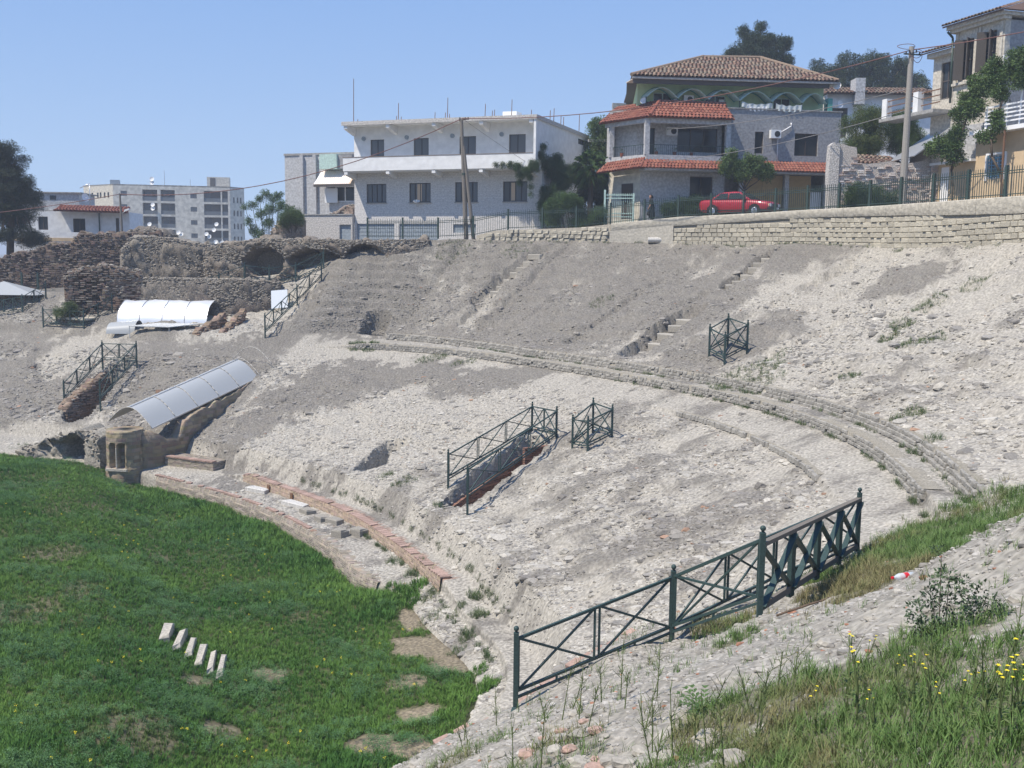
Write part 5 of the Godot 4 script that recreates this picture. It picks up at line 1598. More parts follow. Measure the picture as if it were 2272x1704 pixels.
	var vx := [-6.5, -4.44, -2.37, -0.26, 1.92, 4.0, 5.7]
	for k in 6:
		var c := part(o, "canopy", arch_shell(vx[k], vx[k + 1], 7.42, 0.62, -1.29, -0.12), M.mint)
		part(c, "canopy_edge", arch_shell(vx[k] + 0.004, vx[k + 1] - 0.004, 7.455, 0.63, -1.285, -1.2), M.teal)
	for k in 7:
		part(o, "canopy_post", bb(vx[k] - 0.025, vx[k] + 0.025, 6.67, 7.32, -0.25, -0.2), M.iron)
	part(o, "side_screen", bb(5.72, 6.02, 6.67, 7.6, -0.6, 0.0), M.teal)
	dish(o, Vector3(-6.6, 7.05, -0.4), 0.22, Vector3(-0.5, 0.35, 0.7))
	dish(o, Vector3(6.3, 8.4, 0.0), 0.26, Vector3(-0.6, 0.25, 0.7))
	dish(o, Vector3(6.35, 7.2, 0.3), 0.25, Vector3(0.4, 0.1, 0.9))
	# the old hipped roof
	var f0 := Vector3(-7.6, 8.5, 0.15)
	var f1 := Vector3(6.3, 8.66, 0.15)
	var r0 := Vector3(-1.1, 10.75, -4.9)
	var r1 := Vector3(3.0, 10.85, -4.9)
	var k0 := Vector3(-5.0, 8.5, -10.6)
	var k1 := Vector3(6.3, 8.72, -10.6)
	var rf_ := part(o, "roof", sheet([f0, f1, r1, r0], 0.1), M.tile_old2)
	part(o, "roof_side", sheet([k0, f0, r0], 0.1), M.tile_old2)
	part(o, "roof_side", sheet([f1, k1, r1], 0.1), M.tile_old2)
	part(o, "roof_back", sheet([k1, k0, r0, r1], 0.1), M.tile_old2)
	lay_tiles(rf_, f0, f1, r1, r0, 0.27, 0.42, "tile_old", 300)
	for h in [[f0, r0], [f1, r1], [r0, r1]]:
		part(rf_, "ridge", tubem(h[0] + Vector3(0, 0.06, 0), h[1] + Vector3(0, 0.08, 0), 0.12, 0.12, 8), M.tile_old1)
	part(o, "gutter", barm(f0 + Vector3(0.05, -0.12, 0.02), f1 + Vector3(-0.05, -0.12, 0.02), 0.12), M.concrete)
	part(o, "fascia", barm(f0 + Vector3(0.15, -0.32, -0.12), f1 + Vector3(-0.6, -0.3, -0.12), 0.12, 0.28), M.shutter)
	part(o, "soffit", sheet([Vector3(-7.5, 8.28, 0.0), Vector3(-7.5, 8.28, -1.4), Vector3(6.1, 8.42, -1.4), Vector3(6.1, 8.42, 0.0)], 0.05), M.cream)
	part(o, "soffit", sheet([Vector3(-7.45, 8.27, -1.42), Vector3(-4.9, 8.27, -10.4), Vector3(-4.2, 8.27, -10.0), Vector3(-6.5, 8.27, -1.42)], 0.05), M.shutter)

func build_laundry() -> void:
	var f := Transform3D(Basis(Vector3.UP, deg_to_rad(10.0)), Vector3(14.72, 2.83, -68.0))
	var n := 0
	for r in [[-0.2, 1.9, 7.18, 6.86, "pale patterned sheets hung on the line under the left scallops", M.curtain_pale], [0.15, 1.5, 6.98, 6.72, "white cloth drooping below the patterned sheets", M.white_paint], [2.1, 3.9, 7.14, 6.74, "row of pale garments on the line by the teal screen", M.curtain_pale]]:
		var v := PackedVector3Array()
		for i in 25:
			for j in 4:
				var u := i / 24.0
				var x := lerpf(r[0], r[1], u)
				var y := lerpf(r[2], r[3], j / 3.0) - 0.12 * sin(PI * u) + 0.03 * sin(u * 23.0 + n)
				v.append(Vector3(x, y, -0.02 + 0.03 * n + 0.05 * sin(u * 31.0 + n * 2.0) * j / 3.0) - Vector3(r[0], r[2], 0))
		var o := part(self, "laundry", grid_mesh(v, 25, 4, PackedColorArray(), true), r[5], f * Transform3D(Basis.IDENTITY, Vector3(r[0], r[2], 0)))
		tag(o, r[4], "laundry", "washing hung on the top floor")
		n += 1

func build_corner_house() -> void:
	var o := thing("corner_house", "old plastered house with open shutters above a yellow ground floor and white balcony", "house", Vector3(22.78, 3.31, -52.0), deg_to_rad(-74.0))
	part(o, "wall", wall_holes(-0.1, 9.0, -1.4, 2.8, 0.0, 0.25, [[0.77, 1.95, 0.68, 1.8]]), M.yellow_wall)
	part(o, "end_wall", bb(-0.1, 0.15, -1.4, 2.8, -6.0, -0.25), M.yellow_wall)
	var wn := window(o, [0.77, 1.95, 0.68, 1.8], -0.1, M.white_paint, M.glass_grey, 2)
	for k in 6:
		part(wn, "grille_bar", bb(0.8, 1.92, 0.78 + 0.17 * k, 0.82 + 0.17 * k, 0.0, 0.03), M.blue_paint)
	for k in 5:
		part(wn, "grille_bar", bb(0.82 + 0.26 * k, 0.86 + 0.26 * k, 0.7, 1.78, 0.031, 0.05), M.blue_paint)
	part(wn, "surround", bb(0.68, 2.04, 1.802, 1.9, -0.02, 0.06), M.white_paint)
	part(wn, "surround", bb(0.66, 0.768, 0.6, 1.8, -0.02, 0.06), M.white_paint)
	part(wn, "surround", bb(1.952, 2.06, 0.6, 1.8, -0.02, 0.06), M.white_paint)
	# low annex with the white door
	part(o, "annex_wall", wall_holes(-3.0, -0.12, -1.4, 1.62, 0.02, 0.2, [[-2.62, -1.95, -0.8, 1.5]]), M.yellow_wall)
	part(o, "door", bb(-2.62, -1.95, -0.8, 1.5, -0.1, -0.04), M.white_paint)
	part(o, "annex_roof", bb(-3.15, -0.05, 1.622, 1.74, -2.0, 0.3), M.white_plaster)
	part(o, "back_shed", bb(-3.4, -0.12, 1.742, 3.6, -3.0, -0.9), M.light_grey)
	# balcony
	part(o, "balcony_slab", bb(0.0, 9.0, 2.802, 3.0, -0.9, 0.55), M.white_paint)
	for k in 5:
		part(o, "balcony_rail", bb(0.95, 9.0, 3.2 + 0.19 * k, 3.27 + 0.19 * k, 0.45, 0.5), M.white_paint)
	for x in [0.98, 2.3, 3.6, 5.0, 6.4]:
		part(o, "balcony_post", bb(x - 0.05, x + 0.05, 3.0, 4.08, 0.4, 0.449), M.white_paint)
	part(o, "pergola_post", tubem(Vector3(2.6, -1.0, 0.7), Vector3(2.6, 2.8, 0.7), 0.05), M.rust)
	part(o, "pergola_post", tubem(Vector3(1.7, 3.0, 0.3), Vector3(1.5, 6.4, 0.1), 0.04), M.white_metal)
	part(o, "pergola_post", tubem(Vector3(3.0, 3.0, 0.3), Vector3(2.9, 6.6, 0.1), 0.04), M.white_metal)
	# upper storeys
	var w := [[-2.9, -1.95, 5.95, 7.95], [-1.28, -0.35, 6.1, 8.03]]
	part(o, "upper_wall", wall_holes(-3.35, 0.22, 2.8, 8.4, -1.0, 0.3, w), M.old_wall)
	part(o, "gable_wall", bb(-0.03, 0.22, 2.8, 8.4, -8.0, -1.3), M.grey_plaster)  # darker than the other walls: shade on this face put into its colour
	part(o, "end_wall", bb(-3.35, -3.1, 2.8, 8.4, -8.0, -1.3), M.old_wall)
	part(o, "back_wall", bb(-3.1, -0.03, 2.8, 8.4, -8.0, -7.7), M.old_wall)
	part(o, "string_course", bb(-3.42, 0.29, 5.72, 5.85, -1.0, -0.86), M.old_wall)
	part(o, "cornice", bb(-3.5, 0.36, 8.4, 8.56, -1.2, -0.75), M.old_wall)
	part(o, "cornice", bb(-3.6, 0.46, 8.562, 8.74, -8.2, -0.6), M.old_wall)
	for x in [-3.15, -1.75, -1.5, 0.02]:
		part(o, "pilaster", bb(x - 0.09, x + 0.09, 5.86, 8.39, -0.998, -0.93), M.old_wall)
	for r in w:
		window(o, r, -1.16, M.shutter, M.glass, 2, 2)
		part(o, "shutter", boxm(Vector3(r[0] + 0.14, (r[2] + r[3]) / 2, -0.78), Vector3(0.46, r[3] - r[2], 0.05), Basis(Vector3.UP, 0.95)), M.shutter)
		part(o, "shutter", boxm(Vector3(r[1] - 0.14, (r[2] + r[3]) / 2, -0.78), Vector3(0.46, r[3] - r[2], 0.05), Basis(Vector3.UP, -0.95)), M.shutter)
	part(o, "drainpipe", chain([Vector3(-3.5, 8.5, -0.6), Vector3(-3.38, 8.2, -0.85), Vector3(-3.36, 4.9, -0.9)], 0.06, 6), M.iron)
	var s := [Vector3(-3.75, 8.78, -0.45), Vector3(0.65, 8.78, -0.45), Vector3(-0.6, 10.0, -4.2), Vector3(-2.5, 10.0, -4.2)]
	var ro := part(o, "roof", sheet(s, 0.08), M.tile_old2)
	lay_tiles(ro, s[0], s[1], s[2], s[3], 0.24, 0.4, "tile_old", 120)
	part(o, "roof", sheet([Vector3(0.65, 8.78, -0.45), Vector3(0.65, 8.78, -8.3), Vector3(-0.6, 10.0, -4.2)], 0.08), M.tile_old2)
	# lower wing on the left with its broken balcony
	part(o, "wing_wall", wall_holes(-5.1, -3.36, 2.6, 7.45, -1.1, 0.25, [[-4.45, -3.5, 5.2, 7.1]]), M.old_wall)
	part(o, "wing_end", bb(-5.1, -4.85, 2.6, 7.45, -6.0, -1.35), M.old_wall)
	window(o, [-4.45, -3.5, 5.2, 7.1], -1.22, M.shutter, M.glass, 2, 2)
	part(o, "wing_cornice", bb(-5.3, -3.36, 7.452, 7.7, -6.0, -0.8), M.old_wall)
	var ws := [Vector3(-5.5, 7.74, -0.6), Vector3(-3.36, 7.74, -0.6), Vector3(-3.36, 8.4, -2.8), Vector3(-4.6, 8.4, -2.8)]
	var wr := part(o, "wing_roof", sheet(ws, 0.07), M.tile_old2)
	lay_tiles(wr, ws[0], ws[1], ws[2], ws[3], 0.24, 0.4, "tile_old", 60)
	part(o, "broken_balcony", bb(-8.0, -3.4, 4.4, 4.58, -1.098, 0.1), M.concrete)
	for x in [-7.9, -5.2]:
		part(o, "balcony_pillar", bb(x, x + 0.42, 4.582, 5.65, -0.35, 0.0), M.white_plaster)
	for y in [4.85, 5.2, 5.5]:
		part(o, "rusty_rail", barm(Vector3(-7.5, y, -0.1), Vector3(-3.4, y + 0.1, -0.3), 0.05), M.rust)

func build_whitewashed_ruin() -> void:
	var z := -55.0
	var o := thing("whitewashed_wall", "ruined whitewashed brick wall with a broken top beside the grey house", "wall", Vector3(16.4, 1.9, z))
	# profile drawn from left to right in own axes
	var st := st_new()
	prism(st, PackedVector2Array([Vector2(0.1, -0.6), Vector2(0.5, -0.6), Vector2(0.5, 4.1), Vector2(0.2, 4.18), Vector2(0.02, 4.05), Vector2(-0.02, 2.6)]), -0.5, 0.12)
	part(o, "pillar", done(st), M.peeling)
	st = st_new()
	prism(st, PackedVector2Array([Vector2(0.5, -0.6), Vector2(5.3, -0.6), Vector2(5.3, 3.55), Vector2(4.95, 3.3), Vector2(4.0, 3.12), Vector2(3.2, 3.26), Vector2(2.2, 3.12), Vector2(1.5, 3.12), Vector2(1.42, 3.95), Vector2(1.0, 4.0), Vector2(0.7, 4.12), Vector2(0.5, 4.06)]), -0.45, 0.0)
	part(o, "wall", done(st), M.brick_white)
	var wtint := [Color(0.50, 0.36, 0.30), Color(0.80, 0.77, 0.73)]
	face_bricks(o, [[16.95, -55.2, 4.95], [17.8, -55.2, 5.7], [18.0, -55.2, 5.0], [21.7, -55.2, 5.1]], 1.9, 0.36, o.position, wtint, [])
	var g := thing("brick_gable", "whitewashed brick gable end under a thin sloping metal roof", "shed", Vector3(16.4, 1.9, z))
	st = st_new()
	prism(st, PackedVector2Array([Vector2(5.32, -0.6), Vector2(6.75, -0.6), Vector2(6.75, 5.2), Vector2(5.32, 4.2)]), -3.0, 0.3)
	part(g, "gable_wall", done(st), M.brick_white)
	face_bricks(g, [[21.74, -54.9, 5.9], [23.12, -54.9, 6.9]], 1.9, 0.36, g.position, wtint, [])
	part(g, "metal_roof", sheet([Vector3(4.2, 3.5, 0.5), Vector3(6.9, 5.42, 0.5), Vector3(6.9, 5.42, -3.2), Vector3(4.2, 3.5, -3.2)], 0.06), M.alu)
	# the shed with a sagging tile roof behind the broken wall
	var s := thing("ruined_shed", "small ruined shed with a sagging tiled roof behind the broken wall", "shed", Vector3(17.6, 3.6, z - 2.2))
	part(s, "wall", bb(0.2, 3.6, -2.0, 1.5, -2.0, -0.2), M.peeling)
	part(s, "door", bb(1.9, 2.5, 0.6, 1.4, -0.198, -0.17), M.shutter)  # flat dark sheet standing in for the shade inside an opening
	var q := [Vector3(0.1, 1.62, 0.25), Vector3(3.7, 1.45, 0.25), Vector3(3.5, 2.15, -2.0), Vector3(0.3, 2.3, -2.0)]
	part(s, "roof", sheet(q, 0.06), M.tile_old2)
	lay_tiles(s, q[0], q[1], q[2], q[3], 0.24, 0.4, "tile_old", 100)
	for x in [0.6, 2.2, 3.3]:
		part(s, "post", tubem(Vector3(x, -2.0, 0.2), Vector3(x + 0.05, 1.6, 0.2), 0.06, 0.05, 6), M.wood_pole)

func build_back_houses() -> void:
	var o := thing("old_tiled_house", "long low house with an old clay tile roof behind the shrubs", "house", Vector3(27.5, 6.0, -80.0))
	part(o, "wall", wall_holes(-4.0, 4.3, -3.0, 6.4, 0.0, 0.3, [[-3.6, -2.4, 3.2, 5.4]]), M.white_plaster)
	part(o, "door", bb(-3.6, -2.4, 3.2, 5.4, -0.3, -0.22), M.shutter)
	part(o, "side_wall", bb(-4.0, -3.7, -3.0, 6.4, -6.0, -0.3), M.cream)
	var q := [Vector3(-4.4, 6.38, 0.6), Vector3(4.5, 6.38, 0.6), Vector3(4.2, 7.25, -2.6), Vector3(-3.9, 7.25, -2.6)]
	var r := part(o, "roof", sheet(q, 0.08), M.tile_old2)
	lay_tiles(r, q[0], q[1], q[2], q[3], 0.28, 0.45, "tile_old", 200)
	part(o, "chimney", bb(-2.1, -1.4, 5.6, 7.5, -0.6, 0.7), M.light_grey)
	var b := thing("distant_gable", "grey house gable peeking out among the dark trees", "house", Vector3(41.2, 12.0, -124.0))
	var st := st_new()
	prism(st, PackedVector2Array([Vector2(-2.2, -6.0), Vector2(2.2, -6.0), Vector2(2.2, 5.6), Vector2(0.0, 6.6), Vector2(-2.2, 5.6)]), -4.0, 0.0)
	part(b, "wall", done(st), M.light_grey)
	part(b, "roof", sheet([Vector3(-2.5, 5.5, 0.3), Vector3(0.0, 6.72, 0.3), Vector3(0.0, 6.72, -4.2), Vector3(-2.5, 5.5, -4.2)], 0.1), M.concrete)

func build_far_left() -> void:
	# the apartment block
	var at := Vector3(-76.34, 1.89, -200.0)
	var o := thing("apartment_block", "cream four storey apartment block with dark loggias and dishes", "building", at)
	var fr := Transform3D(Basis(Vector3.UP, deg_to_rad(12.0)), Vector3.ZERO)
	var holes := []
	var lg := []
	for k in 5:
		var y := 10.2 - 2.53 * k
		for c in [[5.3, 8.0], [8.6, 11.24], [16.6, 19.75], [20.0, 21.1]]:
			lg.append([c[0], c[1], y - 2.15, y])
		if k != 1 or true:
			holes.append([14.1, 15.3, y - 1.5, y - 0.62])
		if k < 4:
			holes.append([1.35, 2.5, y - 1.3, y - 0.35])
	part(o, "front_wall", wall_holes(0.0, 21.5, -14.0, 11.1, 0.0, 1.3, lg + holes), M.block_wall, fr)
	part(o, "inner_wall", bb(0.1, 21.4, -14.0, 10.9, -1.6, -1.32), M.shutter, fr)
	for h in lg:
		var l := part(o, "loggia", bb(h[0], h[1], h[2], h[2] + 0.75, -0.25, -0.12), M.glass_grey, fr)
		part(l, "window", bb(h[0] + 0.3, h[0] + 1.3, h[2] + 0.76, h[3] - 0.3, -1.3, -1.22), M.glass)
	for h in holes:
		window(o, h, -0.12, M.brown_frame, M.glass_grey, 2).transform = fr
	var lf := Transform3D(Basis(Vector3.UP, deg_to_rad(-35.0)), Vector3.ZERO)
	var lh := []
	for k in 4:
		for x in [-7.0, -5.2, -4.3, -3.0, -1.8]:
			lh.append([x, x + 0.55, 8.55 - 2.53 * k, 9.6 - 2.53 * k])
	part(o, "side_wall", wall_holes(-9.6, -0.02, -14.0, 11.1, 0.0, 0.4, lh), M.cream, lf)
	for h in lh:
		window(o, h, -0.15, M.brown_frame, M.glass, 1).transform = lf
	var rt := fr * Transform3D(Basis(Vector3.UP, deg_to_rad(50.0)), Vector3(21.5, 0, 0))
	var rh := []
	for k in 4:
		for x in [0.9, 1.9, 2.8]:
			rh.append([x, x + 0.45, 8.0 - 2.53 * k, 9.1 - 2.53 * k])
	part(o, "side_wall", wall_holes(0.02, 4.0, -14.0, 10.9, 0.0, 0.4, rh), M.block_wall, rt)
	for h in rh:
		window(o, h, -0.15, M.brown_frame, M.glass, 1).transform = rt
	part(o, "roof", sheet([lf * Vector3(-9.6, 11.1, 0), Vector3(0, 11.1, 0), fr * Vector3(21.5, 11.1, 0), rt * Vector3(4.0, 11.1, 0), rt * Vector3(4.0, 11.1, -9.0), lf * Vector3(-9.6, 11.1, -14.0)], 0.25), M.concrete)
	part(o, "stair_tower", bb(17.0, 21.3, 11.0, 13.1, -6.5, -3.5), M.cream, fr)
	part(o, "tower_door", bb(17.6, 18.6, 11.2, 12.9, -3.498, -3.45), M.shutter, fr)
	part(o, "solar_tank", bb(-0.8, 0.9, 11.1, 12.0, -3.0, -2.0), M.roller, fr)
	for x in [6.9, 9.2, 14.0, 17.3]:
		part(o, "antenna", tubem(Vector3(x, 11.1, -2.0), Vector3(x, 14.0 if x > 8.0 and x < 10.0 else 12.4, -2.0), 0.06, 0.04, 5), M.alu, fr)
	for p in [[6.9, 12.3], [6.9, 11.6]]:
		dish(o, fr * Vector3(p[0], p[1], -1.9), 0.45, fr.basis * Vector3(-0.2, 0.3, 1.0))
	for p in [[7.2, 7.3], [7.2, 6.6], [6.5, 3.6], [18.9, 3.8], [18.4, 2.7], [17.0, 1.9], [17.5, 1.4], [18.7, 0.4], [19.9, 0.3], [12.3, 1.8], [11.8, 2.1]]:
		dish(o, fr * Vector3(p[0], p[1], 0.3), 0.42, fr.basis * Vector3(-0.3, 0.3, 1.0))
	# the white house in front of it
	var h := thing("white_terrace_house", "low white house with a red tile edge and terrace left of the utility pole", "house", Vector3(-37.0, 0.2, -88.0), deg_to_rad(4.0))
	var hw := [[-2.9, -2.1, 1.65, 2.75], [-0.05, 0.95, 1.4, 2.62], [3.45, 3.75, 1.4, 2.7]]
	part(h, "wall", wall_holes(-4.6, 4.6, -3.0, 3.2, 0.0, 0.3, hw), M.white_plaster)
	for r in hw:
		window(h, r, -0.15, M.brown_frame, M.glass, 2)
	part(h, "terrace_wall", bb(-4.6, 1.0, -3.0, 1.45, 0.9, 1.1), M.white_plaster)
	part(h, "terrace_band", bb(-4.62, 1.02, 0.7, 0.98, 1.102, 1.14), M.yellow_wall)
	part(h, "upper_wall", bb(-4.4, 0.2, 3.2, 4.75, -5.0, -1.0), M.light_grey)
	part(h, "upper_window", bb(-2.2, -1.7, 4.2, 4.55, -1.0, -0.97), M.glass)
	part(h, "upper_slab", bb(-4.6, 0.4, 4.752, 4.85, -5.1, -0.85), M.concrete)
	part(h, "parapet", bb(-4.6, -0.6, 3.3, 3.85, -0.5, -0.3), M.light_grey)
	var q := [Vector3(-1.2, 3.22, 1.2), Vector3(4.8, 3.12, 1.2), Vector3(4.6, 3.6, -0.4), Vector3(-1.2, 3.7, -0.4)]
	var r2 := part(h, "roof", sheet(q, 0.06), M.tile_red2)
	lay_tiles(r2, q[0], q[1], q[2], q[3], 0.26, 0.4, "tile_red", 100)
	part(h, "side_wall", bb(4.3, 4.6, -3.0, 3.2, -4.0, -0.3), M.white_plaster)
	part(h, "drainpipe", tubem(Vector3(2.15, -0.5, 0.1), Vector3(2.15, 3.1, 0.1), 0.06), M.iron)
	dish(h, Vector3(0.7, 4.4, -0.9), 0.35, Vector3(0.8, 0.3, 0.6))
	part(h, "aerial", chain([Vector3(1.1, 3.3, -1.0), Vector3(1.1, 5.6, -1.0), Vector3(0.3, 5.2, -1.0)], 0.035), M.alu)

# ---------------------------------------------------------------- ruins
# path: [x, z, top y]; base is below the ground; caves: [distance along, y, half width, half height, depth]
func rubble_mesh(path: Array, base: float, thick: float, amp: float, org: Vector3, caves := [], step := 0.22, tint := []) -> ArrayMesh:
	var cum := [0.0]
	for i in path.size() - 1:
		cum.append(cum[i] + Vector2(path[i + 1][0] - path[i][0], path[i + 1][1] - path[i][1]).length())
	var total: float = cum[-1]
	var n := int(total / step) + 1
	var nf := int(clampf(2.6 / step, 6, 26))
	var v := PackedVector3Array()
	var c := PackedColorArray()
	var nj := nf + 1 + 3 + 3
	for ii in n + 3:
		var i := clampi(ii - 1, 0, n)
		var s := total * i / n
		var k := 0
		while k < path.size() - 2 and cum[k + 1] < s:
			k += 1
		var t: float = clampf((s - cum[k]) / (cum[k + 1] - cum[k]), 0.0, 1.0)
		var p := Vector2(path[k][0], path[k][1]).lerp(Vector2(path[k + 1][0], path[k + 1][1]), t)
		var d := (Vector2(path[k + 1][0], path[k + 1][1]) - Vector2(path[k][0], path[k][1])).normalized()
		var fr := Vector3(-d.y, 0, d.x)      # towards the viewer when the path runs left to right
		var top: float = lerpf(path[k][2], path[k + 1][2], t) + amp * 1.3 * n_mid.get_noise_2d(s * 3.0, base) + amp * 0.7 * n_fine.get_noise_2d(s * 4.0, 3.0)
		var cap := ii == 0 or ii == n + 2
		for j in nj:
			var y := base
			var o := 0.0
			if j <= nf:
				y = lerpf(base, top, float(j) / nf)
				o = thick / 2
				o += amp * 0.8 * n_mid.get_noise_3d(s * 2.2, y * 2.2, p.x) + amp * 0.7 * n_fine.get_noise_3d(s * 1.9, y * 1.9, 5.0)
				if j == nf:
					o *= 0.75
				for q in caves:
					var e := sqrt(pow((s - q[0]) / q[2], 2.0) + pow((y - q[1]) / q[3], 2.0))
					e += 0.25 * n_mid.get_noise_2d(s * 2.0, y * 2.0)
					o -= q[4] * (1.0 - sstep(0.8, 1.05, e))
			elif j <= nf + 3:
				y = top + amp * 0.4 * n_fine.get_noise_2d(s * 3.0, j * 9.0)
				o = lerpf(thick * 0.3, -thick * 0.45, (j - nf - 1) / 2.0)
			else:
				y = lerpf(top, base, (j - nf - 4) / 2.0 * 0.9 + 0.1)
				o = -thick / 2 + amp * 0.3 * n_mid.get_noise_2d(s, y)
			if cap:
				o = 0.0
			v.append(Vector3(p.x, y, p.y) + fr * o - org)
			if tint.size() == 2:
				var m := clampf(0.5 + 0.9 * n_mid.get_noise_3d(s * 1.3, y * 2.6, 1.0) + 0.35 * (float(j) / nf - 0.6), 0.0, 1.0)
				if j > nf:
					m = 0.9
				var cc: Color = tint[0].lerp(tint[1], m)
				var w := 1.0 + 0.22 * n_fine.get_noise_3d(s * 4.0, y * 9.0, 0.0)
				c.append(Color(cc.r * w, cc.g * w, cc.b * w))
	return grid_mesh(v, n + 3, nj, c)

func face_stones(o: Node, path: Array, base: float, thick: float, org: Vector3, count: int, smin: float, smax: float, caves := [], dark := 0.0) -> void:
	var cum := [0.0]
	for i in path.size() - 1:
		cum.append(cum[i] + Vector2(path[i + 1][0] - path[i][0], path[i + 1][1] - path[i][1]).length())
	var trs := [[], [], []]
	var cols := [[], [], []]
	for n in count:
		var s := rf(0.0, cum[-1])
		var k := 0
		while k < path.size() - 2 and cum[k + 1] < s:
			k += 1
		var t: float = (s - cum[k]) / (cum[k + 1] - cum[k])
		var p := Vector2(path[k][0], path[k][1]).lerp(Vector2(path[k + 1][0], path[k + 1][1]), t)
		var d := (Vector2(path[k + 1][0], path[k + 1][1]) - Vector2(path[k][0], path[k][1])).normalized()
		var top: float = lerpf(path[k][2], path[k + 1][2], t)
		var y := lerpf(base, top + 0.05, sqrt(rng.randf()))
		var inside := false
		for q in caves:
			if pow((s - q[0]) / q[2], 2.0) + pow((y - q[1]) / q[3], 2.0) < 1.15:
				inside = true
		if inside:
			continue
		var on_top := rng.randf() < 0.18
		var of := thick / 2 if not on_top else rf(-thick / 2, thick / 2)
		if on_top:
			y = top
		var w := rng.randi() % 3
		var sz := rf(smin, smax)
		trs[w].append(Transform3D(rbasis(0.6).scaled(Vector3(sz * 1.5, sz * 0.8, sz)), Vector3(p.x, y, p.y) + Vector3(-d.y, 0, d.x) * (of - 0.02) - org))
		var c := Color(0.40, 0.36, 0.30).lerp(Color(0.20, 0.17, 0.14), clampf(dark + rf(-0.1, 0.9), 0.0, 1.0))
		cols[w].append(c)
	for w in 3:
		if trs[w].size() > 0:
			many(o, "facing_stones", rocks[w], M.stone, trs[w], cols[w])

# courses of single bricks standing proud of a brick ruin, too many to be told apart
func face_bricks(o: Node, path: Array, base: float, thick: float, org: Vector3, tint: Array, caves: Array) -> void:
	var trs := []
	var cols := []
	for i in path.size() - 1:
		var a := Vector2(path[i][0], path[i][1])
		var b := Vector2(path[i + 1][0], path[i + 1][1])
		var l := a.distance_to(b)
		var d := (b - a) / l
		var fr := Vector3(-d.y, 0, d.x)
		var y := base
		while y < maxf(path[i][2], path[i + 1][2]) + 0.1:
			var s := rf(0.0, 0.2)
			while s < l:
				var t := s / l
				if y < lerpf(path[i][2], path[i + 1][2], t) - rf(0.0, 0.15) and rng.randf() < 0.62:
					var p := a.lerp(b, t)
					trs.append(Transform3D(Basis(Vector3(d.x, 0, d.y), Vector3.UP, fr) * Basis(Vector3.UP, rf(-0.1, 0.1)) * Basis.from_scale(Vector3(rf(0.2, 0.34), 0.065, 0.22)), Vector3(p.x, y + rf(-0.01, 0.01), p.y) + fr * (thick / 2 + rf(-0.1, 0.02)) - org))
					var c: Color = tint[0].lerp(tint[1], rng.randf())
					var g := rf(0.8, 1.35)
					cols.append(Color(c.r * g, c.g * g, c.b * g))
				s += rf(0.26, 0.4)
			y += 0.115
	many(o, "brick", brick_mesh(), M.stone, trs, cols)

func ruin(called: String, label: String, path: Array, base: float, thick: float, amp: float, tint: Array, stones: int, caves := [], m: Material = null, ssz := [0.06, 0.15]) -> Node3D:
	var org := Vector3(path[0][0], base, path[0][1])
	var o := thing(called, label, "ruin", org)
	part(o, "masonry", rubble_mesh(path, base, thick, amp, org, caves, 0.2, tint), m if m else M.slope)
	if m == M.get("vbrick"):
		face_bricks(o, path, base + 0.2, thick, org, tint, caves)
	if stones > 0:
		face_stones(o, path, base + 0.3, thick, org, stones, ssz[0], ssz[1], caves)
	return o

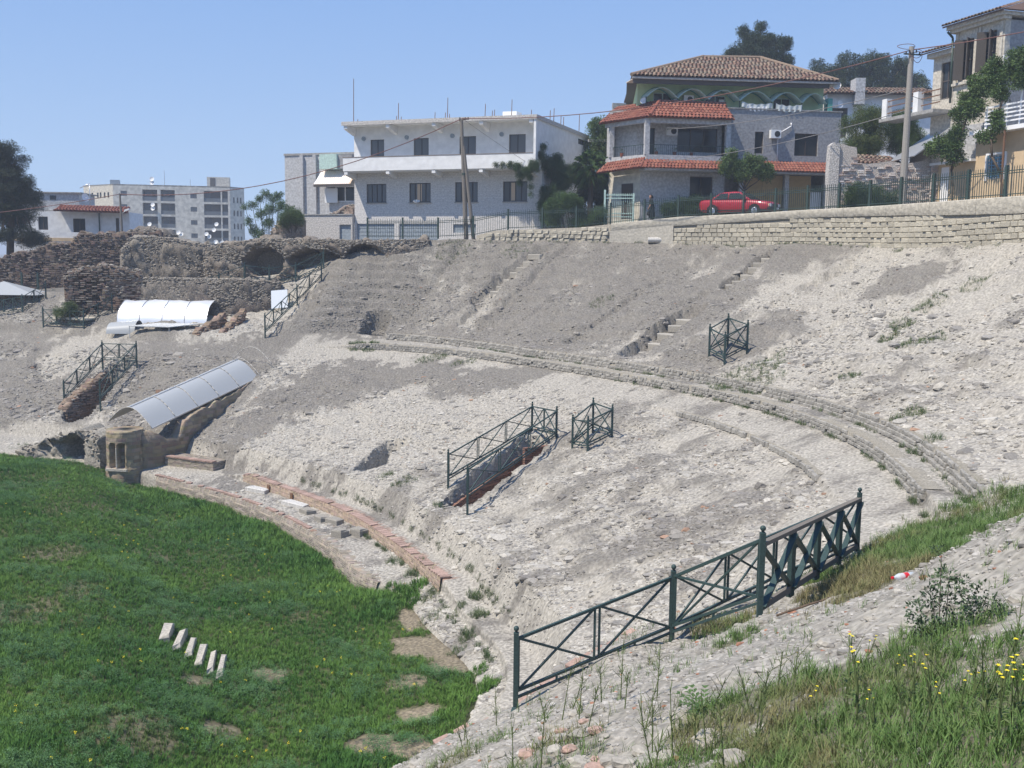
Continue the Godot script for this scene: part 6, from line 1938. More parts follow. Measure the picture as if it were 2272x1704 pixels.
func build_ruins() -> void:
	var brick := [Color(0.195, 0.14, 0.115), Color(0.27, 0.225, 0.185)]
	var rub := [Color(0.24, 0.20, 0.16), Color(0.34, 0.305, 0.25)]
	var dark := [Color(0.17, 0.14, 0.12), Color(0.28, 0.25, 0.21)]
	vmat("vbrick", "brick", 0.3, 1.3)
	# tall brick wall, far left
	ruin("brick_wall", "long dark red brick wall with a stepped broken top under the conifer", [[-44.0, -73.0, -0.7], [-36.0, -73.0, -0.5], [-34.4, -73.0, 0.0], [-33.2, -73.0, 0.2], [-32.4, -73.0, 0.55], [-30.8, -73.0, 0.75], [-30.0, -73.0, 1.35], [-27.2, -73.2, 1.38], [-24.8, -74.0, 1.5]], -4.5, 1.2, 0.28, brick, 500, [], M.vbrick, [0.08, 0.16])
	ruin("rubble_mound", "low rubble mound on top of the far brick wall", [[-28.2, -76.0, 1.3], [-27.3, -76.0, 1.75], [-25.7, -76.0, 1.76], [-24.6, -76.0, 1.3]], -2.0, 1.6, 0.3, dark, 160)
	# pier of rubble in front of the apartment block
	ruin("rubble_pier", "broad pale rubble pier in front of the apartment block", [[-26.0, -69.0, 0.1], [-25.3, -69.3, 0.95], [-23.8, -69.4, 1.05], [-22.6, -69.3, 1.0], [-21.0, -69.2, 0.7], [-19.5, -69.5, 0.4]], -3.0, 2.0, 0.34, rub, 2600)
	# arch ruin
	ruin("brick_arch_ruin", "broken brick arch ruin behind the shining plastic vault", [[-27.9, -65.2, -1.3], [-26.8, -65.3, -0.95], [-25.5, -65.4, -0.72], [-24.4, -65.6, -0.95], [-23.5, -65.9, -1.1]], -4.6, 1.5, 0.3, [Color(0.22, 0.145, 0.115), Color(0.32, 0.28, 0.23)], 260, [[1.35, -2.6, 0.85, 1.3, 0.4]], M.vbrick, [0.08, 0.2])
	# terrace face behind the vault
	ruin("rubble_terrace_face", "grey rubble face of the terrace above the shining plastic vault", [[-23.4, -65.6, -1.55], [-20.0, -65.2, -1.55], [-17.0, -65.0, -1.6], [-14.6, -65.2, -1.7]], -5.0, 0.9, 0.3, dark, 2600)
	# the three cave-like vaults under the white house
	ruin("vaulted_ruin", "rubble wall with three dark cave-like vault openings", [[-19.6, -67.6, 0.3], [-18.5, -67.3, 0.6], [-17.0, -67.0, 0.8], [-15.6, -66.8, 0.95], [-13.6, -66.6, 0.95], [-11.5, -66.4, 0.95], [-9.2, -66.2, 0.9], [-7.4, -66.3, 0.95], [-5.4, -66.6, 1.0]], -2.4, 1.8, 0.34, [Color(0.22, 0.18, 0.145), Color(0.34, 0.295, 0.24)], 4200, [[4.0, -0.55, 1.3, 0.9, 2.4], [7.3, -0.55, 1.75, 0.85, 2.6], [10.4, -0.2, 1.15, 0.85, 2.2]])
	ruin("rubble_stump", "tall rubble stump overgrown with weeds left of the yard wall", [[-16.0, -69.0, 1.2], [-15.5, -69.0, 2.1], [-14.8, -69.0, 2.45], [-13.8, -69.0, 2.5]], -0.5, 1.2, 0.4, [Color(0.30, 0.22, 0.17), Color(0.40, 0.34, 0.28)], 200)
	ruin("yard_rubble", "heap of rubble lying on the yard wall beside the awning", [[-13.1, -74.6, 2.8], [-12.2, -74.3, 3.1], [-11.5, -74.05, 3.5], [-11.0, -73.85, 3.5]], 2.3, 0.8, 0.25, [Color(0.28, 0.17, 0.13), Color(0.36, 0.30, 0.25)], 90)
	# rocks at the foot of the slope, left of the tower, with an arched opening
	ruin("rock_arch", "low rock arch with a dark hole beside the round tower", [[-23.6, -50.4, -9.5], [-22.0, -49.6, -9.0], [-20.8, -49.0, -8.45], [-19.6, -48.6, -8.3], [-18.6, -48.0, -8.5]], -11.0, 1.8, 0.35, [Color(0.30, 0.27, 0.23), Color(0.40, 0.37, 0.31)], 260, [[3.6, -9.3, 0.75, 0.8, 1.6], [2.4, -9.45, 1.2, 0.5, 0.5]])
	# brick cheeks of the stair left of the chapel
	ruin("brick_stair_cheek", "stepped brick cheek of the stair inside the left fence", [[-23.9, -54.4, -8.1], [-23.45, -55.3, -7.5], [-23.0, -56.2, -6.9], [-22.6, -57.0, -6.5]], -9.6, 0.6, 0.22, [Color(0.29, 0.185, 0.135), Color(0.36, 0.29, 0.23)], 60, [], M.vbrick, [0.06, 0.14])
	ruin("stone_stair_cheek", "pale stone cheek of the stair inside the left fence", [[-21.9, -53.7, -8.6], [-21.5, -54.6, -7.8], [-21.0, -55.8, -7.0], [-20.8, -56.4, -6.7]], -9.6, 0.5, 0.2, rub, 60)
	# brick side walls of the opening right of the bright vault
	ruin("brick_opening", "stepped brick side wall of the opening right of the shining vault", [[-18.2, -59.2, -4.45], [-17.7, -60.4, -4.0], [-17.2, -61.6, -3.5]], -5.6, 0.5, 0.15, [Color(0.32, 0.20, 0.14), Color(0.38, 0.30, 0.23)], 30, [], M.vbrick, [0.06, 0.12])
	ruin("brick_opening", "low brick side wall at the edge of the pale slope", [[-16.7, -59.2, -4.45], [-16.5, -61.0, -3.9], [-16.4, -63.0, -3.35]], -5.6, 0.4, 0.12, [Color(0.32, 0.18, 0.12), Color(0.38, 0.30, 0.23)], 30, [], M.vbrick, [0.06, 0.12])
	# brick lining of the pit in mid slope
	var pit := thing("stair_pit_lining", "red brown brick lining of the open stair pit in mid slope", "brickwork", Vector3(-0.4, -8.6, -37.7))
	var a := Vector3(-1.75, -8.3, -34.6)
	var b := Vector3(1.05, -6.95, -38.6)
	var side := Vector3(0.62, 0, 0.43)
	for s in [-1.0, 1.0]:
		var q := Vector3(-0.4, -8.6, -37.7)
		part(pit, "side_wall", sheet([a + side * s - q - Vector3(0, 1.6, 0), b + side * s - q - Vector3(0, 1.6, 0), b + side * s - q - Vector3(0, 0.5, 0), a + side * s - q - Vector3(0, 0.5, 0)], 0.12 * s), M.pit_brick)
	part(pit, "end_wall", boxm(b - Vector3(-0.4, -8.6, -37.7) - Vector3(0, 0.8, 0), Vector3(1.4, 1.3, 0.15), Basis(Vector3.UP, 0.6)), M.pit_brick)

	# round tower of the chapel
	var tb := Vector3(-17.5, -10.75, -46.2)
	var tw := thing("round_tower", "small round stone tower with a twin arched window at the chapel's end", "tower", tb)
	var v := PackedVector3Array()
	var c := PackedColorArray()
	var na := 72
	var nh := 40
	for i in na + 1:
		var an := TAU * i / na
		for j in nh + 2:
			var y := 2.85 * minf(j, nh) / nh
			var r := 0.80 + 0.03 * n_fine.get_noise_3d(cos(an) * 3.0, y * 2.0, sin(an) * 3.0) + 0.03 * n_mid.get_noise_3d(cos(an) * 4.0, y * 2.0, sin(an) * 4.0)
			if y < 1.15:
				r += 0.05
			# the window: two lights, arched
			for wa in [-0.12, 0.40]:
				var da := absf(wrapf(an - (PI / 2.0 + wa), -PI, PI)) * 0.8
				var ytop := 2.1 + 0.16 * sqrt(maxf(0.0, 1.0 - pow(da / 0.17, 2.0)))
				if da < 0.165 and y > 1.15 and y < ytop:
					r -= 0.34
			if j == nh + 1:
				r = 0.0
			v.append(Vector3(cos(an) * r, y, sin(an) * r))
			var m := clampf(0.5 + 0.8 * n_mid.get_noise_3d(cos(an) * 4.0, y * 3.0, sin(an) * 4.0), 0.0, 1.0)
			c.append(Color(0.36, 0.32, 0.225).lerp(Color(0.44, 0.40, 0.31), m))
	vmat("vashlar", "ashlar", 0.38, 1.2)
	part(tw, "drum", grid_mesh(v, na + 1, nh + 2, c, true), M.vashlar)
	var ca := PI / 2.0 + 0.14
	part(tw, "colonnette", tubem(Vector3(cos(ca) * 0.78, 1.12, sin(ca) * 0.78), Vector3(cos(ca) * 0.78, 2.1, sin(ca) * 0.78), 0.05, 0.045, 8), M.slab)
	part(tw, "window_sill", boxm(Vector3(cos(ca) * 0.82, 1.12, sin(ca) * 0.82), Vector3(1.0, 0.1, 0.14), Basis(Vector3.UP, -ca + PI / 2.0)), M.slab)
	ruin("chapel_side_wall", "curved stone side wall of the chapel with a bite out of its top", [[-16.9, -46.3, -7.95], [-16.3, -46.55, -8.1], [-16.0, -47.1, -8.55], [-15.7, -47.7, -8.5], [-15.5, -48.1, -7.75], [-15.0, -49.4, -7.45], [-14.2, -51.4, -6.95], [-13.2, -53.8, -6.35]], -10.6, 0.55, 0.12, [Color(0.33, 0.285, 0.20), Color(0.42, 0.375, 0.28)], 0, [], M.vashlar)
	# plastic barrel roof over the chapel
	var cv := thing("plastic_tunnel_roof", "long curved translucent plastic roof over the chapel passage", "roof cover", Vector3(-16.35, -7.9, -46.44))
	var r0 := Vector3(0, 0.0, 0)
	var ax := Vector3(3.15, 1.55, -7.06)
	var lf := Vector3(-2.37, 0.12, -1.06)
	var sh := func(u: float, w: float, lift: float) -> Vector3:
		return r0 + ax * u + lf * w + Vector3(0, sin(PI * w) * 0.8 + lift, 0)
	for k in 5:
		var g := PackedVector3Array()
		for i in 7:
			for j in 13:
				g.append(sh.call((k + i / 6.0 * 0.985) / 5.0, j / 12.0, 0.0))
		part(cv, "sheet", grid_mesh(g, 7, 13, PackedColorArray(), true), M.plastic_sheet)
		var pts := []
		for j in 13:
			pts.append(sh.call(k / 5.0, j / 12.0, 0.014))
		part(cv, "rib", chain(pts, 0.018, 4), M.rib_strip)
	var hoop := []
	for j in 13:
		hoop.append(sh.call(1.02, j / 12.0, 0.02))
	part(cv, "rib", chain(hoop, 0.02, 4), M.rib_strip)
	hoop = []
	for j in 13:
		hoop.append(sh.call(1.1, j / 12.0, 0.45) + Vector3(0.25, 0, 0))
	part(cv, "hoop", chain(hoop, 0.02, 4), M.rib_strip)
	part(cv, "edge_bar", barm(sh.call(0.0, 0.0, -0.02), sh.call(1.0, 0.0, -0.02), 0.06), M.alu)
	part(cv, "ridge_bar", barm(sh.call(0.0, 0.5, 0.02), sh.call(1.0, 0.5, 0.02), 0.04), M.alu)
	# the bright vault
	var bv := thing("shining_plastic_vault", "glaring curved plastic vault roof reflecting the sun", "roof cover", Vector3(-23.9, -4.35, -62.4))
	for k in 4:
		var g := PackedVector3Array()
		for i in 6:
			for j in 17:
				var t := PI * j / 16.0
				var x := (k + i / 5.0 * 0.985) * 1.36
				g.append(Vector3(x + 0.1 * (1.0 - cos(t)), sin(t) * 1.45 + 0.14 * n_mid.get_noise_2d(x * 2.0, t * 4.0) * sin(t), -1.55 + cos(t) * 1.55))
		part(bv, "sheet", grid_mesh(g, 6, 17), M.bright_sheet)
	for k in 5:
		var pts := []
		for j in 17:
			var t := PI * j / 16.0
			pts.append(Vector3(k * 1.36 + 0.1 * (1.0 - cos(t)), sin(t) * 1.46 + 0.14 * n_mid.get_noise_2d(k * 2.72, t * 4.0) * sin(t) + 0.01, -1.55 + cos(t) * 1.56))
		part(bv, "rib", chain(pts, 0.018, 4), M.rib_strip)
	var sv := thing("small_plastic_hood", "small arched plastic hood in front of the shining vault", "roof cover", Vector3(-24.0, -4.75, -61.4))
	var g2 := PackedVector3Array()
	for i in 5:
		for j in 11:
			var t := PI * j / 10.0
			g2.append(Vector3(i * 0.42, sin(t) * 0.75 * (0.82 + 0.05 * i), -0.4 + cos(t) * 0.8))
	part(sv, "sheet", grid_mesh(g2, 5, 11), M.plastic_sheet)
	part(sv, "rib", barm(Vector3(0.0, 0.0, 0.3), Vector3(0.48, 0.0, -1.1), 0.03), M.alu)
	var fp := thing("flat_plastic_panel", "flat plastic panel on thin legs in front of the shining vault", "roof cover", Vector3(-22.5, -4.9, -60.6))
	part(fp, "panel", sheet([Vector3(0, 0.62, 0), Vector3(2.6, 0.62, 0.6), Vector3(3.9, 0.72, -1.0), Vector3(1.3, 0.72, -1.5)], -0.04), M.plastic_sheet)
	for p in [Vector3(0.05, 0, 0), Vector3(2.55, 0, 0.55), Vector3(3.8, 0, -1.0), Vector3(1.35, 0, -1.4)]:
		part(fp, "leg", barm(p + Vector3(0, -0.4, 0), p + Vector3(0, 0.66, 0), 0.035), M.alu)
	# dome shelter and slab at the far left
	var ds := thing("dome_shelter", "pale hipped plastic shelter on posts at the fence", "shelter", Vector3(-33.4, -4.3, -69.0))
	for q in [[Vector3(-2.6, 1.5, 1.4), Vector3(2.3, 1.5, 1.4), Vector3(-0.4, 2.35, 0.0)], [Vector3(2.3, 1.5, 1.4), Vector3(2.3, 1.5, -1.4), Vector3(-0.4, 2.35, 0.0)], [Vector3(2.3, 1.5, -1.4), Vector3(-2.6, 1.5, -1.4), Vector3(-0.4, 2.35, 0.0)], [Vector3(-2.6, 1.5, -1.4), Vector3(-2.6, 1.5, 1.4), Vector3(-0.4, 2.35, 0.0)]]:
		part(ds, "sheet", sheet(q, 0.03), M.plastic_sheet)
	for p in [Vector3(-2.4, 0, 1.2), Vector3(2.1, 0, 1.2), Vector3(2.1, 0, -1.2), Vector3(-2.4, 0, -1.2)]:
		part(ds, "post", barm(p + Vector3(0, -0.4, 0), p + Vector3(0, 1.52, 0), 0.08), M.brown_frame)
	var sl := part(self, "concrete_slab", boxm(Vector3(0, 0, 0), Vector3(3.6, 0.12, 1.3), Basis(Vector3.UP, -0.45)), M.coping, Transform3D(Basis.IDENTITY, Vector3(-27.4, top_y(-27.4, -64.6) + 0.16, -64.6)))
	tag(sl, "pale concrete slab lying inside the dark fence", "slab")
	var tp := thing("dark_tarp_screen", "dark green screen on posts before the long brick wall", "screen", Vector3(-30.9, -3.6, -71.0))
	part(tp, "screen", sheet([Vector3(-1.6, 0.1, 0), Vector3(1.5, 0.1, 0), Vector3(1.5, 0.9, 0), Vector3(-0.6, 1.05, 0)], 0.04), M.tarp)
	for x in [-2.6, -1.5, 1.0, 1.5]:
		part(tp, "post", bb(x - 0.06, x + 0.06, -0.6, 2.2, 0.05, 0.17), M.iron)

	# the brick-topped benches on the terrace by the tower
	var pb := thing("brick_topped_bench", "low stone bench with a red brick top at the foot of the chapel wall", "bench", Vector3(-14.3, -9.75, -46.4), deg_to_rad(-27.0))
	part(pb, "base", bb(-1.5, 1.4, -0.5, 0.5, -0.55, 0.5), M.masonry)
	for k in 14:
		part(pb, "brick", boxm(Vector3(-1.38 + 0.205 * k, 0.535, 0.4 + rf(-0.01, 0.01)), Vector3(0.19, 0.06, 0.28)), M["edge_brick%d" % (rng.randi() % 4)])
	# brick edging along the podium and along the near wall
	var ed := thing("podium_wall", "low curved wall of thin stones at the edge of the arena grass", "wall", ring_pos(1, 60.0))
	var gv := PackedVector3Array()
	var ni := 0
	var th := 83.0
	while th > 20.0:
		var f := frame_at(th)
		var p := ring_pos(1, th)
		var q := ring_pos(0, th)
		var nn := 0.05 * n_mid.get_noise_1d(th * 6.0)
		for w in [q + Vector3(0, -0.3, 0) + f.z * 0.14, q.lerp(p, 0.5) + f.z * (0.1 + nn), p + Vector3(0, 0.02 + nn, 0) + f.z * 0.08, p + Vector3(0, 0.03 + nn, 0) - f.z * 0.3]:
			gv.append(w - ring_pos(1, 60.0))
		ni += 1
		th -= 0.5
	part(ed, "masonry", grid_mesh(gv, ni, 4), M.masonry)
	th = 44.0
	var nb := 0
	while th < 83.0 and nb < 300:
		var p := ring_pos(1, th)
		var f := frame_at(th)
		if n_mid.get_noise_1d(th * 3.0) < 0.28:
			part(ed, "brick", brick_mesh(), M["edge_brick%d" % (rng.randi() % 4)], Transform3D(f * Basis.from_scale(Vector3(0.24, 0.06, 0.16)), p + Vector3(0, 0.05, 0) - f.z * 0.04 - ring_pos(1, 60.0)))
			nb += 1
		th += rad_to_deg(0.26 / Vector2(p.x - CX, p.z - CZ).length())
	var bn := thing("brick_bench", "curved bench of thin bricks with a worn red top along the terrace", "bench", ring_pos(2, 40.0))
	gv = PackedVector3Array()
	ni = 0
	th = 69.5
	while th > 12.0:
		var f := frame_at(th)
		var p := ring_pos(2, th)
		var q := ring_pos(3, th)
		for w in [p + Vector3(0, -0.2, 0) + f.z * 0.06, q + Vector3(0, 0.02, 0) + f.z * 0.05, q + Vector3(0, 0.03, 0) - f.z * 0.3]:
			gv.append(w - ring_pos(2, 40.0))
		ni += 1
		th -= 0.5
	part(bn, "masonry", grid_mesh(gv, ni, 3), M.brick_tan)
	nb = 0
	th = 12.0
	while th < 69.5 and nb < 300:
		var p := ring_pos(3, th)
		var f := frame_at(th)
		if n_mid.get_noise_1d(th * 2.0 + 40.0) < 0.3:
			part(bn, "brick", brick_mesh(), M["edge_brick%d" % (rng.randi() % 4)], Transform3D(f * Basis.from_scale(Vector3(0.2, 0.045, 0.3)), p + Vector3(0, 0.04, 0) - f.z * 0.1 - ring_pos(2, 40.0)))
			nb += 1
		th += rad_to_deg(0.215 / Vector2(p.x - CX, p.z - CZ).length())
	for t in [63.0, 57.0]:
		var p := ring_pos(2, t)
		part(bn, "slot_strip", boxm(Vector3.ZERO, Vector3(0.12, 0.34, 0.04)), M.rust, Transform3D(frame_at(t), p + Vector3(0, 0.12, 0) + frame_at(t).z * 0.08 - ring_pos(2, 40.0)))  # brown strips standing in for the dark of gaps in the bench
	var be := thing("brick_edging", "straight red brick edging of the near wall below the long green fence", "brickwork", Vector3(-0.83, -6.9, -14.34))
	for i in range(1, 5):
		var p: Vector2 = EDGE[i]
		var q: Vector2 = EDGE[i + 1]
		var l := p.distance_to(q)
		var cnt := int(l / 0.25)
		for k in cnt:
			var m := p.lerp(q, (k + 0.5) / cnt)
			if i == 1 and k < cnt * 0.5:
				continue
			if i == 3 and k > cnt * 0.5 and rng.randf() < 0.45:
				continue
			var y := bank_y(m.x, m.y)
			var dr := Vector3(q.x - p.x, bank_y(q.x, q.y) - bank_y(p.x, p.y), q.y - p.y)
			part(be, "brick", brick_mesh(), M["edge_brick%d" % (rng.randi() % 4)], Transform3D(aim(dr) * Basis(Vector3.UP, rf(-0.04, 0.04)) * Basis.from_scale(Vector3(0.13, 0.07, 0.235)), Vector3(m.x, y + 0.02 + rf(-0.01, 0.01), m.y) - Vector3(-0.83, -6.9, -14.34)))

var _brick: ArrayMesh
func brick_mesh() -> ArrayMesh:
	if _brick == null:
		_brick = boxm(Vector3.ZERO, Vector3.ONE)
	return _brick

func build_steps() -> void:
	# worn stair flights cut through the seating
	for s in [[Vector3(5.3, -4.15, -46.0), Vector3(8.4, -2.6, -49.2), 6, "worn stone stair flight just above the double terrace wall"], [Vector3(-1.2, -2.2, -60.6), Vector3(1.5, 0.2, -63.8), 7, "ruined stair flight climbing to the rough stones of the retaining wall"], [Vector3(10.9, -1.25, -52.4), Vector3(13.7, 0.3, -55.4), 6, "ruined stair flight below the blocks of the retaining wall"]]:
		var a: Vector3 = s[0]
		var b: Vector3 = s[1]
		var o := thing("stone_stair", s[3], "stairs", a, 0.0, "stair flights on the upper slope")
		var d := (b - a) * Vector3(1, 0, 1)
		var bs := aim(d)
		var n: int = s[2]
		for k in n:
			var p := a.lerp(b, (k + 0.5) / n)
			var w := rf(0.8, 1.05)
			part(o, "step", blocks[k % 3], M["stone%d" % (k % 3)], Transform3D(bs * Basis(Vector3.UP, PI + rf(-0.05, 0.05)) * Basis.from_scale(Vector3(w, 0.36, 0.62)), p - a + Vector3(0.12, top_y(p.x, p.z) - p.y + 0.1, 0.0)))
	# slabs in the grass
	var sp := [[Vector2(-9.14, -26.6), 0.25], [Vector2(-8.65, -26.2), 0.19], [Vector2(-8.27, -25.85), 0.17], [Vector2(-7.89, -25.5), 0.18], [Vector2(-7.5, -25.1), 0.15], [Vector2(-7.2, -24.9), 0.15]]
	var lab := ["widest pale stone slab at the top of the row in the grass", "pale stone slab second from the widest slab of the row", "pale stone slab third from the widest slab of the row", "pale stone slab fourth from the widest slab of the row", "narrow pale stone slab fifth from the widest slab of the row", "lowest narrow stone slab at the foot of the row in the grass"]
	for k in 6:
		var p: Vector2 = sp[k][0]
		var y := arena_y(p.x, p.y)
		var o := part(self, "stone_slab", blocks[3 + k % 3], M.slab, Transform3D(Basis(Vector3.UP, 0.2 + rf(-0.03, 0.03)) * Basis(Vector3.RIGHT, -PI / 2.0) * Basis(Vector3.UP, rf(-0.06, 0.06)) * Basis.from_scale(Vector3(sp[k][1], 1.35 + rf(-0.2, 0.15), 0.36)), Vector3(p.x, y + 0.02 + rf(-0.03, 0.03), p.y)))
		tag(o, lab[k], "slab", "row of stone slabs in the grass")
	# blocks on the terrace
	var bl := [[-10.44, -41.9, 1.1, 0.22, "long pale marble block nearest the round tower"], [-8.38, -39.5, 1.3, 0.2, "broad pale marble block by the slots of the brick bench"], [-7.7, -38.4, 0.6, 0.2, "tilted pale block between the broad block and the grey ones"], [-6.94, -37.3, 0.5, 0.22, "first of two small grey blocks lying end to end"], [-6.4, -36.9, 0.6, 0.24, "second of two small grey blocks lying end to end"], [-5.95, -35.3, 0.45, 0.32, "dark squat block standing apart on the terrace floor"], [-5.3, -35.4, 0.5, 0.3, "dark block leaning at the foot of the brick bench"]]
	for q in bl:
		var o := part(self, "stone_block", blocks[3 + rng.randi() % 3], M.marble if q[2] > 0.8 else M.stone3, Transform3D(Basis(Vector3.UP, -0.75 + rf(-0.2, 0.2)) * Basis(Vector3.RIGHT, -PI / 2.0) * Basis.from_scale(Vector3(q[2], 0.42, q[3])), Vector3(q[0], top_y(q[0], q[1]) + q[3] * 0.3, q[1])))
		tag(o, q[4], "block", "loose blocks on the terrace")
	var co := thing("column_drum", "fallen pale marble column piece at the foot of the retaining wall", "column", Vector3(8.6, top_y(8.6, -62.2) + 0.16, -62.2))
	part(co, "shaft", tubem(Vector3(-0.6, 0, 0), Vector3(0.6, 0.03, 0.1), 0.17, 0.16, 14), M.marble)
	part(co, "collar", tubem(Vector3(0.6, 0.03, 0.1), Vector3(0.68, 0.03, 0.115), 0.19, 0.19, 14), M.marble)
	var ib := thing("info_board", "pale leaning information board beside the climbing fence", "sign", Vector3(-14.4, top_y(-14.4, -64.0), -64.0))
	part(ib, "panel", boxm(Vector3(0, 0.75, 0), Vector3(1.0, 1.2, 0.05), Basis(Vector3.RIGHT, -0.45) * Basis(Vector3.FORWARD, -0.1)), M.board_print)
	for x in [-0.4, 0.4]:
		part(ib, "leg", barm(Vector3(x, -0.2, -0.15), Vector3(x, 0.8, -0.1), 0.06), M.alu)

# ---------------------------------------------------------------- plants
func leaf(st: SurfaceTool, p: Vector3, b: Basis, l: float, w: float) -> void:   # a folded leaf of four faces
	var a := p
	var t := p + b.z * l - b.y * l * 0.12
	var m := p + b.z * l * 0.45 + b.y * l * 0.06
	var s := b.x * w * 0.5 + b.y * w * 0.16
	var s2 := -b.x * w * 0.5 + b.y * w * 0.16
	tri(st, a, m + s, m)
	tri(st, m, m + s, t)
	tri(st, a, m, m + s2)
	tri(st, m, t, m + s2)

func leaf_ball(r: float, n: int, l: float, flat := 0.0) -> ArrayMesh:
	var st := st_new()
	for k in n:
		var d := Vector3(rf(-1, 1), rf(-1, 1), rf(-1, 1)).normalized()
		var p := d * r * pow(rng.randf(), 0.45)
		var out := (d + Vector3(rf(-0.7, 0.7), rf(-0.4, 0.9) + flat, rf(-0.7, 0.7))).normalized()
		leaf(st, p, aim(out) * Basis(Vector3.FORWARD, rf(-0.8, 0.8)), l * rf(0.7, 1.2), l * rf(0.4, 0.6))
	return done(st)

var clumps := {}
func clump(kind: String, v: int) -> ArrayMesh:
	var key := kind + str(v)
	if not clumps.has(key):
		if kind == "broad":
			clumps[key] = leaf_ball(0.5, 46, 0.22)
		elif kind == "fine":
			clumps[key] = leaf_ball(0.5, 70, 0.13)
		elif kind == "needle":
			var st := st_new()
			for k in 60:
				var d := Vector3(rf(-1, 1), rf(-0.5, 0.6), rf(-1, 1)).normalized()
				var p := Vector3(d.x * 0.5, d.y * 0.28, d.z * 0.5) * pow(rng.randf(), 0.4)
				leaf(st, p, aim(d + Vector3(0, rf(-0.2, 0.4), 0)), rf(0.12, 0.22), 0.06)
			clumps[key] = done(st)
		elif kind == "vine":
			clumps[key] = leaf_ball(0.5, 30, 0.3, -0.3)
	return clumps[key]

# crown made of leaf clumps spread through a number of lobes: [centre, radius]
func crown(o: Node, kind: String, lobes: Array, n: int, size: float, c0: Color, c1: Color, called := "crown") -> void:
	var trs := [[], [], []]
	var cols := [[], [], []]
	var tot := 0.0
	for l in lobes:
		tot += l[1] * l[1]
	for l in lobes:
		var cnt := int(n * l[1] * l[1] / tot)
		var sq: Vector3 = l[2] if l.size() > 2 else Vector3.ONE
		for k in cnt:
			var d := Vector3(rf(-1, 1), rf(-0.85, 1), rf(-1, 1)).normalized()
			var q: Vector3 = l[0] + d * sq * l[1] * pow(rng.randf(), 0.38) * rf(0.85, 1.08)
			var s := size * rf(0.6, 1.25)
			var w := rng.randi() % 3
			trs[w].append(Transform3D(rbasis(0.7).scaled(Vector3(s, s, s)), q))
			var g := rf(0.75, 1.25)
			var c := c0.lerp(c1, rng.randf())
			cols[w].append(Color(c.r * g, c.g * g, c.b * g))
	for w in 3:
		if trs[w].size() > 0:
			many(o, called, clump(kind, w), M.vleaf, trs[w], cols[w])

func limb(st: SurfaceTool, a: Vector3, b: Vector3, r0: float, r1: float) -> void:
	var n := 4
	var prev := a
	for k in n:
		var t := (k + 1.0) / n
		var p := a.lerp(b, t) + Vector3(rf(-1, 1), rf(-0.3, 0.3), rf(-1, 1)) * (b - a).length() * 0.035 * (0.0 if k == n - 1 else 1.0)
		tube(st, prev, p, lerpf(r0, r1, float(k) / n), lerpf(r0, r1, t), 7)
		prev = p

func tree(called: String, label: String, at: Vector3, fork: Vector3, r: float, lobes: Array, kind: String, n: int, size: float, c0: Color, c1: Color, group := "", category := "tree") -> Node3D:
	var o := thing(called, label, category, at, 0.0, group)
	var st := st_new(true)
	limb(st, Vector3(0, -0.5, 0), fork, r, r * 0.7)
	part(o, "trunk", done(st), M.bark)
	var bs := st_new(true)
	for l in lobes:
		limb(bs, fork * rf(0.85, 1.0), l[0] - Vector3(0, l[1] * 0.3, 0), r * 0.5, r * 0.12)
	part(o, "limbs", done(bs), M.bark)
	crown(o, kind, lobes, n, size, c0, c1)
	return o

func bush(label: String, at: Vector3, lobes: Array, kind: String, n: int, size: float, c0: Color, c1: Color, called := "bush", category := "bush", sr := 0.03) -> Node3D:
	var o := thing(called, label, category, at)
	var st := st_new()
	for l in lobes:
		tube(st, Vector3(l[0].x * 0.5, -0.2, l[0].z * 0.5), l[0], sr, sr * 0.5, 5)
	part(o, "stems", done(st), M.bark)
	crown(o, kind, lobes, n, size, c0, c1, "foliage")
	return o

var GD := Color(0.038, 0.072, 0.028)
var GM := Color(0.075, 0.135, 0.04)
var GL := Color(0.13, 0.20, 0.055)

func lobes_in(lo: Vector3, hi: Vector3, n: int, r0: float, r1: float) -> Array:
	var a := []
	for k in n:
		a.append([Vector3(rf(lo.x, hi.x), rf(lo.y, hi.y), rf(lo.z, hi.z)), rf(r0, r1)])
	return a

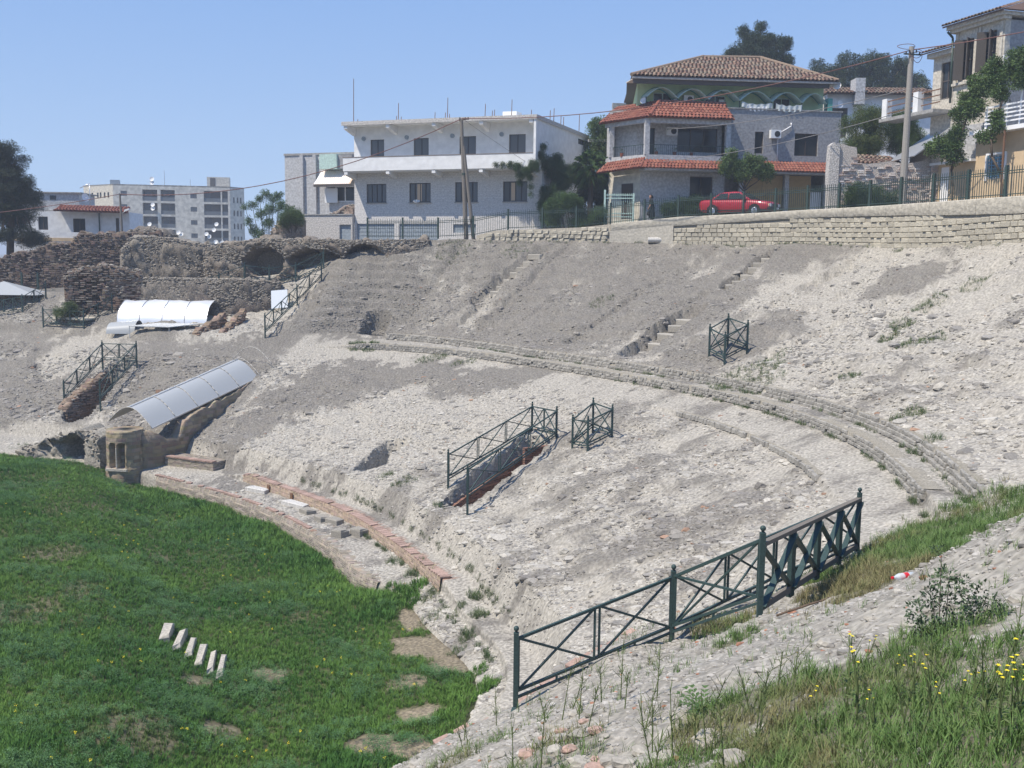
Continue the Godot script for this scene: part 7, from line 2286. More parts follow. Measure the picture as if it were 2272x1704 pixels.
func build_trees() -> void:
	# dark conifer at the far left
	var lb := []
	for k in 22:
		var t := k / 21.0
		var y := 0.6 + 6.7 * t
		var w := 2.75 * pow(1.0 - t, 0.75) + 0.7
		for m in 3:
			var an := rf(0, TAU)
			lb.append([Vector3(cos(an) * w * rf(0.35, 0.8), y + rf(-0.3, 0.3), sin(an) * w * rf(0.3, 0.7)), rf(0.55, 0.95), Vector3(1.3, 0.55, 1.3)])
	tree("conifer", "tall dark conifer in front of the white terrace house", Vector3(-38.6, 0.2, -80.0), Vector3(0, 6.5, 0), 0.28, lb, "needle", 2600, 0.75, Color(0.014, 0.028, 0.012), Color(0.034, 0.056, 0.02))
	# two big dark trees behind the tiled house
	var e1 := [[Vector3(0.0, 12.0, 0), 1.3], [Vector3(1.6, 11.4, 0.2), 1.5], [Vector3(-1.2, 10.8, 0), 1.2], [Vector3(-2.9, 9.9, 0), 0.9], [Vector3(0.3, 9.9, 0.5), 1.9], [Vector3(2.3, 9.2, 0), 1.4], [Vector3(-1.6, 9.2, 0), 1.3]]
	e1.append_array(lobes_in(Vector3(-2.0, 9.0, -1.0), Vector3(3.0, 12.6, 1.0), 12, 0.5, 0.9))
	e1.append_array([[Vector3(-0.7, 13.1, 0), 0.55], [Vector3(0.9, 13.4, 0), 0.6], [Vector3(3.2, 12.0, 0), 0.6], [Vector3(-3.6, 10.2, 0), 0.5], [Vector3(3.6, 10.4, 0), 0.5]])
	var e2 := [[Vector3(-4.3, 10.4, 0), 1.6], [Vector3(-1.6, 11.9, 0), 1.5], [Vector3(0.6, 12.0, 0.5), 1.3], [Vector3(-2.4, 10.0, 0), 2.0], [Vector3(1.2, 10.2, 0), 2.0], [Vector3(-5.6, 9.2, 0), 1.5], [Vector3(4.0, 10.6, 0), 1.3], [Vector3(5.4, 9.6, 0), 1.5], [Vector3(3.0, 9.3, 0), 1.8], [Vector3(-3.8, 8.2, 0), 2.0], [Vector3(0.4, 8.0, 0), 2.2], [Vector3(7.2, 8.8, 0), 1.2]]
	e2.append_array(lobes_in(Vector3(-6.5, 9.5, -1.0), Vector3(7.0, 12.3, 1.0), 16, 0.5, 1.0))
	tree("evergreen_tree", "large dark evergreen crown rising directly behind the tiled roof", Vector3(22.0, 8.0, -100.0), Vector3(0.2, 7.0, 0), 0.45, e1, "broad", 2500, 0.62, Color(0.028, 0.05, 0.024), Color(0.06, 0.10, 0.042), "dark evergreens behind the houses")
	tree("evergreen_tree", "wide dark evergreen behind the low old tile roof", Vector3(36.0, 8.0, -110.0), Vector3(0.2, 6.0, 0), 0.5, e2, "broad", 3400, 0.66, Color(0.03, 0.052, 0.026), Color(0.065, 0.105, 0.045), "dark evergreens behind the houses")
	# trees between the white and the tiled house
	tree("leafy_tree", "round leafy tree between the white house and the tiled house", Vector3(6.6, 2.0, -78.0), Vector3(0, 4.5, 0), 0.2, [[Vector3(-0.3, 7.3, 0), 1.0], [Vector3(0.6, 6.4, 0.2), 1.3], [Vector3(-0.6, 5.6, 0), 1.2], [Vector3(1.4, 5.2, 0), 1.2], [Vector3(1.6, 6.6, 0), 0.8]], "broad", 1300, 0.5, GM * 0.9, GL * 0.9)
	palm(Vector3(5.0, 1.9, -69.5))
	# loquat in front of the garages
	tree("loquat_tree", "small glossy leaved tree in front of the tan garage panels", Vector3(14.2, 2.4, -64.4), Vector3(-0.1, 1.9, 0), 0.09, [[Vector3(-1.1, 3.2, 0), 0.6], [Vector3(-0.9, 3.9, 0), 0.35], [Vector3(-0.3, 2.9, 0.1), 0.6], [Vector3(0.6, 3.2, 0), 0.65], [Vector3(1.2, 2.9, 0), 0.5], [Vector3(0.2, 3.5, 0), 0.4]], "broad", 520, 0.46, GM, GL * 1.1)
	# hedges
	bush("clipped hedge beside the green gate", Vector3(3.9, 1.6, -66.3), lobes_in(Vector3(-1.6, 0.4, -0.4), Vector3(1.6, 2.0, 0.3), 16, 0.45, 0.6), "fine", 1500, 0.4, GM * 0.75, GM * 1.3, "hedge", "hedge")
	bush("dense dark shrubbery filling the gap behind the green gate", Vector3(6.4, 1.5, -71.5), lobes_in(Vector3(-2.2, 0.3, -0.8), Vector3(2.0, 3.4, 0.5), 26, 0.6, 0.95), "broad", 1500, 0.5, GD * 0.9, GM, "shrubbery", "shrub")
	bush("low dark hedge behind the red car", Vector3(11.0, 2.3, -65.6), lobes_in(Vector3(-1.6, 0.2, -0.3), Vector3(1.9, 1.1, 0.3), 14, 0.4, 0.55), "fine", 1200, 0.4, GD, GM, "hedge", "hedge")
	bush("dark shrub behind the railing at the whitewashed wall", Vector3(18.3, 2.1, -52.9), lobes_in(Vector3(-1.3, 0.3, -0.5), Vector3(1.3, 1.3, 0.2), 12, 0.45, 0.65), "fine", 1100, 0.42, GD * 0.9, GM * 1.1)
	bush("tall yellow green shrub above the ruined shed", Vector3(20.3, 5.2, -62.0), lobes_in(Vector3(-0.9, 0.5, -0.5), Vector3(1.0, 3.3, 0.5), 12, 0.6, 0.85), "fine", 1300, 0.5, GM, Color(0.15, 0.17, 0.04))
	bush("green shrub behind the concrete pole", Vector3(22.9, 5.2, -62.0), lobes_in(Vector3(-0.7, 1.2, -0.4), Vector3(0.8, 3.2, 0.4), 8, 0.5, 0.8), "fine", 900, 0.5, GM, GL)
	bush("feathery young tree left of the rubble stump", Vector3(-16.3, 0.6, -69.4), [[Vector3(-1.0, 2.6, 0), 0.3], [Vector3(-1.5, 2.5, 0), 0.22], [Vector3(-0.5, 3.0, 0), 0.3], [Vector3(-0.1, 3.3, 0), 0.3], [Vector3(0.4, 3.0, 0), 0.35], [Vector3(0.8, 3.3, 0), 0.25], [Vector3(-1.3, 1.5, 0), 0.3], [Vector3(-1.0, 1.0, 0), 0.35], [Vector3(-0.6, 0.7, 0), 0.4], [Vector3(0.9, 2.6, 0.4), 0.4], [Vector3(1.5, 2.3, 0.5), 0.4], [Vector3(0.2, 2.3, 0.3), 0.4], [Vector3(-0.4, 2.0, 0.2), 0.35], [Vector3(0.1, 1.4, 0.3), 0.4]], "broad", 420, 0.34, Color(0.09, 0.15, 0.06), Color(0.14, 0.21, 0.09))
	bush("low greenery on the rubble left of the yard wall", Vector3(-14.4, 1.6, -68.4), lobes_in(Vector3(-0.7, 0.3, 0), Vector3(1.2, 1.0, 0.4), 6, 0.35, 0.5), "fine", 380, 0.4, Color(0.09, 0.14, 0.06), GL)
	bush("bright creeper growing at the brick arch ruin", Vector3(-27.6, -4.0, -64.2), lobes_in(Vector3(-0.5, 0.2, 0), Vector3(0.5, 0.7, 0.3), 5, 0.25, 0.4), "fine", 240, 0.35, GM, Color(0.14, 0.18, 0.05))
	bush("weeds at the open mouth of the stair pit", Vector3(-2.1, top_y(-2.1, -34.4), -34.4), lobes_in(Vector3(-0.6, 0.0, -0.4), Vector3(0.6, 0.25, 0.4), 6, 0.16, 0.3), "fine", 200, 0.28, GM, GL)
	# creeper on the white house
	var f := Transform3D(Basis(Vector3.UP, deg_to_rad(-20.0)), Vector3(-5.01, 1.13, -71.0))
	var o := thing("creeper", "dark green creeper hanging from the corner of the white house", "creeper", f * Vector3(6.8, 0, 0))
	var l := []
	for q in [[4.6, 4.75, 1.4, 0.14], [5.1, 4.72, 1.4, 0.16], [5.6, 4.7, 1.45, 0.2], [6.1, 4.55, 1.45, 0.3], [6.3, 4.1, 1.4, 0.28], [6.2, 3.6, 1.35, 0.18], [6.7, 4.3, 1.45, 0.3], [6.9, 3.9, 1.4, 0.2], [7.0, 3.3, 1.4, 0.13], [7.0, 2.8, 1.4, 0.1], [7.2, 4.6, 1.45, 0.4], [7.4, 5.3, 0.6, 0.3], [7.45, 5.9, 0.3, 0.22], [7.5, 4.9, -0.2, 0.5], [7.9, 5.2, -1.2, 0.45], [7.9, 4.5, -0.8, 0.7], [8.3, 3.8, -1.0, 0.8], [7.8, 3.0, 0.3, 0.6], [7.7, 2.2, 0.5, 0.55], [8.6, 4.3, -2.0, 0.8], [9.4, 4.2, -2.6, 0.8], [7.8, 1.4, 0.6, 0.5], [10.2, 3.9, -3.0, 0.8]]:
		l.append([f * Vector3(q[0], q[1], q[2]) - f * Vector3(6.8, 0, 0), q[3]])
	crown(o, "fine", l, 3600, 0.36, GD, GM, "foliage")
	var st := st_new()
	tube(st, f * Vector3(7.7, -0.5, 0.5) - f * Vector3(6.8, 0, 0), f * Vector3(7.8, 4.5, -0.4) - f * Vector3(6.8, 0, 0), 0.06, 0.03, 6)
	part(o, "stem", done(st), M.bark)
	# grape vine over the corner house
	var h := Transform3D(Basis(Vector3.UP, deg_to_rad(-74.0)), Vector3(22.78, 3.31, -52.0))
	var g := thing("grape_vine", "sprawling grape vine climbing over the balcony of the corner house", "vine", h * Vector3(0.5, -1.2, 0.6))
	var og := h * Vector3(0.5, -1.2, 0.6)
	l = []
	for q in [[-1.9, 2.6, 0.6, 0.45], [-2.5, 2.4, 0.7, 0.35], [-1.3, 2.3, 0.7, 0.5], [-0.7, 1.9, 0.7, 0.4], [-0.6, 3.0, 0.7, 0.45], [-0.9, 3.9, 0.5, 0.45], [-0.4, 4.6, 0.4, 0.5], [0.2, 4.0, 0.6, 0.45], [0.4, 5.0, 0.3, 0.5], [0.9, 5.6, 0.3, 0.45], [1.3, 5.9, 0.3, 0.45], [1.4, 5.0, 0.4, 0.5], [1.9, 4.6, 0.5, 0.45], [2.3, 5.4, 0.3, 0.5], [2.7, 6.0, 0.3, 0.5], [3.1, 5.0, 0.4, 0.5], [3.4, 5.8, 0.3, 0.6], [0.7, 4.2, 0.7, 0.3], [2.0, 3.5, 0.7, 0.3], [2.2, 3.0, 0.75, 0.3], [1.2, 2.7, 0.8, 0.25], [1.7, 2.6, 0.8, 0.28], [-0.2, 5.4, 0.2, 0.35], [-0.5, 2.4, 0.8, 0.3]]:
		l.append([h * Vector3(q[0], q[1], q[2]) - og, q[3]])
	crown(g, "vine", l, 1500, 0.38, GM, Color(0.12, 0.19, 0.045), "foliage")
	st = st_new(true)
	var pts := [[-0.6, -1.0, 0.8], [-0.5, 0.4, 0.9], [-0.8, 1.2, 0.8], [-0.6, 2.2, 0.7], [-0.2, 3.6, 0.6], [0.6, 5.0, 0.4]]
	for k in pts.size() - 1:
		tube(st, h * Vector3(pts[k][0], pts[k][1], pts[k][2]) - og, h * Vector3(pts[k + 1][0], pts[k + 1][1], pts[k + 1][2]) - og, 0.06, 0.05, 6)
	pts = [[2.9, -1.2, 0.6], [2.5, 0.8, 0.7], [2.1, 1.6, 0.9], [1.8, 2.6, 0.8], [2.2, 4.2, 0.6]]
	for k in pts.size() - 1:
		tube(st, h * Vector3(pts[k][0], pts[k][1], pts[k][2]) - og, h * Vector3(pts[k + 1][0], pts[k + 1][1], pts[k + 1][2]) - og, 0.06, 0.05, 6)
	part(g, "stem", done(st), M.bark)

func palm(at: Vector3) -> void:
	var o := thing("palm_tree", "fan palm standing between the white house and the tiled house", "palm", at)
	var st := st_new(true)
	tube(st, Vector3(0, -0.5, 0), Vector3(0.1, 3.9, 0), 0.2, 0.16, 8)
	part(o, "trunk", done(st), M.bark)
	for k in 44:
		var an := 2.4 * k
		var el := lerpf(-0.9, 1.35, k / 43.0)
		var d := Vector3(cos(an) * cos(el), sin(el), sin(an) * cos(el))
		var p := Vector3(0.1, 3.9, 0)
		var m := p + d * 0.85
		var fs := st_new()
		tube(fs, p, m, 0.02, 0.012, 4)
		var b := aim(d)
		for q in 15:
			var t := lerpf(-1.25, 1.25, q / 14.0)
			var dd := (b.z * cos(t) + b.x * sin(t)).normalized()
			var e := m + dd * rf(0.5, 0.75) + Vector3(0, rf(-0.5, -0.1), 0)
			var n := b.y * 0.03
			var w := b.y.cross(dd) * 0.035
			tri(fs, m, m + dd * 0.35 + w + n, e)
			tri(fs, m, e, m + dd * 0.35 - w + n)
		part(o, "frond", done(fs), M.leaf_green)

# ---- grass
func tuft(n: int, bend: float, w: float) -> ArrayMesh:
	var st := st_new()
	for k in n:
		var an := rf(0, TAU)
		var d := Vector3(cos(an), 0, sin(an))
		var x := Vector3(-d.z, 0, d.x)
		var p := Vector3(rf(-0.3, 0.3), 0, rf(-0.3, 0.3))
		var h := rf(0.6, 1.1)
		var lean := rf(0.1, bend)
		var m := p + Vector3(0, h * 0.55, 0) + d * lean * 0.3
		var t := p + Vector3(0, h, 0) + d * lean
		tri(st, p - x * w, p + x * w, m + x * w * 0.8)
		tri(st, p - x * w, m + x * w * 0.8, m - x * w * 0.8)
		tri(st, m - x * w * 0.8, m + x * w * 0.8, t)
	return done(st)

func build_grass() -> void:
	var tm := [tuft(12, 0.6, 0.035), tuft(12, 0.8, 0.035), tuft(10, 0.5, 0.03)]
	var trs := [[], [], []]
	var cols := [[], [], []]
	for n in 130000:
		var z := -9.0 - 44.0 * rng.randf()
		var x := rf(maxf(-45.0, z * 0.56), 0.5)
		var q := pol(x, z)
		if q.x > -42.0 and q.x < 131.0:
			var over := q.y - ring_at(KR, 0, (TH0 - q.x) / DTH)
			if over > -0.05 and (q.x > 20.0 or over > 0.1 + 1.3 * n_mid.get_noise_2d(x * 0.9, z * 0.9)):
				continue
		var b := bare_at(x, z)
		if rng.randf() < b * 1.15:
			continue
		# hidden behind the near bank
		if z > -15.5 and x > -6.0 and bank_y(x, z) > -9.8:
			continue
		var s := rf(0.07, 0.17) * (1.0 + 0.9 * maxf(0.0, n_mid.get_noise_2d(x * 0.8, z * 0.8)))
		if q.x > 10.0 and q.x < 84.0:
			var ed := ring_at(KR, 0, (TH0 - q.x) / DTH)
			s *= 1.0 + 0.8 * sstep(ed - 3.0, ed - 0.3, q.y)
		var w := rng.randi() % 3
		trs[w].append(Transform3D(rbasis(0.2).scaled(Vector3(s * 1.1, s, s * 1.1)), Vector3(x, (top_y(x, z) if q.x < 22.0 else arena_y(x, z)) - 0.01, z)))
		var m := clampf(0.5 + 0.9 * n_big.get_noise_2d(x * 2.0 + 31.0, z * 2.0) + rf(-0.2, 0.2), 0.0, 1.0)
		var c := Color(0.055, 0.165, 0.022).lerp(Color(0.14, 0.265, 0.04), m)
		if b > 0.3:
			c = c.lerp(Color(0.16, 0.15, 0.06), 0.35)
		cols[w].append(c)
	for w in 3:
		var o := many(self, "grass", tm[w], M.vgrass, trs[w], cols[w])
		tag(o, "green grass covering the arena floor", "grass")
	# broad-leaved weeds among the grass
	var wt := [[], [], []]
	var wc := [[], [], []]
	var seeds := []
	for k in 260:
		var z := rf(-14.0, -49.0)
		seeds.append(Vector3(rf(z * 0.56, -1.5), rf(0.25, 0.8), z))
	for sd in seeds:
		var s3: Vector3 = sd
		var q := pol(s3.x, s3.z)
		if q.x > -42.0 and q.y > ring_at(KR, 0, (TH0 - q.x) / DTH) - 0.6:
			continue
		if s3.z > -16.5 and bank_y(s3.x, s3.z) > -10.0:
			continue
		var cnt := int(70.0 * s3.y * s3.y) + 5
		var tone := rng.randf()
		for k in cnt:
			var a := rf(0, TAU)
			var r := s3.y * sqrt(rng.randf())
			var x := s3.x + cos(a) * r * 1.3
			var z := s3.z + sin(a) * r
			var h := 0.28 * (1.0 - pow(r / s3.y, 2.0)) * rf(0.4, 1.1)
			var w := rng.randi() % 3
			var s := rf(0.14, 0.26)
			wt[w].append(Transform3D(rbasis(0.4).scaled(Vector3(s, s * 0.7, s)), Vector3(x, arena_y(x, z) + 0.04 + h, z)))
			var c := Color(0.055, 0.15, 0.045).lerp(Color(0.125, 0.25, 0.085), clampf(tone + rf(-0.3, 0.3), 0.0, 1.0))
			wc[w].append(c)
	for w in 3:
		var o := many(self, "weeds", clump("fine", w), M.vleaf, wt[w], wc[w])
		tag(o, "clumps of broad leaved weeds spread through the arena grass", "weeds")
	# small yellow flowers in the arena grass
	var ft := []
	for k in 500:
		var z := rf(-14.0, -40.0)
		var x := rf(z * 0.5, -2.0)
		if n_mid.get_noise_2d(x, z) < 0.1 or bare_at(x, z) > 0.3:
			continue
		var q := pol(x, z)
		if q.y > ring_at(KR, 0, (TH0 - clampf(q.x, -40.0, 130.0)) / DTH) - 0.5 or (z > -16.5 and bank_y(x, z) > -10.0):
			continue
		ft.append(Transform3D(rbasis(0.4).scaled(Vector3(0.05, 0.05, 0.05)), Vector3(x, arena_y(x, z) + rf(0.12, 0.25), z)))
	var fl := many(self, "flowers", leaf_ball(0.5, 8, 0.6), M.yellow_petal, ft)
	tag(fl, "tiny yellow flowers dotted over the arena grass", "flowers")
	# grass on the near bank
	var nt := [tuft(9, 0.7, 0.022), tuft(9, 1.1, 0.02), tuft(8, 1.3, 0.02)]
	trs = [[], [], []]
	cols = [[], [], []]
	for n in 90000:
		var x := rf(-2.5, 11.0)
		var z := rf(-21.0, -4.3)
		if absf(x) > -z * 0.56 + 0.5:
			continue
		var far := -z / 20.0
		if rng.randf() > 0.5 + 0.5 * (1.0 - far):
			continue
		var g := near_grass(x, z) + 0.25 * n_fine.get_noise_2d(x * 2.0, z * 2.0)
		if rng.randf() > g:
			continue
		if edge_dist(x, z).x > 0.15:
			continue
		if Vector2(x - 4.75, z + 12.05).length() < 0.5 and rng.randf() < 0.93:
			continue
		var dry := sstep(0.05, 0.45, n_mid.get_noise_2d(x * 1.4 + 70.0, z * 1.4)) * 0.75
		if z < -12.0 and z > -16.5 and x > 3.6 and x < 5.9:
			dry = maxf(dry, 0.85)
		var s := rf(0.08, 0.18)
		if z < -14.0:
			s *= 1.25
		var w := rng.randi() % 3
		var y := maxf(bank_y(x, z), ground_y(x, z) if z < -16.0 else -99.0)
		trs[w].append(Transform3D(rbasis(0.25).scaled(Vector3(s, s, s)), Vector3(x, y - 0.01, z)))
		var c := Color(0.085, 0.17, 0.035).lerp(Color(0.17, 0.255, 0.075), rng.randf())
		c = c.lerp(Color(0.30, 0.22, 0.12), dry * rf(0.5, 1.0))
		cols[w].append(c)
	for w in 3:
		var o := many(self, "grass", nt[w], M.vgrass, trs[w], cols[w])
		tag(o, "rough half dry grass on the bank in front of the long green fence", "grass")
	# grass in the joints and gullies of the seating
	trs = [[], [], []]
	cols = [[], [], []]
	for b in SLOPEGRASS:
		for k in int(b[3]):
			var a := rf(0, TAU)
			var r: float = b[2] * sqrt(rng.randf())
			var x: float = b[0] + cos(a) * r * b[4]
			var z: float = b[1] + sin(a) * r
			var s := rf(0.1, 0.24)
			var w := rng.randi() % 3
			trs[w].append(Transform3D(rbasis(0.3).scaled(Vector3(s, s, s)), Vector3(x, ground_y(x, z) - 0.02, z)))
			cols[w].append(Color(0.05, 0.12, 0.03).lerp(Color(0.16, 0.19, 0.075), rng.randf()))
	# along the feet of the terrace walls and of the retaining wall
	for k in 5200:
		var row: Array = [[8, -12.0, 40.0, 0.05], [10, -12.0, 60.0, 0.1], [13, 16.0, 74.0, 0.25], [2, -6.0, 40.0, 0.12], [4, 0.0, 60.0, -0.2]][rng.randi() % 5]
		var th := rf(row[1], row[2])
		if n_mid.get_noise_2d(th * 1.1, row[0] * 17.0) < 0.06:
			continue
		var p: Vector3 = ring_pos(row[0], th) + frame_at(th).z * (row[3] + rf(0.0, 0.12))
		var s := rf(0.06, 0.2)
		var w := rng.randi() % 3
		trs[w].append(Transform3D(rbasis(0.3).scaled(Vector3(s, s, s)), Vector3(p.x, ground_y(p.x, p.z) - 0.02, p.z)))
		cols[w].append(Color(0.05, 0.11, 0.03).lerp(Color(0.15, 0.18, 0.08), rng.randf()))
	for w in 3:
		var o := many(self, "grass", nt[w], M.vgrass, trs[w], cols[w])
		tag(o, "thin grass growing in joints and gullies of the seating slopes", "grass")

# ---- tall weeds in the foreground, each on its own
func flower_plant(v: int) -> Node3D:
	var o := Node3D.new()
	var st := st_new()
	var heads := []
	for k in 3:
		var an := v * 2.0 + rf(-0.5, 0.5)
		var top := Vector3(cos(an) * rf(0.02, 0.12), rf(0.36, 0.5) + v * 0.05, sin(an) * rf(0.02, 0.12))
		var mid := Vector3(top.x * 0.3, top.y * 0.55, top.z * 0.3)
		tube(st, Vector3.ZERO, mid, 0.006, 0.005, 4)
		tube(st, mid, top, 0.005, 0.003, 4)
		for q in 4:
			var p := Vector3.ZERO.lerp(mid, rf(0.2, 1.0))
			leaf(st, p, aim(Vector3(rf(-1, 1), rf(0.1, 0.8), rf(-1, 1))), rf(0.06, 0.12), 0.02)
		heads.append(top)
	var m := part(o, "stems", done(st), M.stalk)
	m.name = "stems"
	for h in heads:
		var fs := st_new()
		for q in 7:
			var an := TAU * q / 7.0
			leaf(fs, h, aim(Vector3(cos(an), rf(0.2, 0.6), sin(an))), 0.017, 0.012)
		part(o, "flower_head", done(fs), M.yellow_petal)
	return o

func build_weeds() -> void:
	var kinds := []
	for k in 3:
		kinds.append(flower_plant(k))
	var spots := FLOWERS
	for k in spots.size():
		var s: Array = spots[k]
		var o: Node3D = kinds[k % 3].duplicate()
		o.name = "yellow_flower"
		o.position = Vector3(s[0], bank_y(s[0], s[1]) - 0.03, s[1])
		o.rotation.y = k * 1.7
		o.scale = Vector3.ONE * s[2]
		add_child(o, true)
		tag(o, "thin stalked yellow wildflower growing in the rough grass of the bank", "wildflower", "yellow wildflowers on the bank")
	for k in kinds:
		k.free()
	# bare stalks
	for k in STALKS.size():
		var s: Array = STALKS[k]
		var o := thing("weed_stalk", "thin upright grey green weed stalk among the rubble of the bank", "weed", Vector3(s[0], bank_y(s[0], s[1]) - 0.03, s[1]), 0.0, "bare weed stalks on the bank")
		var st := st_new()
		var h := rf(0.35, 0.75)
		var lean := Vector3(rf(-0.15, 0.15), 0, rf(-0.1, 0.1))
		tube(st, Vector3.ZERO, Vector3(0, h, 0) + lean, 0.007, 0.003, 4)
		for q in 9:
			var t := rf(0.25, 0.95)
			var p := Vector3(0, h * t, 0) + lean * t
			var e := p + Vector3(rf(-0.1, 0.1), rf(0.05, 0.16), rf(-0.1, 0.1))
			tube(st, p, e, 0.003, 0.002, 3)
			leaf(st, p, aim(Vector3(rf(-1, 1), rf(0.2, 1), rf(-1, 1))), rf(0.03, 0.07), 0.014)
		part(o, "stalk", done(st), M.stalk)
	# the dark leafy weed and the thistle
	bush("dark leafy weed bush growing beside the pale rock shoulder", Vector3(3.74, bank_y(3.74, -8.6) - 0.03, -8.6), [[Vector3(-0.1, 0.3, 0), 0.14], [Vector3(0.14, 0.2, 0.05), 0.16], [Vector3(-0.22, 0.12, 0), 0.14], [Vector3(0.02, 0.5, 0), 0.12], [Vector3(-0.06, 0.72, 0), 0.07], [Vector3(0.34, 0.32, 0), 0.12], [Vector3(0.5, 0.14, 0), 0.14]], "broad", 34, 0.2, Color(0.06, 0.10, 0.05), Color(0.085, 0.13, 0.06), "weed_bush", "weed", 0.006)
	var th := thing("thistle", "broad leaved pale green thistle rosette in the grass", "weed", Vector3(1.75, bank_y(1.75, -8.9), -8.9))
	for k in 11:
		var an := TAU * k / 11.0 + rf(-0.2, 0.2)
		var st := st_new()
		var d := Vector3(cos(an), rf(0.25, 0.7), sin(an)).normalized()
		var l := rf(0.2, 0.34)
		for q in 6:
			var p := d * l * q / 6.0
			for sd in [-1.0, 1.0]:
				leaf(st, p, aim(d + Vector3(-d.z, 0.1, d.x) * sd * 0.9), l * 0.3 * (1.2 - q / 8.0), 0.035)
		part(th, "leaf", done(st), M.leaf_green)
	# rubble stones of the foreground, those that can be told apart
	for k in BANKROCKS.size():
		var s: Array = BANKROCKS[k]
		var mt: Material = M.edge_brick2 if s[3] > 0.5 else M["stone%d" % (k % 4)]
		var o := part(self, "loose_stone", rocks[k % 5], mt, Transform3D(rbasis(0.4).scaled(Vector3(s[2] * 1.0, s[2] * 0.6, s[2] * 0.8)), Vector3(s[0], bank_y(s[0], s[1]) + s[2] * 0.08, s[1])))
		if s[3] > 0.5:
			tag(o, "broken reddish brick lump among the pale rubble of the bank", "stone", "brick lumps on the bank")
		else:
			tag(o, "fist to head sized pale stone lying on the bank", "stone", "loose stones on the bank")
	# and the small ones
	var trs := [[], [], []]
	var cols := [[], [], []]
	for n in 17000:
		var x := rf(-2.2, 9.0)
		var z := rf(-20.0, -4.5)
		if absf(x) > -z * 0.56 + 0.5 or edge_dist(x, z).x > 0.0 or rng.randf() > 1.1 - near_grass(x, z):
			continue
		var s := rf(0.015, 0.055) * (1.0 if rng.randf() < 0.92 else 2.0) * (0.7 + -z * 0.03)
		var w := rng.randi() % 3
		trs[w].append(Transform3D(rbasis(0.5).scaled(Vector3(s * rf(0.9, 1.7), s * rf(0.5, 0.9), s)), Vector3(x, bank_y(x, z) + s * 0.05, z)))
		var g := rf(0.75, 1.2)
		var c := Color(0.43, 0.405, 0.36) if rng.randf() < 0.75 else Color(0.30, 0.28, 0.25)
		if rng.randf() < 0.03:
			c = Color(0.40, 0.20, 0.13)
		cols[w].append(Color(c.r * g, c.g * g, c.b * g))
	for w in 3:
		var o := many(self, "gravel", rocks[w], M.stone, trs[w], cols[w])
		tag(o, "pale gravel and small stones on the near bank", "gravel")

# ---------------------------------------------------------------- vehicles, people, poles
func loft(sections: Array, closed := true) -> ArrayMesh:       # sections: arrays of Vector3 with equal counts
	var st := st_new(true)
	for i in sections.size() - 1:
		var a: Array = sections[i]
		var b: Array = sections[i + 1]
		var n := a.size()
		for k in (n if closed else n - 1):
			var m := (k + 1) % n
			quad(st, a[k], a[m], b[m], b[k])
	st.set_smooth_group(-1)
	for e in [sections[0], sections[-1]]:
		for k in range(1, e.size() - 1):
			if e == sections[0]:
				tri(st, e[0], e[k + 1], e[k])
			else:
				tri(st, e[0], e[k], e[k + 1])
	return done(st)

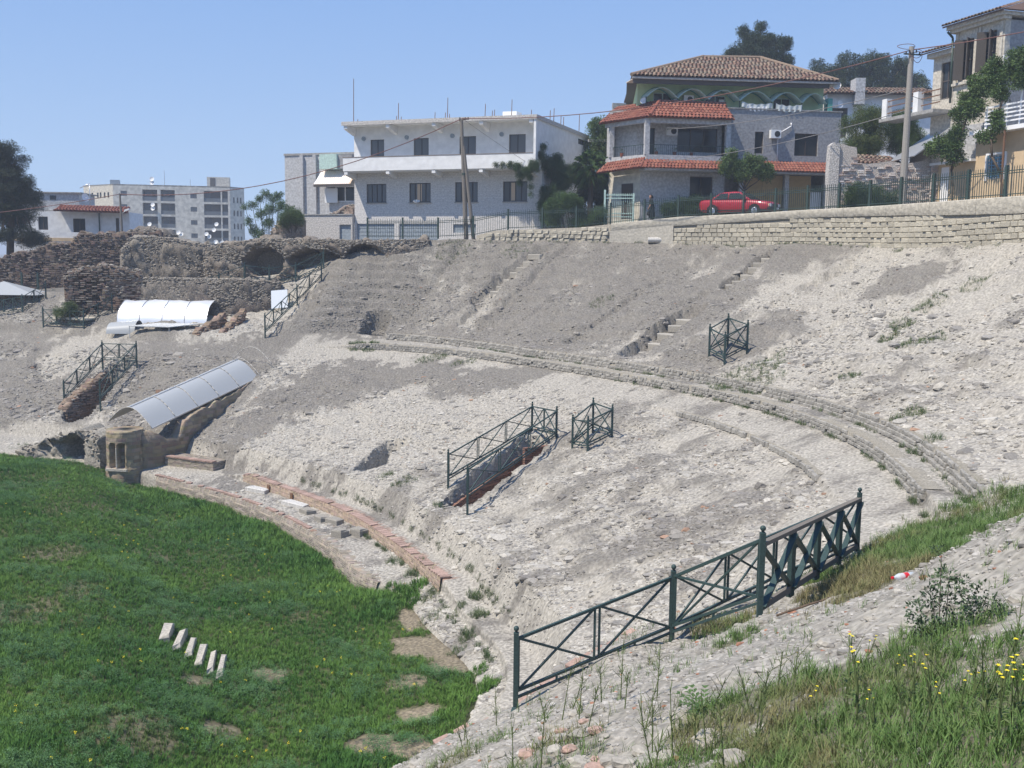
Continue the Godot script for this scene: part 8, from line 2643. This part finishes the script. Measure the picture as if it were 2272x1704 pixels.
func build_car() -> void:
	# own axes: x to the front, z to the car's right side; the side seen here faces +z
	var o := thing("parked_car", "red four door saloon car parked on the road above the retaining wall", "car", Vector3(13.1, 2.46, -60.9), deg_to_rad(-38.0))
	var sec := []
	# x, half width at waist, bottom y, waist y (shoulder)
	for s in [[-2.2, 0.70, 0.45, 0.86], [-2.16, 0.78, 0.32, 0.92], [-1.9, 0.83, 0.24, 0.95], [-1.2, 0.84, 0.22, 0.95], [0.0, 0.84, 0.22, 0.93], [0.9, 0.84, 0.22, 0.91], [1.5, 0.82, 0.24, 0.85], [1.95, 0.78, 0.28, 0.79], [2.12, 0.74, 0.33, 0.74], [2.18, 0.66, 0.45, 0.66]]:
		var w: float = s[1]
		var y0: float = s[2]
		var y1: float = s[3]
		var r := []
		for p in [Vector2(-w * 0.92, y0), Vector2(-w, y0 + 0.12), Vector2(-w, y1 - 0.22), Vector2(-w * 0.97, y1 - 0.06), Vector2(-w * 0.85, y1), Vector2(0, y1 + 0.03), Vector2(w * 0.85, y1), Vector2(w * 0.97, y1 - 0.06), Vector2(w, y1 - 0.22), Vector2(w, y0 + 0.12), Vector2(w * 0.92, y0)]:
			r.append(Vector3(s[0], p.y, p.x))
		sec.append(r)
	part(o, "body", loft(sec), M.car_paint)
	# greenhouse
	var g := []
	for s in [[-1.62, 0.68, 0.92, 0.93], [-1.0, 0.62, 0.92, 1.32], [-0.75, 0.60, 0.92, 1.38], [-0.1, 0.60, 0.92, 1.41], [0.25, 0.61, 0.92, 1.38], [1.0, 0.70, 0.90, 0.92]]:
		var r := []
		for p in [Vector2(-0.76, s[2]), Vector2(-s[1] - 0.02, s[3] - 0.04 if s[3] > 1.0 else s[3]), Vector2(-s[1] + 0.1, s[3]), Vector2(0, s[3] + 0.02), Vector2(s[1] - 0.1, s[3]), Vector2(s[1] + 0.02, s[3] - 0.04 if s[3] > 1.0 else s[3]), Vector2(0.76, s[2])]:
			r.append(Vector3(s[0], p.y, p.x))
		g.append(r)
	part(o, "cabin", loft(g), M.car_paint)
	for sd in [-1.0, 1.0]:
		var z0: float = 0.755 * sd
		var z1: float = 0.645 * sd
		for q in [[-1.32, -0.42, -0.9, -0.42, "rear_side_window"], [-0.34, 0.78, -0.34, 0.28, "front_side_window"]]:
			var pts := [Vector3(q[0], 0.955, z0), Vector3(q[1], 0.955, z0), Vector3(q[3], 1.31, z1), Vector3(q[2], 1.31, z1)]
			if sd < 0.0:
				pts.reverse()
			part(o, q[4], sheet(pts, 0.012), M.glass)
		part(o, "sill_trim", bb(-2.0, 2.0, 0.3, 0.36, sd * 0.835, sd * 0.85), M.black_trim)
		part(o, "mirror", bb(0.62, 0.76, 0.95, 1.06, sd * 0.78, sd * 0.95), M.car_paint)
		var hd := part(o, "headlight", bb(2.1, 2.19, 0.52, 0.68, sd * 0.42, sd * 0.68), M.lamp_glass)
		part(hd, "indicator", bb(2.06, 2.15, 0.52, 0.67, sd * 0.682, sd * 0.735), M.curtain)
		part(o, "tail_light", bb(-2.21, -2.15, 0.6, 0.78, sd * 0.4, sd * 0.72), M.bottle_red)
	part(o, "windscreen", sheet([Vector3(0.99, 0.945, 0.66), Vector3(0.99, 0.945, -0.66), Vector3(0.33, 1.37, -0.53), Vector3(0.33, 1.37, 0.53)], 0.012), M.glass)
	part(o, "rear_window", sheet([Vector3(-1.56, 0.98, -0.62), Vector3(-1.56, 0.98, 0.62), Vector3(-1.06, 1.31, 0.52), Vector3(-1.06, 1.31, -0.52)], 0.012), M.glass)
	part(o, "grille", bb(2.16, 2.2, 0.54, 0.67, -0.38, 0.38), M.black_trim)
	part(o, "bumper", bb(2.1, 2.28, 0.34, 0.5, -0.78, 0.78), M.black_trim)
	part(o, "bumper", bb(-2.3, -2.15, 0.36, 0.52, -0.78, 0.78), M.black_trim)
	part(o, "number_plate", bb(2.281, 2.29, 0.37, 0.47, -0.26, 0.26), M.white_paint)
	for x in [-1.32, 1.3]:
		for sd in [-1.0, 1.0]:
			var c := Vector3(x, 0.3, sd * 0.74)
			var w := part(o, "wheel", tubem(c - Vector3(0, 0, 0.1), c + Vector3(0, 0, 0.1), 0.3, 0.3, 20), M.rubber)
			part(w, "rim", tubem(c + Vector3(0, 0, sd * 0.1), c + Vector3(0, 0, sd * 0.115), 0.19, 0.17, 16), M.chrome)
			part(o, "wheel_arch", tubem(c + Vector3(0, 0.02, sd * 0.06), c + Vector3(0, 0.02, sd * 0.103), 0.36, 0.36, 20), M.black_trim)

# a body as one skin: capsules joined by a smooth minimum, meshed as surface nets
func skin_mesh(bones: Array, cell: float, lo: Vector3, hi: Vector3, k: float) -> ArrayMesh:
	var nx := int((hi.x - lo.x) / cell) + 2
	var ny := int((hi.y - lo.y) / cell) + 2
	var nz := int((hi.z - lo.z) / cell) + 2
	var f := PackedFloat32Array()
	f.resize(nx * ny * nz)
	var fc := PackedInt32Array()
	fc.resize(nx * ny * nz)
	for x in nx:
		for y in ny:
			for z in nz:
				var p := lo + Vector3(x, y, z) * cell
				var d := 1e3
				var best := 1e3
				var bi := 0
				for i in bones.size():
					var b: Array = bones[i]
					var a: Vector3 = b[0]
					var e: Vector3 = b[1] - a
					var t: float = clampf((p - a).dot(e) / maxf(e.length_squared(), 1e-9), 0.0, 1.0)
					var q: float = (p - a - e * t).length() - lerpf(b[2], b[3], t)
					if q < best:
						best = q
						bi = i
					var h := clampf(0.5 + 0.5 * (d - q) / k, 0.0, 1.0)
					d = lerpf(d, q, h) - k * h * (1.0 - h)
				f[(x * ny + y) * nz + z] = d
				fc[(x * ny + y) * nz + z] = bi
	var id := PackedInt32Array()
	id.resize(nx * ny * nz)
	id.fill(-1)
	var vs := PackedVector3Array()
	var cs := PackedColorArray()
	for x in nx - 1:
		for y in ny - 1:
			for z in nz - 1:
				var s := Vector3.ZERO
				var n := 0
				var at := (x * ny + y) * nz + z
				for e in [[0, 0, 0, 1, 0, 0], [0, 1, 0, 1, 1, 0], [0, 0, 1, 1, 0, 1], [0, 1, 1, 1, 1, 1], [0, 0, 0, 0, 1, 0], [1, 0, 0, 1, 1, 0], [0, 0, 1, 0, 1, 1], [1, 0, 1, 1, 1, 1], [0, 0, 0, 0, 0, 1], [1, 0, 0, 1, 0, 1], [0, 1, 0, 0, 1, 1], [1, 1, 0, 1, 1, 1]]:
					var a := f[at + (e[0] * ny + e[1]) * nz + e[2]]
					var b := f[at + (e[3] * ny + e[4]) * nz + e[5]]
					if (a < 0.0) != (b < 0.0):
						var t := a / (a - b)
						s += Vector3(e[0], e[1], e[2]).lerp(Vector3(e[3], e[4], e[5]), t)
						n += 1
				if n > 0:
					id[at] = vs.size()
					vs.append(lo + (Vector3(x, y, z) + s / n) * cell)
					cs.append(bones[fc[at]][4])
	var st := SurfaceTool.new()
	st.begin(Mesh.PRIMITIVE_TRIANGLES)
	st.set_smooth_group(0)
	for i in vs.size():
		st.set_color(cs[i])
		st.add_vertex(vs[i])
	var sx := ny * nz
	for x in range(1, nx - 1):
		for y in range(1, ny - 1):
			for z in range(1, nz - 1):
				var at := x * sx + y * nz + z
				var a := f[at]
				for ax in 3:
					var o1: int = [sx, nz, 1][ax]
					var b := f[at + o1]
					if (a < 0.0) == (b < 0.0):
						continue
					var u: int = [nz, 1, sx][ax]
					var v: int = [1, sx, nz][ax]
					var q := [id[at], id[at - u], id[at - u - v], id[at - v]]
					if q.min() < 0:
						continue
					if a >= 0.0:
						q.reverse()
					for t in [0, 1, 2, 0, 2, 3]:
						st.add_index(q[t])
	st.generate_normals()
	return st.commit()

func build_person() -> void:
	# an old woman walking to the left, seen from the side
	var black := Color(0.022, 0.026, 0.03)
	var skirt := Color(0.026, 0.034, 0.036)
	var skin := Color(0.42, 0.25, 0.18)
	var bag := Color(0.02, 0.02, 0.02)
	var b := []
	b.append([Vector3(0, 0.86, 0), Vector3(-0.02, 1.08, 0), 0.15, 0.145, black])
	b.append([Vector3(-0.02, 1.08, 0), Vector3(-0.05, 1.27, 0), 0.145, 0.12, black])
	for s in [-1.0, 1.0]:
		b.append([Vector3(-0.04, 1.27, 0.0), Vector3(-0.04, 1.25, 0.15 * s), 0.09, 0.06, black])
		b.append([Vector3(-0.04, 1.24, 0.17 * s), Vector3(-0.06 - 0.08 * s, 1.0, 0.2 * s), 0.058, 0.047, black])
		b.append([Vector3(-0.06 - 0.08 * s, 1.0, 0.2 * s), Vector3(-0.2 - 0.05 * s, 0.82, 0.18 * s), 0.044, 0.032, black if s < 0.0 else skin])
		b.append([Vector3(-0.2 - 0.05 * s, 0.82, 0.18 * s), Vector3(-0.24 - 0.05 * s, 0.76, 0.18 * s), 0.026, 0.02, skin])
		for q in 4:
			var x: float = -0.25 - 0.05 * s + 0.012 * q
			b.append([Vector3(x, 0.76, 0.18 * s), Vector3(x - 0.01, 0.70 + 0.004 * absf(q - 1.5), 0.175 * s), 0.009, 0.008, skin])
		b.append([Vector3(-0.22 - 0.05 * s, 0.79, 0.17 * s), Vector3(-0.235 - 0.05 * s, 0.74, 0.145 * s), 0.011, 0.009, skin])
	# long skirt
	for s in [-1.0, 1.0]:
		b.append([Vector3(0.0, 0.84, 0.05 * s), Vector3(0.0 - 0.05 * s, 0.28, 0.09 * s), 0.15, 0.15, skirt])
	b.append([Vector3(0, 0.84, 0), Vector3(0.03, 0.27, 0), 0.15, 0.17, skirt])
	for s in [-1.0, 1.0]:
		b.append([Vector3(-0.06 * s, 0.27, 0.08 * s), Vector3(-0.1 * s, 0.06, 0.08 * s), 0.045, 0.036, skin])
		b.append([Vector3(-0.1 * s, 0.045, 0.08 * s), Vector3(-0.1 * s - 0.15, 0.035, 0.08 * s), 0.042, 0.034, black])
	b.append([Vector3(-0.06, 1.33, 0), Vector3(-0.085, 1.40, 0), 0.05, 0.048, skin])
	b.append([Vector3(-0.10, 1.47, 0), Vector3(-0.10, 1.53, 0), 0.078, 0.085, skin])
	b.append([Vector3(-0.185, 1.475, 0), Vector3(-0.178, 1.50, 0), 0.014, 0.010, skin])
	b.append([Vector3(-0.15, 1.42, 0), Vector3(-0.16, 1.42, 0), 0.03, 0.026, skin])
	for s in [-1.0, 1.0]:
		b.append([Vector3(-0.09, 1.48, 0.083 * s), Vector3(-0.088, 1.51, 0.085 * s), 0.016, 0.014, skin])
	var o := thing("person", "person in black blouse and long dark skirt walking beside the gate", "person", Vector3(8.55, 2.28, -65.0), deg_to_rad(8.0))
	part(o, "body", skin_mesh(b, 0.022, Vector3(-0.5, -0.02, -0.32), Vector3(0.3, 1.68, 0.32), 0.03), M.vcloth)
	part(o, "hair", skin_mesh([[Vector3(-0.07, 1.53, 0), Vector3(-0.075, 1.56, 0), 0.088, 0.086, black], [Vector3(-0.02, 1.48, 0), Vector3(-0.02, 1.52, 0), 0.075, 0.08, black], [Vector3(0.045, 1.45, 0), Vector3(0.05, 1.46, 0), 0.05, 0.045, black]], 0.018, Vector3(-0.25, 1.3, -0.2), Vector3(0.18, 1.72, 0.2), 0.03), M.hair)
	for s in [-1.0, 1.0]:
		part(o, "eye", tubem(Vector3(-0.17, 1.51, 0.035 * s), Vector3(-0.181, 1.51, 0.036 * s), 0.012, 0.009, 6), M.black_trim)
	part(o, "mouth", boxm(Vector3(-0.178, 1.44, 0), Vector3(0.012, 0.008, 0.045)), M.bottle_red)
	var hb := thing("shopping_bag", "dark bag hanging from the walking person's hand", "bag", o.position + o.basis * Vector3(-0.26, 0.42, 0.18))
	part(hb, "bag", skin_mesh([[Vector3(0, 0.0, 0), Vector3(0, 0.12, 0), 0.09, 0.07, bag], [Vector3(-0.06, 0.0, 0), Vector3(0.06, 0.0, 0), 0.06, 0.06, bag]], 0.02, Vector3(-0.2, -0.15, -0.15), Vector3(0.2, 0.25, 0.15), 0.03), M.vcloth)
	part(hb, "handle", chain([Vector3(-0.05, 0.16, 0), Vector3(-0.02, 0.3, 0), Vector3(0.02, 0.3, 0), Vector3(0.05, 0.16, 0)], 0.008, 4), M.black_trim)

func sag(a: Vector3, b: Vector3, s: float, n := 14) -> Array:
	var r := []
	for k in n + 1:
		var t := float(k) / n
		r.append(a.lerp(b, t) - Vector3(0, s * 4.0 * t * (1.0 - t), 0))
	return r

func wire(label: String, a: Vector3, b: Vector3, s: float, r: float, m: Material) -> void:
	var pts := sag(a, b, s)
	var rel := []
	for p in pts:
		rel.append(p - a)
	var o := part(self, "wire", chain(rel, r, 4), m, Transform3D(Basis.IDENTITY, a))
	tag(o, label, "wire", "overhead wires")

func build_poles() -> void:
	var p1 := Vector3(-3.0, 1.2, -66.6)
	var o := thing("utility_pole", "twin wooden utility pole with a leaning strut before the white house", "pole", p1)
	part(o, "pole", tubem(Vector3(0, -0.5, 0), Vector3(-0.35, 7.3, 0), 0.16, 0.1, 10), M.wood_pole)
	part(o, "strut", tubem(Vector3(0.5, -0.5, 0.1), Vector3(-0.2, 5.7, 0.05), 0.13, 0.09, 10), M.wood_pole)
	part(o, "crossarm", barm(Vector3(-0.5, 7.25, 0), Vector3(0.1, 7.4, 0), 0.07), M.rust)
	for x in [-0.45, -0.1, 0.08]:
		part(o, "insulator", tubem(Vector3(x, 7.32, 0.05), Vector3(x, 7.46, 0.05), 0.05, 0.04, 8), M.shutter)
	part(o, "clamp", tubem(Vector3(-0.18, 3.9, 0), Vector3(-0.18, 4.02, 0), 0.15, 0.15, 10), M.iron)
	var p2 := Vector3(18.85, 2.3, -51.0)
	var q := thing("concrete_pole", "tall concrete utility pole with tangled wire loops behind the railing", "pole", p2)
	part(q, "pole", tubem(Vector3(0, -0.4, 0), Vector3(0.05, 7.85, 0), 0.2, 0.12, 12), M.concrete_pole)
	part(q, "crossarm", barm(Vector3(-0.35, 7.5, 0.1), Vector3(0.5, 7.45, 0.1), 0.06), M.iron)
	for k in 5:
		var c := Vector3(-0.25 + 0.16 * k, 7.45 + 0.1 * (k % 2), 0.14)
		part(q, "insulator", tubem(c, c + Vector3(0, 0.12, 0), 0.045, 0.035, 8), M.black_trim)
	for lp in [[Vector3(-0.22, 7.85, 0), 0.42, 0.12], [Vector3(0.3, 7.35, 0.1), 0.22, 0.26], [Vector3(0.2, 7.5, 0.15), 0.3, 0.2]]:
		var pts := []
		for k in 19:
			var t := TAU * k / 18.0
			pts.append(lp[0] + Vector3(cos(t) * lp[1], sin(t) * lp[2], 0.08 * sin(t * 2.0)))
		part(q, "wire_coil", chain(pts, 0.014, 4), M.wire)
	var p3 := Vector3(-27.65, -1.5, -74.0)
	var l := thing("street_lamp", "thin pole with a small street lamp at the far brick wall", "lamp post", p3)
	part(l, "pole", tubem(Vector3(0, 0, 0), Vector3(-0.12, 5.6, 0), 0.11, 0.07, 8), M.wood_pole)
	part(l, "arm", chain([Vector3(-0.08, 4.2, 0), Vector3(0.3, 4.45, 0.15)], 0.025), M.alu)
	part(l, "lamp_head", boxm(Vector3(0.42, 4.5, 0.2), Vector3(0.35, 0.12, 0.18), Basis(Vector3.FORWARD, -0.35)), M.white_metal)
	part(l, "insulator", tubem(Vector3(-0.15, 5.5, 0), Vector3(-0.15, 5.65, 0), 0.06, 0.05, 8), M.shutter)
	var t1 := p1 + Vector3(-0.3, 7.4, 0)
	var t2 := p2 + Vector3(0.05, 7.7, 0)
	var t3 := p3 + Vector3(-0.12, 5.6, 0)
	wire("sagging red wire from the street lamp to the twin wooden pole", t3, t1, 1.5, 0.028, M.wire)
	wire("red wire leaving the street lamp past the conifer", t3, Vector3(-48.0, 2.0, -76.0), 0.4, 0.024, M.wire)
	wire("red wire from the twin wooden pole to the concrete pole", t1, t2, 0.9, 0.024, M.wire)
	wire("red wire from the concrete pole past the shuttered windows", t2, Vector3(27.0, 10.6, -42.0), 0.2, 0.024, M.wire)
	wire("grey wire crossing the porch roof of the tiled house", p2 + Vector3(0, 5.9, 0), Vector3(9.5, 8.0, -66.0), 0.35, 0.018, M.wire_grey)
	wire("lower grey wire crossing the grey wall to the porch", p2 + Vector3(0, 4.9, 0), Vector3(8.6, 6.0, -66.5), 0.4, 0.018, M.wire_grey)
	wire("thin dark stay wire from the twin pole down to the balcony", t1, Vector3(1.0, 5.9, -67.6), 0.05, 0.012, M.wire_grey)
	wire("grey wire from the concrete pole to the broken balcony", p2 + Vector3(0.1, 5.6, 0), Vector3(22.6, 8.5, -55.5), 0.2, 0.014, M.wire_grey)

func build_gate() -> void:
	var o := thing("green_gate", "pale green metal gate beside the clipped hedge", "gate", Vector3(5.75, 1.75, -66.2), deg_to_rad(-4.0))
	part(o, "gate_post", bb(-0.08, 0.04, -0.3, 2.5, -0.06, 0.06), M.mint)
	part(o, "gate_post", bb(1.72, 1.84, -0.3, 2.3, -0.06, 0.06), M.mint)
	for y in [0.8, 1.0, 1.95, 2.15]:
		part(o, "rail", bb(0.04, 1.72, y, y + 0.06, -0.02, 0.02), M.mint)
	for k in 14:
		part(o, "bar", bb(0.12 + 0.115 * k, 0.145 + 0.115 * k, 0.3, 2.3, -0.052, -0.022), M.mint)
	part(o, "base_wall", bb(-0.6, 1.9, -0.8, 0.28, -0.2, 0.1), M.rough_plaster)

func build_litter() -> void:
	var b := thing("plastic_bottle", "empty clear plastic bottle with red label and cap by the rock shoulder", "bottle", Vector3(4.85, bank_y(4.85, -12.4) + 0.07, -12.4), 0.35)
	var st := st_new(true)
	var prof := [[-0.16, 0.0], [-0.16, 0.03], [-0.15, 0.046], [-0.05, 0.044], [0.0, 0.046], [0.06, 0.044], [0.10, 0.03], [0.125, 0.015], [0.15, 0.014]]
	for i in prof.size() - 1:
		for k in 14:
			var a := TAU * k / 14.0
			var c := TAU * (k + 1) / 14.0
			var f := func(q: Array, t: float) -> Vector3: return Vector3(-q[0], cos(t) * q[1], sin(t) * q[1])
			quad(st, f.call(prof[i], a), f.call(prof[i + 1], a), f.call(prof[i + 1], c), f.call(prof[i], c))
	part(b, "body", done(st), M.bottle)
	part(b, "label", tubem(Vector3(0.0, 0, 0), Vector3(0.07, 0, 0), 0.0465, 0.0465, 14), M.bottle_red)
	part(b, "cap", tubem(Vector3(-0.145, 0, 0), Vector3(-0.17, 0, 0), 0.018, 0.018, 10), M.bottle_red)
	var s := Vector3(4.05, 0, -13.2)
	var pts := []
	for k in 9:
		var t := k / 8.0
		var x := lerpf(3.55, 4.7, t)
		var z := lerpf(-13.3, -13.6, t) + 0.12 * sin(t * 4.0)
		pts.append(Vector3(x, bank_y(x, z) + 0.03 + 0.03 * sin(t * 7.0), z) - Vector3(4.05, bank_y(4.05, -13.2), -13.2))
	var o := part(self, "dry_branch", chain(pts, 0.016, 5), M.twig, Transform3D(Basis.IDENTITY, Vector3(4.05, bank_y(4.05, -13.2), -13.2)))
	tag(o, "thin dark dry branch lying on the gravel beside the board fence", "branch")

func build_all() -> void:
	make_blocks()
	build_retaining_wall()
	ring_wall("terrace_wall", "upper of the two curved terrace walls across the slope", 10, 11, -12.0, 72.0, 0.21, 3)
	ring_wall("terrace_wall", "lower of the two curved terrace walls across the slope", 8, 9, -10.0, 73.0, 0.21, 3)
	ring_wall("terrace_wall", "short curved wall below the double terrace walls", 6, 7, 0.0, 25.0, 0.2, 1)
	build_white_block()
	build_grey_block()
	build_tiled_house()
	build_corner_house()
	build_whitewashed_ruin()
	build_back_houses()
	build_far_left()
	build_ruins()
	build_trees()
	build_iron_fence()
	build_gate()
	build_fences()
	build_steps()
	build_poles()
	build_car()
	build_person()
	build_laundry()
	build_litter()
	scatter_stones()
	build_grass()
	build_weeds()
